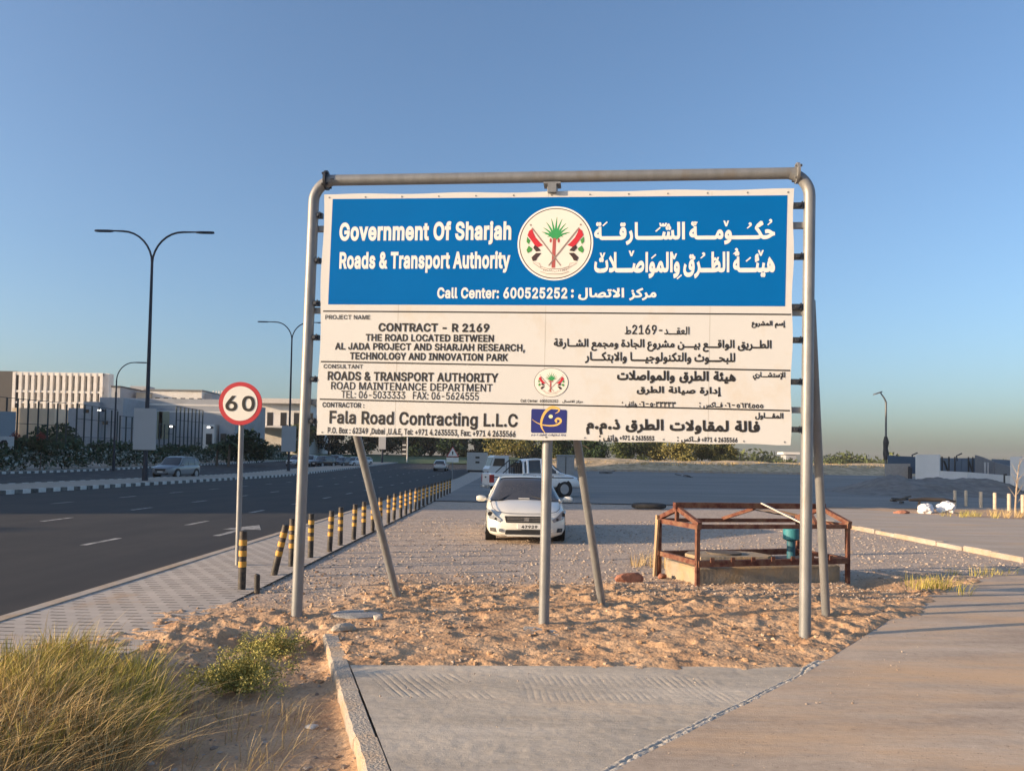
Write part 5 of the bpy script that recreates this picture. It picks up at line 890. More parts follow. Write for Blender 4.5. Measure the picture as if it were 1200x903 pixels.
# ------------------------------------------------------------------ lamps
lampm = mat('lamp_paint', (.028, .034, .05), .5, .3, var=.1)
blank = mat('blank_banner', (.42, .42, .42), .6, var=.05, scale=.6)
def lamp_pole(loc, h, label, arms, panel=None, r=.13, group=None, th=.9):
    o = thing('street_lamp', loc, 0, label, 'street lamp', group)
    MB().tube([(0, 0, -.2), (0, 0, h*.5), (0, 0, h-th*1.9)], [r, r*.75, r*.55], 14).build('pole', lampm, o, smooth=40)
    b = MB(); b.box((-r*1.7, -r*1.7, 0), (r*1.7, r*1.7, .05)); b.tube([(0, 0, .05), (0, 0, .9)], r*1.25, 14); b.build('base', lampm, o, smooth=40)
    for sx, ln in arms:
        z0 = h-th*1.9; pts = [(0, 0, z0-.02)]; cr = th*1.7
        for k in range(1, 9):
            f = k/8; a = f*math.pi/2; pts.append((sx*(.12*f+cr*(1-math.cos(a))), 0, z0+th*1.9*math.sin(a)))
        x1 = pts[-1][0]; pts.append((sx*ln, 0, h+.02))
        arm = MB().tube(pts, [r*.5]+[r*.42]*8+[r*.3], 10).build('arm', lampm, o, smooth=40)
        hd = MB(); hd.loft([[(sx*(ln+d), y, h+z) for y, z in ((-w, -.05), (w, -.05), (w*.7, .06), (-w*.7, .06))] for d, w in ((-.15, .06), (.15, .17), (.9, .17), (1.1, .08))])
        hd.build('lamp_head', lampm, arm)
    if panel:
        w, z0, z1 = panel
        pb = MB(); pb.box((-w/2, -r-.10, z0), (w/2, -r-.04, z1), bev=.012); pn = pb.build('banner_panel', blank, o)
        b = MB(); b.box((-w*.3, -r-.045, z0+.3), (w*.3, r*.2, z0+.36)); b.box((-w*.3, -r-.045, z1-.36), (w*.3, r*.2, z1-.3)); b.build('banner_bracket', lampm, o)
    return o
def hz_at(u, v, y): return AT(u, v, y).z
y = 52.5; p = AT(170, 556, y); hh = hz_at(180, 271.5, y)
lamp_pole((p.x, y, .0), hh, 'tall black double armed street lamp with blank panel, nearest one on the median', ((-1, 2.9), (1, 3.1)), (1.55, hz_at(170, 527, y), hz_at(170, 478.5, y)), .16, 'median street lamps', 1.15)
y = 91; p = AT(338, 550, y)
lamp_pole((p.x, y, rz(y)), hz_at(342, 377.5, y)-rz(y), 'black double armed street lamp with blank panel just left of the outer board post', ((-1, 3.0), (1, 3.0)), (1.7, hz_at(338, 529, y)-rz(y), hz_at(338, 499, y)-rz(y)), .15, 'median street lamps', 1.1)
y = 86; p = AT(133, 549, y)
lamp_pole((p.x, y, rz(y)), hz_at(150, 424.5, y)-rz(y), 'single armed black street lamp by the hedge across the road', ((1, 2.2),), None, .13, None, 1.05)
y = 150; p = AT(447, 545, y)
lamp_pole((p.x+.1, y, rz(y)), 11, 'distant black street lamp rising behind the contract board', ((-1, 2.4), (1, 2.4)), (1.4, 2.6, 5.4), .15, 'median street lamps', 1.0)
# cobra lamp by the hoarding on the other side
y = 80; p = AT(1038, 565, y); zt = hz_at(1039.5, 471, y)
o = thing('street_lamp', (p.x, y, 0), 0, 'grey single street lamp with bent arm and dark wrapped foot beside the hoarding', 'street lamp')
gl_ = mat('lamp_grey', (.13, .13, .13), .5, .5)
MB().tube([(0, 0, -.2), (.03, 0, zt)], [.12, .09], 12).build('pole', gl_, o, smooth=40)
arm = MB().tube([(.03, 0, zt-.02), (-.12, 0, zt+.35), (-.62, -.1, zt+1.0)], [.09, .075, .06], 10).build('arm', gl_, o, smooth=40)
b = MB(); b.loft([[(-.55-d, -.1+yy, zt+1.02-d*.35+zz) for yy, zz in ((-w, -.06), (w, -.06), (w*.7, .07), (-w*.7, .07))] for d, w in ((-.12, .08), (.15, .2), (.62, .17), (.78, .07))]); b.build('lamp_head', gl_, arm)
b = MB(); b.tube([(0, 0, 2.6), (.02, 0, 3.2), (-.02, 0, 3.8), (.03, 0, 4.4), (0, 0, 5.0)], [.2, .3, .22, .3, .15], 9); b.build('wrapping', mat('dark_wrap', (.05, .045, .045), .8, bump=.5, bscale=10), o)

# ------------------------------------------------------------------ rusty frame over the well base
rust = mat('rusty_red_paint', (.135, .040, .028), .9, var=.4, scale=7, bump=.4, bscale=50, dirt=((.20, .115, .07), .6, 7))
timb = mat('old_timber', (.40, .27, .16), .9, var=.25, scale=7, stretch=(1, 1, .15), bump=.3)
fo = G(817, 686); fr = thing('rusty_frame', (fo.x, fo.y, 0), math.atan2(.66, 2.44), 'rusty red steel frame of a small gabled shelter on the sand', 'metal frame')
LX, LY, EH, RH = 2.52, 1.22, .84, 1.06
def fpart(nm, *bars, m=rust):
    b = MB()
    for (p0, p1, w) in bars: b.bar(p0, p1, w, w)
    return b.build(nm, m, fr)
for x, y_, h in ((0, 0, EH-.03), (LX, 0, EH-.03), (0, LY, EH-.03), (LX, LY, EH-.03)): fpart('post', ((x, y_, -.12), (x, y_, h), .055))
for y_ in (0, LY): fpart('eave_rail', ((-.04, y_, EH), (LX+.04, y_, EH-.015), .06))
for x in (0, LX): fpart('tie_beam', ((x, -.05, EH-.005), (x, LY+.05, EH-.005), .07))
fpart('ridge_beam', ((-.06, LY/2, RH+.05), (LX+.05, LY/2, RH+.035), .085))
for x in (0, LX):
    for y_ in (-.04, LY+.04): fpart('rafter', ((x+.012, y_, EH+.03), (x+.012, LY/2, RH), .065))
    fpart('king_post', ((x-.012, LY/2, EH+.03), (x-.012, LY/2, RH), .05))
fpart('brace', ((1.12, LY, EH+.02), (1.34, LY/2+.05, RH), .05)); fpart('brace', ((LX-.55, .0, EH+.03), (LX-.3, LY/2-.05, RH), .05))
b = MB(); b.bar((1.38, LY/2-.08, RH+.09), (1.72, -.02, EH+.04), .05, .02); b.build('loose_strip', mat('pale_strip', (.55, .50, .46), .7), fr)
for y_ in (0, LY): fpart('lower_rail', ((0, y_, .31), (LX, y_, .315), .09))
for x in (0, LX): fpart('lower_rail', ((x, 0, .325), (x, LY, .325), .07))
for k in range(7): MB().box((.18+k*.33, -.062, .33), (.24+k*.33, -.046, .40)).build('lug', rust, fr)
for k, (x, z) in enumerate(((-.07, .92), (-.10, .86))): 
    b = MB(); b.bar((x, LY+.02-.05*k, -.1), (x+.02, LY-.02-.1*k, z), .035, .05); b.build('lath', timb, fr)
conc = mat('old_concrete', (.30, .255, .20), .95, var=.3, scale=4, bump=.6, bscale=25, dirt=((.42, .28, .15), .5, 2.5))
conc2 = mat('dark_concrete', (.17, .15, .125), .95, var=.4, scale=5, bump=.6, bscale=25)
cb = thing('well_base', (fo.x, fo.y, 0), fr.rotation_euler.z, 'low concrete well base with raised manhole slab inside the rusty frame', 'concrete base')
b = MB(); b.box((.06, .08, -.15), (LX-.06, LY-.08, .235), bev=.02); b.build('plinth', conc, cb, smooth=30)
b = MB(); b.prism([(.22, .3), (1.25, .16), (1.45, .35), (1.4, .8), (1.1, 1.0), (.4, 1.0), (.2, .75)], 'z', .24, .37); b.build('slab', conc, cb)
b = MB(); b.tube([(.78, .6, .372), (.78, .6, .40)], .26, 20); b.build('manhole_cover', mat('cast_iron', (.12, .10, .085), .8, .3, bump=.4, bscale=40), cb, smooth=40)
b = MB(); b.box((1.5, .25, .236), (2.3, .9, .285)); b.build('cover_plate', mat('dark_plate', (.05, .05, .055), .8, var=.4), cb)
tq = mat('turquoise_paint', (.02, .11, .155), .6, var=.15, scale=6, dirt=((.05, .14, .16), .3, 8))
pp = fr.matrix_basis @ Vector((1.83, .42, .286))
b = MB(); b.tube([(0, 0, 0), (0, 0, .30)], .062, 16); o = thing('pump_pipe', pp, 0, 'turquoise capped pipe standing on the well base', 'pipe'); b.build('pipe', tq, o, smooth=40)
b = MB(); b.tube([(0, 0, .30), (0, 0, .32), (0, 0, .47), (0, 0, .485)], [.09, .118, .118, .10], 20); b.build('cap', mat('turquoise_cap', (.035, .22, .27), .6, var=.1), o, smooth=40)
# ------------------------------------------------------------------ loose things on the ground
def rock(nm, loc, size, m, label, cat, seed=0, rot=0.0, group=None, sub=2):
    import bmesh
    bm = bmesh.new(); bmesh.ops.create_icosphere(bm, subdivisions=sub, radius=1)
    rr = random.Random(seed); pl = [(Vector((rr.gauss(0, 1), rr.gauss(0, 1), rr.gauss(0, 1))).normalized(), rr.uniform(.55, .85)) for _ in range(9)]
    for v in bm.verts:
        for n, d in pl:
            k = v.co.dot(n)
            if k > d: v.co -= n*(k-d)
        v.co = Vector((v.co.x*size[0], v.co.y*size[1], v.co.z*size[2]))
    me = bpy.data.meshes.new(nm); bm.to_mesh(me); bm.free(); me.materials.append(m)
    o = bpy.data.objects.new(nm, me); COL.objects.link(o); o.location = loc; o.rotation_euler = (0, 0, rot)
    return tag(o, label, cat, group)
brick = mat('broken_brick', (.30, .13, .085), .9, var=.25, scale=14, bump=.5, bscale=60)
pale = mat('pale_stone', (.50, .44, .37), .9, var=.15, scale=14, bump=.4)
def ong(u, v): q = G(u, v); return q.x, q.y, float(soil_z(np.array([q.x]), np.array([q.y]))[0])
x, y, z = ong(738, 683); rock('rubble_block', (x, y, z+.06), (.24, .12, .10), brick, 'reddish broken block lying in the sand left of the rusty frame', 'rubble', 3, .3)
x, y, z = ong(443, 727); rock('stone', (x, y, z+.02), (.07, .05, .045), pale, 'pale stone near the foot of the left strut', 'stone', 5, .7)
x, y, z = ong(776, 676); rock('broken_brick', (x, y, z+.04), (.10, .07, .06), brick, 'small broken brick at the corner of the rusty frame', 'brick', 8, 1.1)
for k, (u, v, s, lb) in enumerate(((405, 738, .17, 'broken tip of kerb stone leaning up at the kerb end'), (560, 748, .05, 'small clod by the centre post'), (880, 708, .06, 'small clod left of the right front post'))):
    x, y, z = ong(u, v); rock('kerb_fragment' if k == 0 else 'clod', (x, y, z+.02), (s, s*.5, s*.4), mat('kerb_stone', (1, 1, 1)) if k == 0 else clod_m, lb, 'kerb fragment' if k == 0 else 'clod', 20+k, .8 if k == 0 else k)
slabm = mat('grey_flake', (.30, .29, .28), .9, var=.2, scale=8, bump=.5)
x, y, z = ong(418, 722); rock('concrete_flake', (x, y, z+.03), (.30, .22, .035), slabm, 'flat grey concrete flake lying behind the kerb end', 'concrete flake', 31, .2)
x, y, z = ong(366, 832); rock('paper_scrap', (x, y, z+.012), (.055, .035, .018), mat('pale_paper', (.6, .56, .5), .8), 'small pale scrap lying on the dirt left of the kerb', 'scrap', 33)
x, y, z = ong(1005, 616); rock('plastic_scrap', (x, y, z+.04), (.16, .12, .07), mat('white_plastic', (.75, .73, .70), .6), 'white crumpled scrap beside the lane kerb', 'scrap', 34)
p = G(762, 596); b = MB(); n = 28
ring = [[(.55*math.cos(a*2*math.pi/n)*(1+.25*math.cos(c*math.pi/4)), .38*math.sin(a*2*math.pi/n)*(1+.25*math.cos(c*math.pi/4)), .10+.10*math.sin(c*math.pi/4)) for c in range(8)] for a in range(n+1)]
b.loft(ring, cap=False); tag(b.build('old_tyre', mat('rubber', (.025, .025, .027), .85, var=.3), None, (p.x, p.y+.3, .0), smooth=50), 'flat dark worn tyre lying at the edge of the yard', 'tyre')
# white sacks
def sack(loc, s, seed, label):
    o = rock('rubbish_sack', loc, s, mat('white_sack', (.74, .73, .74), .6, var=.06), label, 'sack', seed, seed, 'dumped white sacks', 4)
    me = o.data; co = np.array([v.co[:] for v in me.vertices]); q = co/np.array(s)
    f = 1+.28*fbm(q[:, 0]*2.1+seed, q[:, 1]*2.1+q[:, 2]*1.7, 4)+.10*fbm(q[:, 0]*6, q[:, 2]*6+q[:, 1]*5, 3)
    co = co*f[:, None]; me.vertices.foreach_set('co', co.astype(np.float32).ravel()); me.update(); return o
p = G(1088, 602); sack((p.x-.1, p.y, .16), (.50, .40, .26), 1, 'white rubbish sack slumped at the left end of the dumped pair'); sack((p.x+.75, p.y+.1, .19), (.36, .36, .30), 2, 'white rubbish sack standing taller at the right end of the dumped pair')
p = G(1100, 596.5); b = MB(); b.tube([(-1.0, .5, .36), (-.3, .52, .4), (.5, .45, .38), (1.0, .5, .33)], [.06, .09, .09, .04], 9); b.bar((-.6, .5, 0), (-.55, .5, .36), .08, .08); b.bar((.6, .5, 0), (.55, .5, .34), .08, .08)
tag(b.build('dark_plank', mat('dark_wood', (.06, .05, .045), .8), None, (p.x, p.y, 0)), 'dark board propped up just behind the white sacks', 'board')
p = G(1072, 603); rock('dirt_lump', (p.x-.5, p.y, .05), (.35, .25, .14), brick, 'brown lump beside the white sacks', 'lump', 41)
# marker posts
mp = mat('marker_cream', (.50, .41, .31), .85, var=.15, scale=6)
for k, (u, v) in enumerate(((1119, 592.5), (1132, 592.5), (1149.5, 594.6), (1166, 596.5), (1182.7, 598.4), (1198.7, 600.4))):
    q = G(u, v); o = None
    b = MB(); b.tube([(0, 0, -.2), (0, 0, .71), (0, 0, .73)], [.075, .075, .06], 12)
    lb = ['slim marker post on the far left of the row by the rubble mound', 'second slim marker post from the rubble mound', 'cream marker post behind the sacks, before the low wall', 'cream marker post between the sacks and the dry sapling', 'cream marker post just left of the dry sapling', 'cream marker post at the right edge by the dry sapling'][k]
    tag(b.build('marker_post', mp, None, (q.x, q.y, 0), smooth=40), lb, 'marker post', 'short marker posts by the lane')
# ------------------------------------------------------------------ vehicles (nose along +x)
tyre_m = mat('tyre', (.020, .020, .021), .85, var=.15); rim_m = mat('rim_metal', (.36, .36, .37), .45, .15, var=.05); arch_m = mat('arch_black', (.012, .012, .013), .8)
glass_m = mat('car_glass', (.055, .052, .05), .05, var=.1, spec=.8); lens_m = mat('lamp_lens', (.27, .29, .32), .12, .2, var=.1, scale=14, coat=.6); tail_m = mat('tail_red', (.35, .02, .025), .25, var=.08)
blackp = mat('black_plastic', (.018, .018, .020), .6); chrome = mat('chrome', (.55, .55, .55), .2, .9); plate_m = mat('plate_white', (.74, .72, .68), .5, var=.03)
def paintm(nm, c): return mat(nm, c, .28, var=.03, scale=1.0, coat=.7, dirt=(tuple(x*.86+.02 for x in c), .25, 3))
def section(x, w, zb, zt, crown):
    h = [(0, zb), (w*.72, zb), (w*.93, zb+.06), (w*.99, zb+.28*(zt-zb)), (w, zb+.58*(zt-zb)), (w*.975, zt-.09), (w*.94, zt-.025), (w*.86, zt+crown*.15), (w*.45, zt+crown*.8), (0, zt+crown)]
    return [(x, y, z) for y, z in h]+[(x, -y, z) for y, z in h[-2:0:-1]]
def smooth_st(st, n):
    st = np.array(st, float); t = np.linspace(st[0, 0], st[-1, 0], n)
    # ease towards the corners with a little smoothing
    out = np.stack([np.interp(t, st[:, 0], st[:, k]) for k in range(st.shape[1])], 1); o2 = out.copy()
    o2[1:-1, 1:] = .25*out[:-2, 1:]+.5*out[1:-1, 1:]+.25*out[2:, 1:]; return o2
def wheels(root, xs, w, r, rw=.2):
    for x in xs:
        for s in (-1, 1):
            b = MB(); y0, y1 = s*(w-rw), s*(w+.0)
            b.tube([(x, y0, r), (x, y0+s*.02, r), (x, y1-s*.02, r), (x, y1, r)], [r*.92, r, r, r*.93], 26); wh = b.build('wheel', tyre_m, root, smooth=35)
            b = MB(); b.tube([(x, y1-s*.01, r), (x, y1+s*.006, r)], [r*.66, r*.62], 22)
            b.tube([(x, y1+s*.006, r), (x, y1+s*.02, r)], [r*.16, r*.12], 10)
            for k in range(6):
                a = k*math.pi/3; d = Vector((math.cos(a), 0, math.sin(a))); c = Vector((x, y1+s*.008, r)); b.bar(c+d*r*.12, c+d*r*.62, .075, .012, upv=(0, 1, 0))
            b.build('rim', rim_m, wh, smooth=35)
def arches(root, xs, w, r):
    for x in xs:
        for s in (-1, 1): MB().tube([(x, s*(w-.24), r+.01), (x, s*(w-.004), r+.01)], r*1.16, 24).build('wheel_arch', arch_m, root, smooth=35)
def glasshouse(root, st, paint, roof, pillars, side_div=()):
    """st: (x, base z, top z, base half width, top half width); roof: x range; pillars: list of pairs of points"""
    secs = []
    for x, zb, zt, wb, wt in smooth_st(st, 26):
        m = (wb+wt)/2+.02
        secs.append([(x, -wb, zb-.04), (x, wb, zb-.04), (x, wb, zb), (x, m, (zb+zt)/2), (x, wt, zt-.03), (x, wt*.8, zt), (x, 0, zt+.012), (x, -wt*.8, zt), (x, -wt, zt-.03), (x, -m, (zb+zt)/2), (x, -wb, zb)])
    g = MB().loft(secs).build('windows', glass_m, root, smooth=40)
    S2 = smooth_st(st, 26); f = lambda x, k: float(np.interp(x, S2[:, 0], S2[:, k]))
    rs = []
    for x in np.linspace(*roof, 12):
        wt, zt = f(x, 4)+.014, f(x, 2); rs.append([(x, -wt, zt-.06), (x, -wt, zt-.015), (x, -wt*.8, zt+.016), (x, 0, zt+.03), (x, wt*.8, zt+.016), (x, wt, zt-.015), (x, wt, zt-.06)])
    MB().loft(rs, closed=False, cap=False).build('roof', paint, root, smooth=50)
    for s in (-1, 1):
        b = MB()
        for (xa, ka), (xb, kb), r in pillars:
            def P(x, k): wb, wt, zb, zt = f(x, 3), f(x, 4), f(x, 1), f(x, 2); return Vector((x, s*(wb+(wt-wb)*k+.006), zb+(zt-.02-zb)*k))
            n = 5; b.tube([P(xa+(xb-xa)*i/n, ka+(kb-ka)*i/n) for i in range(n+1)], r, 8)
        b.build('pillars', paint, root, smooth=50)
def body(root, st, paint, n=34, name='body'):
    S2 = smooth_st(st, n); b = MB().loft([section(*q) for q in S2]); o = b.build(name, paint, root, smooth=42)
    def front(y, z=None):                      # x of the nose at half width y
        k = np.argmax(S2[:, 1]); a = S2[k:]; i = np.argsort(a[:, 1]); return float(np.interp(abs(y), a[i, 1], a[i, 0]))
    def rear(y):
        k = np.argmax(S2[:, 1]); a = S2[:k+1]; i = np.argsort(a[:, 1]); return float(np.interp(abs(y), a[i, 1], a[i, 0]))
    return o, front, rear
def nose_patch(root, name, poly, m, xf, off=.012, th=.03, par=None, y_scale=1.0):
    """polygon (y, z) laid on the nose (or tail) surface"""
    pts = []
    for i in range(len(poly)):
        p0, p1 = poly[i], poly[(i+1) % len(poly)]
        for k in range(4): pts.append((p0[0]+(p1[0]-p0[0])*k/4, p0[1]+(p1[1]-p0[1])*k/4))
    b = MB(); n = len(pts); sg = 1 if off > 0 else -1
    b.add([(xf(y)+off, y, z) for y, z in pts]+[(xf(y)+off-sg*th, y, z) for y, z in pts], [tuple(range(n)), tuple(range(2*n-1, n-1, -1))]+[(i, (i+1) % n, n+(i+1) % n, n+i) for i in range(n)])
    return b.build(name, m, par or root)
def mirror(root, x, y, z, paint, s=1.0):
    for k in (-1, 1):
        b = MB(); secs = []
        for t, w in ((0, .05), (.04, .085), (.16, .095), (.22, .06)):
            secs.append([(x+.07*math.cos(a)*w/.095, k*(y+t*s), z+.075*math.sin(a)*w/.095) for a in [i*math.pi/5 for i in range(10)]])
        b.loft(secs); b.bar((x, k*(y-.08), z-.03), (x, k*(y+.03), z-.01), .05, .04); b.build('mirror', paint, root, smooth=50)

# white saloon facing the camera
wp = paintm('white_paint', (.72, .69, .62))
car = thing('saloon_car', (.30, 18.92, -.035), R(-90)+R(1.0), 'white saloon car parked facing the camera on the gravel under the board', 'car')
st = [(-2.42, .62, .42, .78, .02), (-2.34, .78, .32, .93, .03), (-2.0, .86, .24, .97, .03), (-1.4, .89, .2, .95, .02), (-.2, .90, .2, .92, .01), (.9, .90, .2, .90, .02), (1.3, .895, .2, .86, .05), (1.75, .875, .17, .77, .07), (2.08, .855, .145, .69, .06), (2.28, .81, .14, .635, .045), (2.38, .73, .14, .58, .03), (2.43, .56, .17, .53, .02)]
bd, xf, xr = body(car, st, wp, 40)
glasshouse(car, [(-2.0, .95, .97, .78, .66), (-1.25, .93, 1.25, .81, .58), (-.6, .91, 1.38, .82, .57), (.1, .90, 1.385, .82, .575), (.35, .89, 1.36, .82, .58), (1.38, .86, .87, .80, .74)], wp, (-1.1, .26),
           [((1.36, .02), (.30, 1), .034), ((.30, 1), (-1.25, 1), .028), ((-1.25, 1), (-1.98, .1), .06), ((-.3, 0), (-.45, 1), .03)])
wheels(car, (-1.38, 1.40), .889, .325); arches(car, (-1.38, 1.40), .89, .325)
g = nose_patch(car, 'grille', [(-.44, .465), (.44, .465), (.47, .60), (-.47, .60)], blackp, xf, .012, .05)
b = MB()
for z in (.50, .535, .568): b.bar((xf(.0)+.02, -.42, z), (xf(.0)+.02, .42, z), .012, .012, 0)
b.bar((xf(0)+.026, -.05, .535), (xf(0)+.026, .05, .535), .015, .085); b.build('grille_bars', chrome, g)
for s in (-1, 1):
    h = nose_patch(car, 'headlight', [(s*.54, .525), (s*.58, .47), (s*.80, .535), (s*.87, .69), (s*.85, .735), (s*.76, .71), (s*.66, .60)], lens_m, lambda y: xf(min(abs(y), .85))-.0, .014, .06)
    b = MB()
    for y_, z_, r_ in ((.79, .635, .045), (.66, .535, .03)): b.tube([(xf(y_)+.012, s*y_, z_), (xf(y_)+.03, s*y_, z_)], r_, 12)
    b.build('lamp', blackp, h, smooth=40)
    nose_patch(car, 'fog_lamp_recess', [(s*.65, .255), (s*.775, .265), (s*.785, .34), (s*.67, .345)], blackp, xf, .012, .05)
    b = MB(); b.tube([(xf(.55)+.0, s*.56, .30), (xf(.55)+.022, s*.56, .30)], .036, 14); b.build('fog_lamp', lens_m, car, smooth=40)
nose_patch(car, 'lower_intake', [(-.46, .215), (.46, .215), (.44, .31), (-.44, .31)], blackp, xf, .012, .05)
b = MB(); b.box((2.405, -.75, .215), (2.43, .75, .23)); 
pl = MB(); pl.box((xf(0)+.02, -.26+.06, .325), (xf(0)+.04, .26+.06, .435), bev=.006); plo = pl.build('number_plate', plate_m, car)
t = lay_text('47929', .03); V = fit_text(t, -.17, .348, .17, .412, 0); V.v = [(xf(0)+.0425-p[1], p[0]+.06, p[2]) for p in V.v]; V.build('lettering', ink, plo, fix=False)
mirror(car, .92, .90, .90, wp)
for s in (-1, 1):                                # shut lines of the bonnet and bumper
    b = MB(); b.tube([(1.36, s*.775, .895), (1.75, s*.765, .825), (2.08, s*.735, .752), (2.26, s*.64, .688), (2.335, s*.42, .655), (2.36, 0, .652)], .006, 5); b.build('bonnet_gap', arch_m, car)
    b = MB(); b.tube([(2.10, s*.862, .45), (1.78, s*.886, .43)], .006, 5); b.build('bumper_gap', arch_m, car)
b = MB(); b.loft([[(1.40-.05*abs(y)**2, y, .875), (1.34-.05*abs(y)**2, y, .89)] for y in np.linspace(-.74, .74, 9)], closed=False, cap=False); b.build('cowl', blackp, car)
b = MB(); b.box((.36, -.10, 1.235), (.40, .10, 1.29), bev=.012); b.build('rear_view_mirror', blackp, car)
b = MB(); b.box((1.16, -.15, .905), (1.3, .1, .935)); b.box((1.1, -.12, .9), (1.18, -.04, .96)); b.build('dashboard_paper', plate_m, car)
b = MB()
for s in (-1, 1): b.bar((1.40, s*.60, .885), (1.05, s*.08-.2, 1.02), .018, .012)
b.build('wiper', blackp, car)

# white double cab pickup, side on, tail towards the road
def pickup(loc, rot, label, sc_=1.0):
    o = thing('pickup_truck', loc, rot, label, 'pickup truck'); o.scale = (sc_,)*3
    wpk = paintm('pickup_white', (.84, .84, .84))
    st = [(.95, .87, .42, 1.08, .01), (1.35, .875, .42, 1.07, .03), (1.7, .87, .42, 1.05, .04), (2.1, .84, .42, .98, .05), (2.42, .76, .42, .86, .05), (2.56, .66, .44, .74, .03)]
    S_all = [(-.78, .87, .42, 1.08, .0), (.2, .875, .42, 1.09, .0)]+st
    bd, xf, xr = body(o, S_all, wpk, 34)
    b = MB(); W_ = .86
    b.box((-2.6, -W_, .50), (-.80, -W_+.06, 1.08), bev=.02); b.box((-2.6, W_-.06, .50), (-.80, W_, 1.08), bev=.02); b.box((-.86, -W_+.06, .50), (-.80, W_-.06, 1.06)); b.box((-2.58, -W_+.06, .50), (-.86, W_-.06, .62)); b.build('cargo_bed', wpk, o, smooth=30)
    tg = MB().box((-2.64, -.80, .55), (-2.585, .80, 1.07), bev=.015).build('tailgate', wpk, o); MB().box((-2.66, -.14, .86), (-2.642, .14, .93)).build('handle', blackp, tg)
    MB().box((-2.74, -.82, .40), (-2.62, .82, .54), bev=.02).build('rear_bumper', mat('bumper_grey', (.35, .35, .35), .4, .6), o)
    MB().box((-2.768, -.2, .44), (-2.745, .2, .53)).build('number_plate', plate_m, o)
    for s in (-1, 1):
        MB().box((-2.655, s*.83-.045, .66), (-2.40, s*.83+.045, 1.02), bev=.015).build('tail_light', tail_m, o)
        nose_patch(o, 'headlight', [(s*.48, .70), (s*.76, .72), (s*.80, .90), (s*.55, .82)], lens_m, xf, .012, .05)
    glasshouse(o, [(-.86, 1.08, 1.60, .82, .66), (-.7, 1.08, 1.74, .83, .67), (.2, 1.08, 1.79, .83, .67), (.62, 1.08, 1.74, .83, .67), (1.5, 1.07, 1.09, .81, .74)], wpk, (-.8, .58),
               [((1.48, .02), (.60, 1), .045), ((.6, 1), (-.78, 1), .045), ((-.78, 0), (-.78, 1), .06), ((-.55, 0), (-.55, 1), .07), ((.22, 0), (.2, 1), .05), ((-.8, .0), (1.45, .0), .03)])
    wheels(o, (-1.72, 1.50), .876, .38, .24); arches(o, (-1.72, 1.50), .872, .38)
    for s in (-1, 1):
        b = MB(); b.box((-1.2, s*.9-.06, .38), (1.0, s*.9+.06, .43)); b.build('side_step', blackp, o)
        for x in (-.28, .7): MB().box((x, s*.878-.01, .95), (x+.18, s*.878+.02, .99)).build('handle', chrome, o)
    b = MB()
    for y_ in (-.7, 0, .7): b.tube([(-.92, y_, 1.0), (-.92, y_, 1.72)], .022, 8)
    for s in (-.78, .78):
        b.tube([(-1.0, s, 1.06), (-.98, s, 1.70), (-1.15, s*.98, 1.70), (-1.9, s, 1.10)], .026, 8)
        for x in (-1.12, -1.3): b.tube([(x, s, 1.06), (x, s, 1.6)], .018, 8)
    b.tube([(-.98, -.78, 1.70), (-.98, .78, 1.70)], .026, 8); b.build('roll_bar', blackp, o, smooth=40)
    b = MB(); b.box((-2.55, .862, .92), (2.0, .866, .95)); b.box((-2.55, -.868, .90), (2.0, -.879+.0, .935)); b.build('side_stripe', blackp, o)
    mirror(o, 1.05, .86, 1.17, wpk); return o
pk = pickup((1.10, 39.0, 0), R(15), 'white double cab pickup parked side on in the shaded yard behind the saloon', 1.0); pk.scale = (.93, 1.0, 1.06)

# light truck behind the pickup
def truck(loc, rot, label):
    o = thing('flatbed_truck', loc, rot, label, 'truck'); wt = paintm('truck_white', (.66, .66, .66))
    b = MB(); prof = [(1.2, .5), (2.9, .5), (2.95, 1.1), (2.75, 1.35), (2.5, 2.15), (2.35, 2.25), (1.2, 2.25)]
    b.prism(prof, 'y', -.95, .95); b.v = [(x, y, z) for x, y, z in b.v]; cabo = b.build('cab', wt, o)
    for s in (-1, 1): b = MB(); b.prism([(1.55, 1.35), (2.6, 1.35), (2.42, 2.0), (1.55, 2.0)], 'y', s*.952, s*.962); b.build('side_window', glass_m, cabo)
    b = MB(); b.add([(2.76, -.85, 1.40), (2.76, .85, 1.40), (2.545, .8, 2.08), (2.545, -.8, 2.08)], [(0, 1, 2, 3)]); b.v = [(x+.012, y, z) for x, y, z in b.v]; b.build('windscreen', glass_m, cabo)
    b = MB(); b.box((-2.6, -1.0, .78), (1.1, 1.0, .92)); b.box((-2.6, -1.0, .92), (1.1, -.95, 1.28)); b.box((-2.6, .95, .92), (1.1, 1.0, 1.28)); b.box((1.05, -.95, .92), (1.1, .95, 1.9)); b.build('cargo_bed', mat('truck_grey', (.16, .17, .19), .7), o)
    MB().box((-2.5, -.45, .5), (2.4, .45, .77)).build('chassis', blackp, o)
    wheels(o, (-1.5, 2.05), .955, .38, .25)
    for s in (-1, 1): MB().box((2.935, s*.7-.15, .72), (2.965, s*.7+.15, .9)).build('headlight', lens_m, o)
    return o
p = AT(586, 556, 66); truck((p.x+1.6, 66, 0), R(197), 'white cabbed flatbed truck half hidden behind the pickup')

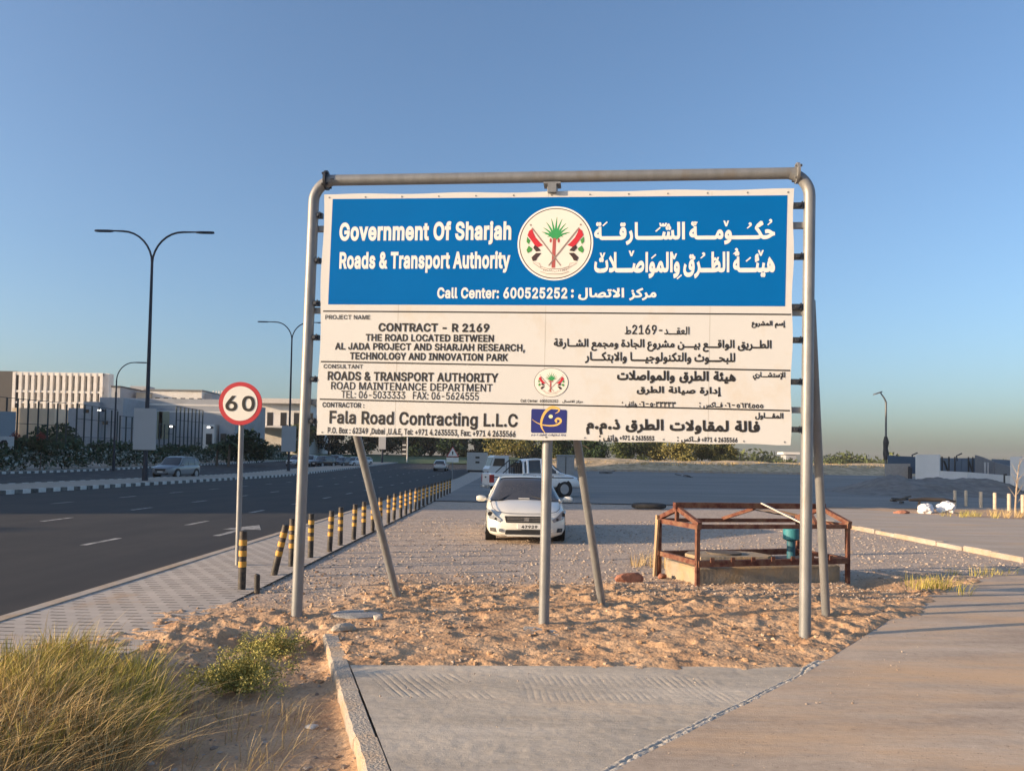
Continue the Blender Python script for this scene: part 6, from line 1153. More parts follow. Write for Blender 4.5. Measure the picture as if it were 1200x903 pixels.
def small_car(name, loc, rot, paint, label, kind='suv', group=None, cat='car'):
    o = thing(name, loc, rot, label, cat, group)
    if kind == 'suv':
        st = [(-2.25, .7, .4, .95, .02), (-2.15, .84, .32, 1.03, .02), (-1.5, .92, .27, 1.06, .01), (0, .93, .27, 1.04, .01), (1.0, .925, .27, 1.02, .03), (1.6, .90, .27, .98, .05), (2.05, .84, .28, .88, .05), (2.25, .70, .32, .76, .03), (2.3, .5, .36, .7, .02)]
        gh = [(-2.15, 1.03, 1.2, .80, .66), (-1.85, 1.04, 1.6, .84, .66), (-1.2, 1.04, 1.70, .85, .68), (.1, 1.03, 1.70, .85, .68), (.45, 1.02, 1.64, .85, .68), (1.25, .99, 1.01, .83, .74)]; roof = (-1.85, .4); r = .36; xs = (-1.32, 1.38)
    else:
        st = [(-2.05, .66, .4, .88, .02), (-1.95, .8, .3, .96, .02), (-1.3, .87, .24, .98, .01), (0, .88, .24, .95, .01), (1.0, .875, .24, .92, .03), (1.55, .84, .24, .84, .05), (1.9, .74, .26, .70, .04), (2.02, .5, .32, .6, .02)]
        gh = [(-1.95, .96, 1.0, .76, .64), (-1.5, .96, 1.38, .79, .6), (-.8, .95, 1.48, .8, .61), (.1, .94, 1.48, .8, .61), (.4, .93, 1.42, .8, .61), (1.2, .90, .92, .78, .7)]; roof = (-1.45, .35); r = .32; xs = (-1.22, 1.25)
    bd, xf, xr = body(o, st, paint, 26)
    glasshouse(o, gh, paint, roof, [((gh[-1][0], .02), (gh[-2][0], 1), .04), ((gh[-2][0], 1), (roof[0], 1), .035), ((roof[0], 1), (gh[0][0]+.05, .1), .07), ((-.3, 0), (-.35, 1), .035), ((-1.2, 0), (-1.3, 1), .035)])
    w = max(q[1] for q in st); wheels(o, xs, w+.003, r); arches(o, xs, w, r)
    z1 = st[-3][3]
    for s in (-1, 1):
        nose_patch(o, 'headlight', [(s*.46, z1-.17), (s*.74, z1-.13), (s*.80, z1-.02), (s*.52, z1-.08)], lens_m, xf, .012, .05)
        nose_patch(o, 'tail_light', [(s*.5, z1-.06), (s*.76, z1-.06), (s*.76, z1+.06), (s*.5, z1+.04)], tail_m, xr, -.012, .05)
    nose_patch(o, 'grille', [(-.40, .56), (.40, .56), (.44, z1-.12), (-.44, z1-.12)], blackp, xf, .012, .05)
    nose_patch(o, 'lower_intake', [(-.6, .34), (.6, .34), (.55, .48), (-.55, .48)], blackp, xf, .012, .05)
    MB().box((xf(0)+.02, -.22, .47), (xf(0)+.04, .22, .57)).build('number_plate', plate_m, o)
    MB().box((xr(0)-.04, -.24, .62), (xr(0)-.02, .24, .73)).build('number_plate', plate_m, o)
    mirror(o, .85, w-.02, gh[-1][1]+.06, paint); return o
silver = paintm('silver_paint', (.22, .23, .245)); black_p = paintm('black_paint', (.015, .016, .02)); whites = paintm('small_white_paint', (.62, .62, .62)); grey_p = paintm('grey_paint', (.10, .105, .115))
p = AT(207, 557, 66); s = small_car('suv', (p.x, 66, -.13), R(-97), silver, 'silver grey suv driving towards the camera on the far carriageway'); s.scale = (1.08,)*3
p = AT(517, 546, 108); small_car('hatchback', (p.x, 108, rz(108)-.13), R(88), whites, 'small white hatchback driving away on the near carriageway', 'hatch')
PK = [(349, 118, 'suv', whites, 'white car parked furthest left, beside the outer board post'), (364, 120, 'suv', whites, 'white parked suv between the outer board post and a black suv'), (379, 118, 'suv', black_p, 'black parked suv in front of a white suv across the road'), (393, 130, 'suv', black_p, 'black parked suv second along beyond the road, left of the blank panel'), (402, 122, 'hatch', grey_p, 'dark grey parked hatchback just left of the left strut'), (415, 124, 'hatch', whites, 'white parked hatchback at the left strut'), (425, 132, 'hatch', whites, 'white parked hatchback rightmost of the row by the lawn')]
for u, y, k, pm, lb in PK:
    p = AT(u, 544, y); small_car('parked_suv' if k == 'suv' else 'parked_hatchback', (p.x, y, rz(y)-.13), R(-90+random.uniform(-25, -5)), pm, lb, k, 'cars parked across the road')
# ------------------------------------------------------------------ plants
def leaf_m(nm, stops): return island_mat(nm, stops, .8)
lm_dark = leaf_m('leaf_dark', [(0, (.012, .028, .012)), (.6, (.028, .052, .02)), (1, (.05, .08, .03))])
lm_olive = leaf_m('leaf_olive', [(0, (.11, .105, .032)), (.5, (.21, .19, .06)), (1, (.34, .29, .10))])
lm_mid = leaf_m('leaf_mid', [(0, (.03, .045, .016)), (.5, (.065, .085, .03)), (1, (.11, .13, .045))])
bark = mat('bark', (.12, .085, .06), .9, var=.25, scale=8, stretch=(1, 1, .2), bump=.4)
def leaves(name, blobs, n, size, m, parent=None, loc=(0, 0, 0), fill=.55, flat=1.0):
    """n leaf-sized faces spread through the volume of the blobs"""
    B = np.array(blobs, float); w = B[:, 3]*B[:, 4]*B[:, 5]; w = w/w.sum(); k = RNG.choice(len(B), n, p=w)
    d = RNG.normal(size=(n, 3)); d /= np.linalg.norm(d, axis=1, keepdims=True); r = RNG.random(n)**fill
    C = B[k, :3]+d*r[:, None]*B[k, 3:6]
    a = RNG.normal(size=(n, 3)); a /= np.linalg.norm(a, axis=1, keepdims=True); bb = np.cross(a, RNG.normal(size=(n, 3))); bb /= np.linalg.norm(bb, axis=1, keepdims=True)
    s = size*RNG.uniform(.5, 1.4, (n, 1)); a = a*s; bb = bb*s*.5
    P = np.stack([C-a, C-bb*.9+a*.1, C+a, C+bb*.9+a*.1], 1)
    return npmesh(name, P.reshape(-1, 3), np.arange(n*4).reshape(-1, 4), m, parent, loc=loc)
def crown_blobs(h, rad, n, z0=.35, seed=0):
    rr = random.Random(seed); out = []
    for i in range(n):
        a = rr.uniform(0, 6.28); q = rr.random()**.6; z = h*(z0+(1-z0)*rr.uniform(.1, .85)); k = math.sqrt(max(.1, 1-((z/h-z0-.3)/.75)**2))
        s = rad*rr.uniform(.28, .5); out.append((math.cos(a)*q*rad*.72*k, math.sin(a)*q*rad*.72*k, z, s, s, s*rr.uniform(.6, .9)))
    return out
def tree(loc, h, rad, m, label, n=1500, seed=0, z0=.3, size=.28, group='trees behind the road', cat='tree', name='tree'):
    o = thing(name, loc, 0, label, cat, group); rr = random.Random(seed)
    b = MB(); b.tube([(0, 0, -.3), (.05, .03, h*.25), (.1*rr.uniform(-1, 1), .1, h*.55), (0, 0, h*.8)], [h*.03, h*.024, h*.016, h*.004], 8)
    for i in range(5):
        a = rr.uniform(0, 6.28); z = h*rr.uniform(.2, .5); q = rad*.6; b.tube([(0, 0, z), (math.cos(a)*q*.5, math.sin(a)*q*.5, z+h*.14), (math.cos(a)*q, math.sin(a)*q, z+h*.24)], [h*.012, h*.008, h*.003], 6)
    b.build('trunk', bark, o, smooth=50)
    leaves('crown', crown_blobs(h, rad, 16, z0, seed), n, size, m, o); return o
def at_x(u, y): return AT(u, 540, y).x
# dark trees round the lawn; their shade is put into the leaf colour
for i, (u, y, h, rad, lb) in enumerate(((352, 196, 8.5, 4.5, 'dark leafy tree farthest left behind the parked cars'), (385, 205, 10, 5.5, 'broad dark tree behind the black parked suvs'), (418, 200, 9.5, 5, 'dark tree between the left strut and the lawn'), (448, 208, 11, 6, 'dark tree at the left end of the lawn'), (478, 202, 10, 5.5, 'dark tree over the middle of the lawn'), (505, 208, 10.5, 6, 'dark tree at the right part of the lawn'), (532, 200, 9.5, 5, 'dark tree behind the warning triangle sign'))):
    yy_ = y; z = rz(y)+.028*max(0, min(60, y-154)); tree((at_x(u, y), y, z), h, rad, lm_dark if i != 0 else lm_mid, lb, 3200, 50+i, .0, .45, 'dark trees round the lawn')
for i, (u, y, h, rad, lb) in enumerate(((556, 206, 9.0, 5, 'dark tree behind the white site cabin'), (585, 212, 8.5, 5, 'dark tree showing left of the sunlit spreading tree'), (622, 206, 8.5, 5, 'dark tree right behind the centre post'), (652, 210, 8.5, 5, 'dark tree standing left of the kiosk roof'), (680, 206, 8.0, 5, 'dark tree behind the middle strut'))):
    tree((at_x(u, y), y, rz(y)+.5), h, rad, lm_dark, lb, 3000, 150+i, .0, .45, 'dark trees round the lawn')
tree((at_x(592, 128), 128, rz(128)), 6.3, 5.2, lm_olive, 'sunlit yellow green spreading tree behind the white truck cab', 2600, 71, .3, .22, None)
tree((at_x(650, 150), 150, rz(150)), 6.5, 4.6, lm_mid, 'mid green tree behind the grey kiosk', 3000, 72, .2, .28, None)
tree((at_x(695, 178), 178, rz(178)+.6), 6.6, 5.0, lm_dark, 'dark green tree left of the olive scrub on the sand bank', 3200, 73, -.05, .3, None)
for i, (u, y, h, rad, lb) in enumerate(((735, 172, 6.0, 3.6, 'dense green shrubby tree at the left end of the bank row'), (765, 176, 6.6, 4.0, 'olive shrubby tree second in the row on the bank'), (795, 172, 6.6, 3.8, 'rounded olive tree in the middle of the bank row'), (822, 178, 6.5, 3.6, 'reddish olive tree right of the rounded one on the bank'), (846, 174, 6.0, 2.9, 'thin brownish olive tree at the right end of the bank row'))):
    tree((at_x(u, y), y, rz(y)+.5), h, rad*1.4, lm_olive if i else lm_mid, lb, 5000, 80+i, -.05, .28, 'shrubby trees on the sand bank')
# far scrub line, one mass
bl = []
for k in range(90):
    u = random.uniform(852, 1060) if k > 20 else random.uniform(980, 1230); y = random.uniform(330, 620); x = AT(u, 540, y).x; h = random.uniform(3, 8.5); bl.append((x, y, rz(y)+h*.4, h*random.uniform(.9, 1.8), h, h*.55))
o = leaves('far_scrub', bl, 9000, 1.1, lm_mid); tag(o, kind='stuff')
# dry tufts on the bank
def blades(name, pts, h, lean, w, m, nb=14, parent=None, loc=(0, 0, 0), spread=.12, curve=.5, wind=(.25, .1)):
    n = len(pts)*nb; P = np.repeat(np.array(pts, float), nb, 0); H = np.repeat(np.array(h, float)*np.ones(len(pts)), nb)*RNG.uniform(.45, 1.1, n)
    a = RNG.uniform(0, 6.28, n); base = P+np.stack([np.cos(a), np.sin(a), 0*a], 1)*RNG.random((n, 1))**.7*spread
    ld = np.stack([np.cos(a)*lean+wind[0], np.sin(a)*lean+wind[1]], 1)*RNG.uniform(.2, 1.4, (n, 1))
    T = [0, .35, .7, 1.0]; fa = RNG.uniform(0, 3.14, n); side = np.stack([np.cos(fa), np.sin(fa), 0*fa], 1)
    rows = []
    for t in T:
        c = base+np.stack([ld[:, 0]*H*(t*(1-curve)+curve*t*t), ld[:, 1]*H*(t*(1-curve)+curve*t*t), H*(t-.12*t*t)], 1)
        ww = w*(1-t)**.6*.5+.0006; rows += [c-side*ww, c+side*ww]
    V = np.stack(rows, 1); F = np.array([(0, 1, 3, 2), (2, 3, 5, 4), (4, 5, 7, 6)])
    return npmesh(name, V.reshape(-1, 3), (F[None]+np.arange(n)[:, None, None]*8).reshape(-1, 4), m, parent, loc=loc)
dry = island_mat('dry_blade', [(0, (.26, .165, .07)), (.5, (.50, .35, .15)), (1, (.68, .52, .27))], .8)
gre = island_mat('green_blade', [(0, (.19, .18, .03)), (.5, (.42, .36, .075)), (1, (.62, .50, .16))], .8)
tp = [(x, y, rz(y)+.9+.2*random.random()) for x, y in ((random.uniform(6, 70), random.uniform(120, 150)) for _ in range(420))]
tag(blades('bank_grass', tp, .55, .5, .09, dry, 8, spread=.5), kind='stuff')
# tall grass by the pavers, near the camera
def soil_at(x, y): return float(soil_z(np.array([x]), np.array([y]))[0])
gc, dc = [], []
while len(gc)+len(dc) < 165:                      # tussocks
    x, y = random.uniform(-5.0, -1.3), random.uniform(3.6, 6.75)
    q = ((x+3.35-.22*(5.0-y))/1.15)**2+((y-5.1)/1.45)**2
    if q > 1.0 or random.random() < q*.55: continue
    p = (x, y, max(-.13, soil_at(x, y))-.01)
    if y > 4.95+.35*math.sin(x*3)+.18*(x+3.2)+random.gauss(0, .18): gc.append(p)
    else: dc.append(p)
tag(blades('green_grass', gc, [random.uniform(.17, .34) for _ in gc], .5, .0050, gre, 84, spread=.16, wind=(.15, .05)), kind='stuff')
tag(blades('dry_grass', dc+gc[::4], [random.uniform(.15, .33) for _ in dc+gc[::4]], .5, .0044, dry, 72, spread=.17, wind=(.30, .10)), kind='stuff')
tag(blades('bent_straw', dc+gc[::3], .30, 1.5, .004, dry, 26, spread=.2, curve=.95, wind=(.45, .1)), kind='stuff')
tag(blades('seed_stalks', dc[::2]+gc[::2], .42, .30, .0032, dry, 7, spread=.2, curve=.8, wind=(.35, .1)), kind='stuff')
fp = []
while len(fp) < 150:
    x, y = random.uniform(-2.5, -.9), random.uniform(3.7, 5.7)
    if x < xk(y)-.38 and random.random() < .9-(x+2.5)*.5: fp.append((x, y, soil_at(x, y)-.01))
tag(blades('thin_dry_grass', fp, .20, .6, .0032, dry, 7, spread=.1, wind=(.5, .1)), kind='stuff')
weed = island_mat('weed_leaf', [(0, (.16, .15, .035)), (.5, (.33, .30, .08)), (1, (.54, .46, .17))], .8)
def weed_plant(loc, r, h, label, n=1500, name='weed_plant'):
    o = thing(name, loc, random.uniform(0, 6), label, 'weed', 'green weeds on the dirt'); b = MB(); bl = []
    for k in range(44):
        a = random.uniform(0, 6.28); q = r*random.uniform(.2, 1.1); e = (math.cos(a)*q, math.sin(a)*q, h*random.uniform(.4, 1)*(1-.4*q/r))
        b.tube([(0, 0, -.02), (e[0]*.5, e[1]*.5, e[2]*.65), e], [.004, .003, .0015], 4); bl.append((e[0]*.85, e[1]*.85, e[2]*.85, r*.15, r*.15, h*.2)); bl.append((e[0]*.5, e[1]*.5, e[2]*.55, r*.16, r*.16, h*.2))
    b.build('stems', mat('weed_stem', (.20, .20, .07), .8), o); leaves('foliage', bl, n, .0105, weed, o, fill=.45); return o
x, y, z = ong(278, 800); weed_plant((x, y+.12, z), .46, .42, 'bushy green weed on the bare dirt between grass and kerb', 9000)
x, y, z = ong(320, 752); weed_plant((x, y, z), .42, .28, 'lower sparser green weed just behind the bushy one, near the outer post', 3600)
def tuft(u, v, h, n, label, m=gre, spread=.18, name='grass_tuft', z=None):
    x, y, zz = ong(u, v); zz = zz if z is None else z; pts = [(random.gauss(0, spread), random.gauss(0, spread*.8), 0) for _ in range(n)]
    return tag(blades(name, pts, h, .45, .007, m, 16, loc=(x, y, zz)), label, 'grass tuft', 'grass tufts on the lot')
tuft(1098, 692, .24, 12, 'pale green grass tuft at the edge of the pavement beside the shadowed hollow'); tuft(1150, 672, .16, 7, 'small tuft on the gravel near the kerb corner', spread=.3)
tuft(768, 662, .30, 10, 'dry tuft growing beside the left corner of the rusty frame', dry); tuft(1136, 607, .28, 14, 'green tuft to the right of the white sacks', gre, .5, z=.05)
tuft(1187, 607, .35, 16, 'dry tufts round the foot of the thin sapling', dry, .5, z=.05); tuft(848, 672, .16, 5, 'thin dry tuft in front of the well base', dry, .15)
p = G(1189, 606); b = MB(); o = thing('dry_sapling', (p.x, p.y, .0), 0, 'thin bare sapling standing at the right edge before the low wall', 'sapling')
b.tube([(0, 0, -.1), (.05, 0, .7), (.10, 0, 1.4), (.22, 0, 2.15)], [.035, .03, .02, .006], 7); b.build('trunk', mat('pale_bark', (.38, .29, .2), .9), o)
b = MB()
for k in range(9):
    z = .5+.17*k; a = k*2.4; b.tube([(.05+.05*z, 0, z), (.08+.06*z+.3*math.cos(a), .3*math.sin(a), z+.45)], [.012, .003], 5)
b.build('twigs', mat('pale_bark', (1, 1, 1)), o)
# hedge across the road with pale flowers
hb = []
for k in range(230):
    y = 70+100*(k/230)**1.25; hb.append((-50.2+random.uniform(-.5, .5), y, rz(y)+random.uniform(.7, 2.6), random.uniform(.8, 1.2), random.uniform(.8, 1.3), random.uniform(.7, 1.0)))
hd = thing('flowering_hedge', (0, 0, 0), 0, 'long dark hedge speckled with pale leaves along the far side of the road', 'hedge')
leaves('foliage', hb, 15000, .26, leaf_m('leaf_hedge', [(0, (.02, .04, .02)), (.6, (.045, .08, .038)), (1, (.09, .13, .07))]), hd)
hb2 = [(x+.55, y, z*.75, rx, ry, rz__) for x, y, z, rx, ry, rz__ in hb]
pl_m = leaf_m('leaf_pale', [(0, (.08, .11, .08)), (.45, (.2, .24, .2)), (.8, (.42, .46, .42)), (1, (.62, .64, .6))])
leaves('pale_leaves', hb2, 4200, .20, pl_m, hd)
rd = leaf_m('leaf_red', [(0, (.16, .03, .03)), (1, (.30, .07, .06))])
for u, lb in ((17, 'red flowering shrub at the left end of the hedge'), (47, 'small red flowering shrub over the hedge by the fence')):
    y = 80; o = thing('flowering_shrub', (at_x(u, y), y, rz(y)), 0, lb, 'shrub', 'red flowering shrubs'); 
    MB().tube([(0, 0, 0), (.1, 0, 1.5), (0, .1, 3.2)], [.06, .05, .02], 6).build('stem', bark, o); leaves('foliage', [(0, 0, 2.9, .7, .7, .7), (.3, 0, 2.2, .6, .6, .6)], 260, .18, lm_dark, o); leaves('blossom', [(0, 0, 3.5, .5, .5, .5)], 130, .14, rd, o)
# ------------------------------------------------------------------ fences and buildings across the road
fg = mat('fence_green', (.010, .028, .034), .6, .2)
def fence(x0, y0, x1, y1, n, h, label, strut=True, rails=(.2, .45, .75, .99), mesh_wire=True):
    o = thing('court_fence', (x0, y0, rz(y0)), 0, label, 'fence', 'tall sports court fences'); d = Vector((x1-x0, y1-y0, rz(y1)-rz(y0)))
    for k in range(n):
        p = d*(k/(n-1)); b = MB(); hh = h*(1+.0*k); b.tube([(p.x, p.y, -.2), (p.x, p.y, hh)], .105, 6)
        if strut: b.tube([(p.x, p.y, 3.0), (p.x+.9, p.y-.3, 0)], .05, 5)
        b.build('post', fg, o)
    b = MB()
    for f in rails: b.tube([(0, 0, h*f), (d.x, d.y, d.z+h*f)], .04, 5)
    b.build('rail', fg, o)
    if mesh_wire:
        b = MB(); L = d.length; m_ = int(L/.55)
        for k in range(m_): p = d*(k/m_); b.tube([(p.x, p.y, .1), (p.x, p.y, h*.45)], .016, 3, cap=False)
        for k in range(6): z = .3+k*h*.07; b.tube([(0, 0, z), (d.x, d.y, d.z+z)], .014, 3, cap=False)
        b.build('wire_mesh', fg, o)
def fy(u0, y0, u1, y1, *a, **k): fence(at_x(u0, y0), y0, at_x(u1, y1), y1, *a, **k)
fy(-8, 96, 76, 110, 8, 8.6, 'tall thin dark sports fence in front of the slatted office building', False, (.3, .62, .995))
fy(88, 104, 136, 122, 7, 8.3, 'dark sports fence with raking struts left of the median lamp')
fy(139, 112, 160, 118, 4, 7.0, 'short run of sports fence just left of the blank banner panel')
fy(186, 122, 202, 128, 4, 6.2, 'low run of sports fence right of the blank banner panel', False)
fy(205, 126, 236, 138, 8, 9.2, 'dense tall sports fence beside the speed limit sign')
wall_w = mat('white_render', (.70, .67, .63), .85, var=.06, scale=.3, dirt=((.58, .53, .47), .3, .4)); wall_g = mat('grey_render', (.36, .37, .39), .85, var=.08, scale=.25, dirt=((.27, .28, .29), .3, .3)); wall_d = mat('dark_cladding', (.022, .021, .025), .7, var=.1, scale=.4)
beige = mat('beige_render', (.62, .52, .38), .85, var=.06, scale=.3); win = mat('window_dark', (.035, .032, .03), .2, var=.2, scale=.5)
pale_roof = mat('pale_roof', (.60, .55, .5), .8)
def bx_(u0, u1, v_top, y, depth, zb=None):
    """box of a building that stands at distance y: x range, top height, base"""
    x0, x1 = at_x(u0, y), at_x(u1, y); zt = AT((u0+u1)/2, v_top, y).z; z0 = (rz(min(y, 170)) if zb is None else zb)-.3
    return x0, x1, y, y+depth, z0, zt
def building(name, label, boxes, mats_, cat='building', group=None):
    x0 = min(b[0] for b in boxes); y0 = min(b[2] for b in boxes); o = thing(name, (x0, y0, 0), 0, label, cat, group)
    for bb, m in zip(boxes, mats_): MB().box((bb[0]-x0, bb[2]-y0, bb[4]), (bb[1]-x0, bb[3]-y0, bb[5])).build('wall', m, o)
    return o, x0, y0
# slatted office
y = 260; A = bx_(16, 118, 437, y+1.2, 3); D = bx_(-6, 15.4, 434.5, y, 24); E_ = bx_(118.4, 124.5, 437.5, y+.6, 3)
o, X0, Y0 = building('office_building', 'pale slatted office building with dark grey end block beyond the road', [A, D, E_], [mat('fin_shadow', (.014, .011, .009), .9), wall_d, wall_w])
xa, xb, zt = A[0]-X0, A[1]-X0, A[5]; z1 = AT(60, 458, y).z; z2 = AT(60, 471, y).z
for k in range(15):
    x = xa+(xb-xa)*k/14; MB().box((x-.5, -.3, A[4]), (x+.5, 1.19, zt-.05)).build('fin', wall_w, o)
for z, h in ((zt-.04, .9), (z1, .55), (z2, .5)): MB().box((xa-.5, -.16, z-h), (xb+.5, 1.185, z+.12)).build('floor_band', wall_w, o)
# low beige hall
Bb = bx_(12, 62, 478, 172, 16); o, X0, Y0 = building('beige_hall', 'low sunlit beige hall below the slatted office', [Bb], [beige])
for k in range(6): MB().box((.8+k*1.5, -.03, Bb[4]+.9), (1.3+k*1.5, .02, Bb[4]+2.6)).build('window', win, o)
# grey sports hall, three stepped blocks
c1 = bx_(78, 96, 478, 150, 20); c2 = bx_(96.2, 114, 470.5, 149, 22); c3 = bx_(114.2, 142, 465.5, 150, 24)
o, X0, Y0 = building('grey_hall', 'grey stepped hall with small dark openings behind the sports fence', [c1, c2, c3], [wall_g]*3)
for u, v in ((101, 481.5), (123, 495)):
    q = AT(u, v, 148.9); MB().box((q.x-X0-.5, q.y-Y0-.05, q.z-.35), (q.x-X0+.5, q.y-Y0+.2, q.z+.35)).build('vent', win, o)
d1 = bx_(142.5, 266, 467, 160, 24); d2 = bx_(236, 250, 497, 156, 3.9); d3 = bx_(256, 274, 488, 157, 2.9)
o, X0, Y0 = building('long_grey_hall', 'long grey hall behind the blank banner panel and speed sign', [d1, d2, d3], [wall_g, wall_w, wall_g])
for v, h in ((474, .18), (482, .14)):
    q = AT(200, v, 159.9); MB().box((.2, -.06+Y0*0+(160-Y0), q.z-h), (d1[1]-X0-.2, 159.99-Y0, q.z+h)).build('cornice', wall_w, o)
for u, w in ((184, 2.2), (192, 2.2)):
    q = AT(u, 500, 160); MB().box((q.x-X0-w/2, 159.93-Y0, q.z-2.5), (q.x-X0+w/2, 159.99-Y0, q.z+3.2)).build('panel', mat('yellow_panel', (.34, .33, .22), .8), o)
for u in (245, 262):
    q = AT(u, 508, 155.9); MB().box((q.x-X0-.6, q.y-Y0-.06, q.z-2.2), (q.x-X0+.6, q.y-Y0+.05, q.z)).build('door', win, o)
# floodlights on the halls, lit
lit = bpy.data.materials.new('floodlight_glow'); lit.use_nodes = True; lb_ = lit.node_tree.nodes['Principled BSDF']; lb_.inputs['Emission Color'].default_value = (1, .97, .9, 1); lb_.inputs['Emission Strength'].default_value = 3
for u, v, y, lb in ((116.5, 480.5, 147, 'small lit floodlight on the grey stepped hall'), (200.5, 499.5, 155, 'small lit floodlight right of the blank banner panel'), (244.5, 500.5, 153, 'small lit floodlight left of the speed limit sign')):
    q = AT(u, v, y); o = thing('floodlight', q, 0, lb, 'floodlight', 'floodlights on the halls'); MB().box((-.3, -.06, -.16), (.3, 0, .16), bev=.03).build('lens', lit, o); MB().box((-.34, .002, -.2), (.34, 1.6, .2)).build('housing', lampm, o)
# white blocks in the sun beyond
e1 = bx_(168, 234, 457.5, 236, 20); e2 = bx_(234.3, 246, 461, 238, 18)
o, X0, Y0 = building('white_block', 'long white flat roofed block catching the sun above the grey hall', [e1, e2], [wall_w, wall_g])
MB().box((-.4, -.5, e1[5]), (e1[1]-e1[0]+.4, 20.4, e1[5]+.35)).build('roof', mat('roof_grey', (.2, .2, .2), .8), o)
for k in range(6): MB().box((3+k*2.6, -.04, e1[5]-3.4), (4.4+k*2.6, .02, e1[5]-2.2)).build('window', win, o)
f1 = bx_(128, 138, 453.5, 225, 12); f2 = bx_(139, 156, 456, 300, 14); f3 = bx_(157, 168, 460, 232, 12)
o, X0, Y0 = building('dark_block', 'small grey block at the right end of the slatted office', [f1], [wall_g]); MB().box((-.2, -.3, f1[5]), (f1[1]-f1[0]+.2, 12.3, f1[5]+.4)).build('roof', wall_d, o); MB().box((1.0, -.05, f1[5]-3.2), (f1[1]-f1[0]-1.0, .02, f1[5]-1.4)).build('window', win, o); o, X0, Y0 = building('far_dark_block', 'low dark roofed block between the office and the median lamp', [f2], [wall_d]); MB().box((2, 3, f2[5]), (9, 9, f2[5]+1.6)).build('roof_plant', wall_g, o)
o, X0, Y0 = building('pale_block', 'pale flat block peeking out beside the median lamp', [f3], [beige]); MB().box((-.2, -.3, f3[5]), (f3[1]-f3[0]+.2, 12.3, f3[5]+.35)).build('roof', wall_g, o)
g1 = bx_(246.5, 262, 463, 250, 10); o, X0, Y0 = building('columned_block', 'pale block with thin upright fins left of the speed limit sign', [g1], [wall_w])
for k in range(5): MB().box((.2+k*.95, -.35, g1[5]), (.5+k*.95, .1, g1[5]+1.4)).build('fin', wall_w, o)
h1 = bx_(296, 362, 473, 196, 22); o, X0, Y0 = building('canopy_building', 'cream building with tall dark windows and canopy right of the speed limit sign', [h1], [wall_w])
MB().box((-.6, -2.2, h1[5]), (h1[1]-h1[0]+.6, 22.4, h1[5]+1.2)).build('roof', pale_roof, o)
q0 = AT(318, 483, 196); q1 = AT(318, 499, 196)
for k in range(4):
    x = 3.4+k*3.4; MB().box((x, -.05, q1.z), (x+1.5, .05, q0.z)).build('window', win, o)
cz_ = AT(318, 502, 190).z; b = MB(); b.loft([[(x_, yv, cz_+dz+.5*math.sin((x_+2)*.2)) for yv, dz in ((-6, -.25), (-.1, .1), (-.1, .5), (-6, .15))] for x_ in np.linspace(-2, 9, 10)]); b.build('canopy', wall_w, o)
# dark palms and shrubs in front of the halls
def shrub_mass(loc, label, blobs, n, m, size=.4): 
    o = thing('shrub_clump', loc, 0, label, 'shrubs', 'dark shrubs by the halls'); MB().tube([(0, 0, -.2), (0, 0, 1.6)], .12, 6).build('trunk', bark, o); leaves('crown', blobs, n, size, m, o); return o
y = 128; shrub_mass((at_x(52, y), y, rz(y)), 'dark shrub clump below the beige hall', [(-3.6, 0, 2.2, 2.2, 1.5, 1.8), (-.5, 0, 3.2, 2.6, 1.6, 2.6), (2.6, .5, 3.8, 2.2, 1.5, 2.6), (4.5, 0, 3, 1.6, 1.3, 2)], 1500, lm_dark)
y = 120; shrub_mass((at_x(278, y), y, rz(y)), 'dark shrub clump behind the speed limit sign pole', [(-1.0, 0, 2.6, 1.8, 1.4, 2.4), (1.6, 0, 3.1, 2.2, 1.4, 2.6), (3.6, 0, 2.2, 1.8, 1.4, 1.9)], 1500, lm_dark)
def palm(loc, h, label):
    o = thing('palm_tree', loc, 0, label, 'palm tree', 'small palms by the halls'); MB().tube([(0, 0, -.2), (.1, 0, h*.7)], [.2, .14], 8).build('trunk', bark, o); b = MB()
    for k in range(16):
        a = k*2.4; e = random.uniform(.2, 1.0); pts = [(.1+math.cos(a)*1.9*t, math.sin(a)*1.9*t, h*.7+1.5*e*t-1.5*t*t) for t in (0, .3, .6, .85, 1)]
        p = np.array(pts); nn = np.array([-math.sin(a), math.cos(a), 0]); w = np.array([.05, .28, .34, .22, .02])[:, None]; n = 5
        b.add([tuple(q) for q in p-nn*w]+[tuple(q) for q in p+nn*w], [(i, i+1, n+i+1, n+i) for i in range(n-1)])
    b.build('crown', lm_dark, o); return o
for u, y, h, lb in ((254, 112, 4.2, 'small palm by the white door left of the speed limit sign'), (268, 110, 4.6, 'small palm partly hidden behind the speed limit sign pole'), (70, 122, 6.0, 'tallest small palm before the grey stepped hall')): palm((at_x(u, y), y, rz(y)), h, lb)
# hoarding and pale panel at the far left
y = 92; X_ = at_x(-6, y); o = thing('site_hoarding', (X_, y, rz(y)), 0, 'pale blue site hoarding at the far left edge before the beige hall', 'hoarding'); w = at_x(16, y)-X_
MB().box((0, 0, 3.2), (w, .12, AT(8, 482, y).z-rz(y))).build('panel', mat('blue_grey_panel', (.33, .39, .45), .7, var=.06), o)
b = MB()
for x in (.2, w*.5, w-.2): b.tube([(x, .2, -.2), (x, .2, 6)], .06, 6)
b.build('posts', lampm, o)
y = 78; X_ = at_x(-8, y); o = thing('graphic_panel', (X_, y, rz(y)), 0, 'white hoarding panel with dark swirls and teal lower corner at the far left', 'hoarding panel'); w = at_x(15, y)-X_; zt = AT(6, 511, y).z-rz(y); zb = .1
MB().box((0, 0, zb), (w, .08, zt)).build('panel', mat('panel_white', (.62, .62, .62), .7), o); b = MB()
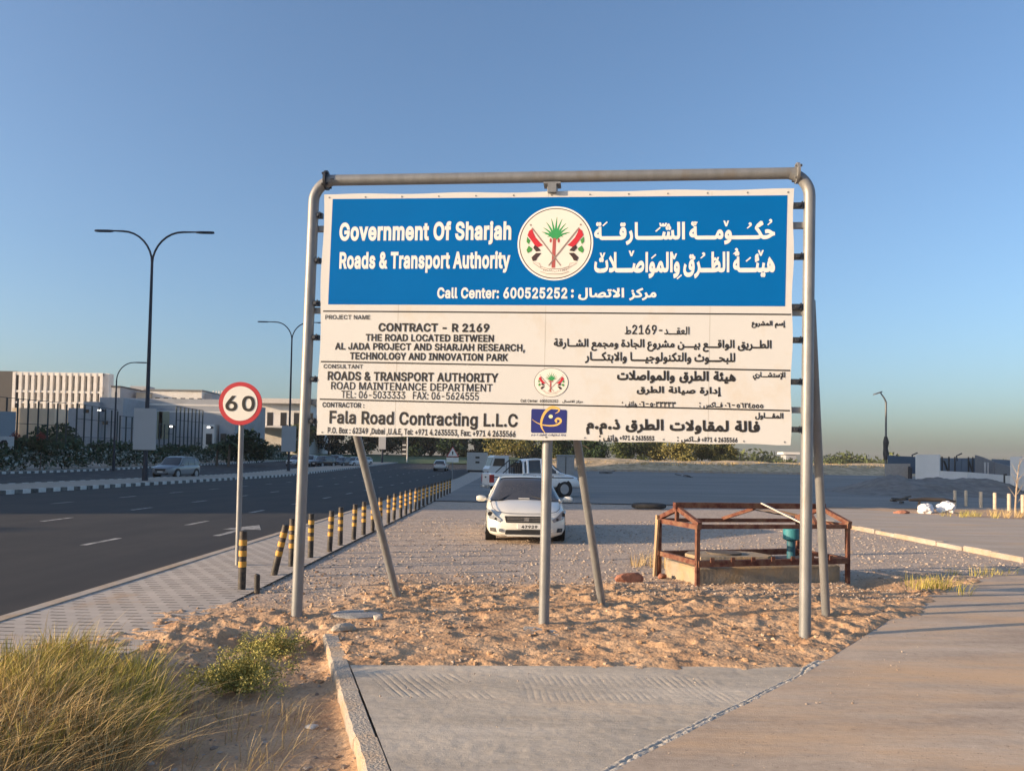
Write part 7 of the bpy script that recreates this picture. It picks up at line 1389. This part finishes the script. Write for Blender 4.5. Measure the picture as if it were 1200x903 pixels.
b.add([(.05, -.006, zb+.05), (w*.78, -.006, zb+.05), (w*.72, -.006, zb+.8), (w*.3, -.006, zb+1.1), (.05, -.006, zb+1.2)], [(0, 1, 2, 3, 4)]); b.build('teal_corner', mat('teal_paint', (.03, .24, .26), .7), o); b = MB()
for k in range(5):
    pts = [(w*.5+.5*math.cos(a*.7+k)*(.4+.1*k), -.008-.002*k, zt-.9+.5*math.sin(a*.9+k*.8)) for a in range(7)]; b.tube(pts, .05, 4)
b.build('dark_swirls', ink, o)
# ------------------------------------------------------------------ warning sign, kiosk, trailer, lawn post
y = 76; p = AT(530, 560, y); o = thing('warning_sign', (p.x, y, rz(y)), 0, 'small white triangular warning sign with plate at the far end of the bollards', 'road sign'); q = AT(530.5, 530, y); zc_ = q.z-rz(y)
MB().tube([(0, 0, -.2), (0, 0, zc_+.3)], .05, 8).build('pole', galv, o)
tr = MB(); tr.prism([(-.62, zc_-.42), (.62, zc_-.42), (0, zc_+.62)], 'y', -.08, -.055); t_ = tr.build('triangle', red, o)
tr = MB(); tr.prism([(-.5, zc_-.355), (.5, zc_-.355), (0, zc_+.48)], 'y', -.086, -.081); tr.build('white_field', cream, t_); tr = MB(); tr.prism([(-.05, zc_-.22), (.05, zc_-.22), (.07, zc_+.12), (-.07, zc_+.12)], 'y', -.09, -.0865); tr.build('symbol', ink, t_)
MB().box((-.6, -.08, zc_-.95), (.6, -.055, zc_-.5)).build('plate', cream, o)
y = 84; q = AT(653, 557, y); X1 = at_x(673, y); o = thing('grey_kiosk', (q.x, y, rz(y)), 0, 'grey metal kiosk standing behind the pickup cab', 'kiosk'); zt = AT(662, 534, y).z-rz(y); w = X1-q.x
MB().box((0, 0, -.05), (w, 1.6, zt), bev=.03).build('cabinet', mat('kiosk_grey', (.33, .32, .31), .6), o); MB().box((w*.48, -.02, .15), (w*.52, .02, zt-.1)).build('door_seam', blackp, o); MB().box((-.08, -.1, zt+.003), (w+.08, 1.7, zt+.12)).build('roof', wall_g, o)
y = 100; q = AT(547, 545, y); o = thing('site_cabin', (q.x, y, rz(y)), 0, 'small off white site cabin behind the truck, below the olive tree', 'cabin'); w = at_x(571, y)-q.x; zt = AT(559, 530, y).z-rz(y)
MB().box((0, 0, .25), (w, 2.2, zt), bev=.03).build('cabin', mat('cabin_white', (.46, .44, .41), .7, var=.08), o)
for z in (.45, .72): MB().box((w*.42, -.03, .25+(zt-.25)*z-.12), (w*.62, .01, .25+(zt-.25)*z+.12)).build('window', win, o)
MB().box((.15, .1, -.05), (w-.15, 2.1, .249)).build('chassis', blackp, o)
y = 158; p = AT(477, 540, y); o = thing('lawn_banner', (p.x, y, rz(y)), 0, 'white mast with dark banner standing on the lawn', 'banner mast'); MB().tube([(0, 0, -.2), (0, 0, 5.2)], .12, 8).build('mast', wall_w, o); MB().box((-1.1, -.04, 1.2), (-.14, .04, 4.4)).build('banner', wall_d, o)
for k in range(3): MB().box((-1.0, -.06, 1.6+k*.9), (-.25, -.042, 1.85+k*.9)).build('stripe', cream, o)
# ------------------------------------------------------------------ low wall and hoarding on the right
hw = mat('hoarding_grey', (.50, .52, .54), .7, var=.07, scale=.5); hb_ = mat('hoarding_blue', (.06, .095, .15), .7, var=.15, scale=.5); hs = mat('hoarding_slate', (.13, .14, .16), .75, var=.1)
def wpt(u, y): return Vector((at_x(u, y), y, 0))
def wall_seg(par, O, u0, y0, u1, y1, v0, v1, m, name, th=.12, zb=-.4):
    a, c = wpt(u0, y0), wpt(u1, y1); za = AT(u0, v0, y0).z; zc2 = AT(u1, v1, y1).z; n = Vector((c-a)).cross(Vector((0, 0, 1))).normalized()*th
    b = MB(); vs = []
    for p, z in ((a, za), (c, zc2)):
        for q in (p, p+n): vs += [(q.x-O.x, q.y-O.y, zb), (q.x-O.x, q.y-O.y, z)]
    b.add(vs, [(0, 4, 5, 1), (2, 3, 7, 6), (1, 5, 7, 3), (0, 2, 6, 4), (0, 1, 3, 2), (4, 6, 7, 5)]); return b.build(name, m, par)
O = wpt(1037, 78); o = thing('block_enclosure', O, 0, 'brownish grey box enclosure with blue strip at the left end of the hoarding', 'enclosure'); og = mat('enclosure_grey', (.30, .28, .265), .85, var=.1)
wall_seg(o, O, 1037, 78, 1066, 77.4, 543, 543, og, 'wall', .3); wall_seg(o, O, 1066.5, 77.2, 1069, 76, 546, 548, wall_d, 'dark_board', .2); wall_seg(o, O, 1040, 79, 1073, 78.6, 533.5, 535, hb_, 'blue_strip', .1, 1.2)
O = wpt(1074, 76); o = thing('low_wall', O, 0, 'long low grey site wall with one taller panel on the right', 'wall')
wall_seg(o, O, 1073.5, 76, 1102, 74, 532.5, 532.5, hw, 'tall_panel'); wall_seg(o, O, 1102.3, 74, 1135, 67, 551.5, 553, hw, 'wall_panel'); wall_seg(o, O, 1135.3, 67, 1178, 54, 553, 556.5, hw, 'wall_panel'); wall_seg(o, O, 1178.4, 53.8, 1180, 53.4, 555, 555, wall_d, 'post', .14); wall_seg(o, O, 1180.2, 53.2, 1215, 48.5, 557, 558, hw, 'wall_panel')
O = wpt(1100, 82); o = thing('screen_fence', O, 0, 'dark blue slatted screens with posts standing behind the low wall', 'screen fence')
wall_seg(o, O, 1098, 82, 1112, 81, 536, 536.5, hb_, 'screen'); wall_seg(o, O, 1112.3, 81, 1127, 80, 536.5, 536.5, hb_, 'screen'); wall_seg(o, O, 1127.3, 80, 1143, 79, 536.5, 536.5, hb_, 'screen')
for u in (1104, 1112, 1119, 1135, 1140):
    a = wpt(u, 78.8); b = MB(); b.tube([(a.x-O.x, a.y-O.y, -.3), (a.x-O.x, a.y-O.y, 3.0)], .07, 6); b.build('post', blackp, o)
for u, u2 in ((1106, 1112), (1135, 1141)):
    a = wpt(u, 78.7); c = wpt(u2, 78.7); b = MB(); b.tube([(a.x-O.x, a.y-O.y, 2.6), (c.x-O.x, c.y-O.y, 1.2)], .1, 5); b.build('brace', blackp, o)
for u in (1070, 1122):
    a = wpt(u, 79); b = MB(); b.tube([(a.x-O.x, a.y-O.y, 2.6), (a.x-O.x-.1, a.y-O.y, 3.1), (a.x-O.x+.45, a.y-O.y, 3.35)], .07, 6); b.build('bent_arm', lampm, o)
O = wpt(1144, 75); o = thing('sloping_screen', O, 0, 'slate grey sloping screens with pale uprights behind the right part of the low wall', 'screen fence')
wall_seg(o, O, 1144, 75, 1154, 73, 533, 536, hs, 'screen'); wall_seg(o, O, 1155, 72.5, 1166, 70, 536.5, 541, hs, 'screen'); wall_seg(o, O, 1168, 69, 1188, 64, 541.5, 547, hs, 'screen')
for u in (1154.4, 1158, 1167): 
    a = wpt(u, 70.5); b = MB(); b.tube([(a.x-O.x, a.y-O.y, -.2), (a.x-O.x, a.y-O.y, 2.4)], .08, 6); b.build('upright', wall_g, o)
wall_seg(o, O, 1163, 80, 1186, 78, 537.5, 539, hb_, 'screen')
O = wpt(1184, 50); o = thing('near_hoarding', O, 0, 'tall pale grey hoarding panel at the right edge behind the sapling', 'hoarding'); wall_seg(o, O, 1185, 52, 1216, 50.5, 535, 534.5, hw, 'panel'); b = MB(); a = wpt(1190, 52.4); b.tube([(a.x-O.x, a.y-O.y, -.3), (a.x-O.x, a.y-O.y, 2.3)], .05, 6); b.build('post', galv, o)
a = AT(1172, 535, 84); rock('debris_heap', (a.x, 84, 1.6), (1.6, 1.0, 1.6), mat('pale_debris', (.5, .44, .4), .9, var=.3, scale=2), 'pale heap of debris showing over the sloping screens', 'debris', 61)
# bits lying about the yard
for k, (u, v, w, lb) in enumerate(((706, 560, 2.2, 'dark timber scraps on the yard right of the centre post'), (800, 563, 1.8, 'grey board lying in the middle of the yard'), (1060, 592, 1.6, 'dark pipe scraps before the rubble mound'), (975, 560, 1.2, 'dark scrap on the yard right of the board'))):
    q = G(u, v-2); b = MB()
    for j in range(5): a0 = random.uniform(0, 6); c = Vector((random.uniform(-w/2, w/2), random.uniform(-.3, .3), .06+.05*j)); d = Vector((math.cos(a0)*w*.35, math.sin(a0)*.25, random.uniform(-.02, .12))); b.bar(c-d, c+d, .14, .08)
    tag(b.build('scrap_boards', mat('scrap_dark', (.06, .06, .062), .85, var=.4), None, (q.x, min(q.y, 108), rz(q.y)+.02)), lb, 'scrap', 'scraps on the yard')
# distant pale water tower and far town blocks
for u, v0, y, w, lb in ((927, 529.5, 520, 7, 'distant pale flat topped building on the horizon right of the board'), (1005, 535, 600, 5, 'tiny distant building left of the grey street lamp')):
    x = at_x(u, y); z = AT(u, v0, y).z; o = thing('distant_building', (x, y, 0), 0, lb, 'building', 'distant buildings'); MB().box((-w/2, 0, 0), (w/2, 10, z-1.6)).build('wall', wall_g, o); MB().box((-w*.8, -1, z-1.59), (w*.8, 11, z)).build('roof', wall_w, o)
    for k in range(3): MB().box((-w*.3+k*w*.25, -.1, 3), (-w*.3+k*w*.25+1.5, .1, 5.5)).build('window', win, o)
# ------------------------------------------------------------------ unseen left of frame: a block inferred from its shade, two added shade casters
def tower(name, lb, x0, x1, y0, y1, h):
    o = thing(name, (x0, y0, 0), 0, lb, 'building'); W_, D_ = x1-x0, y1-y0; MB().box((0, 0, -.2), (W_, D_, h)).build('wall', beige, o)
    MB().box((-.3, -.3, h), (W_+.3, D_+.3, h+.4)).build('roof', wall_g, o); b = MB(); n = 0
    for z in np.arange(1.2, h-2, 3.4):
        for yy_ in np.arange(1.5, D_-2, 3.6):
            b.box((W_-.02, yy_, z), (W_+.03, yy_+1.6, z+1.5))
        for xx_ in np.arange(1.5, W_-2, 3.6): b.box((xx_, -.03, z), (xx_+1.6, .02, z+1.5))
    b.build('windows', win, o)
tower('apartment_block', 'long beige apartment block beside the road, out of the photo', -92, -75, 6.0, 92, 32)
tower('shade_block', 'added unseen shade block further along the road, out of the photo', -134, -115, 80, 165, 22)  # added out of view, sized to shade the hedge and halls
o = thing('shade_caster', (-76, -.1, 0), 0, 'added unseen pylon before the apartment block, out of the photo', 'shade_caster'); MB().box((-.5, -.65, -.2), (.5, .65, 14), bev=.08).build('shaft', beige, o); MB().box((-.8, -.9, -.15), (.8, .9, .5), bev=.05).build('base', wall_g, o)  # invented shaft out of view, casts the narrow shade band over the road
# ------------------------------------------------------------------ air
hz = bpy.data.materials.new('haze_air'); hz.use_nodes = True; t = hz.node_tree
t.nodes.remove(t.nodes['Principled BSDF']); pv = t.nodes.new('ShaderNodeVolumePrincipled'); pv.inputs['Color'].default_value = (.86, .82, .80, 1); pv.inputs['Density'].default_value = .00026; pv.inputs['Anisotropy'].default_value = .2
t.links.new(pv.outputs[0], t.nodes['Material Output'].inputs['Volume'])
b = MB(); b.box((-1560, -340, -1.6), (1560, 1760, 36)); tag(b.build('haze', hz), kind='stuff')
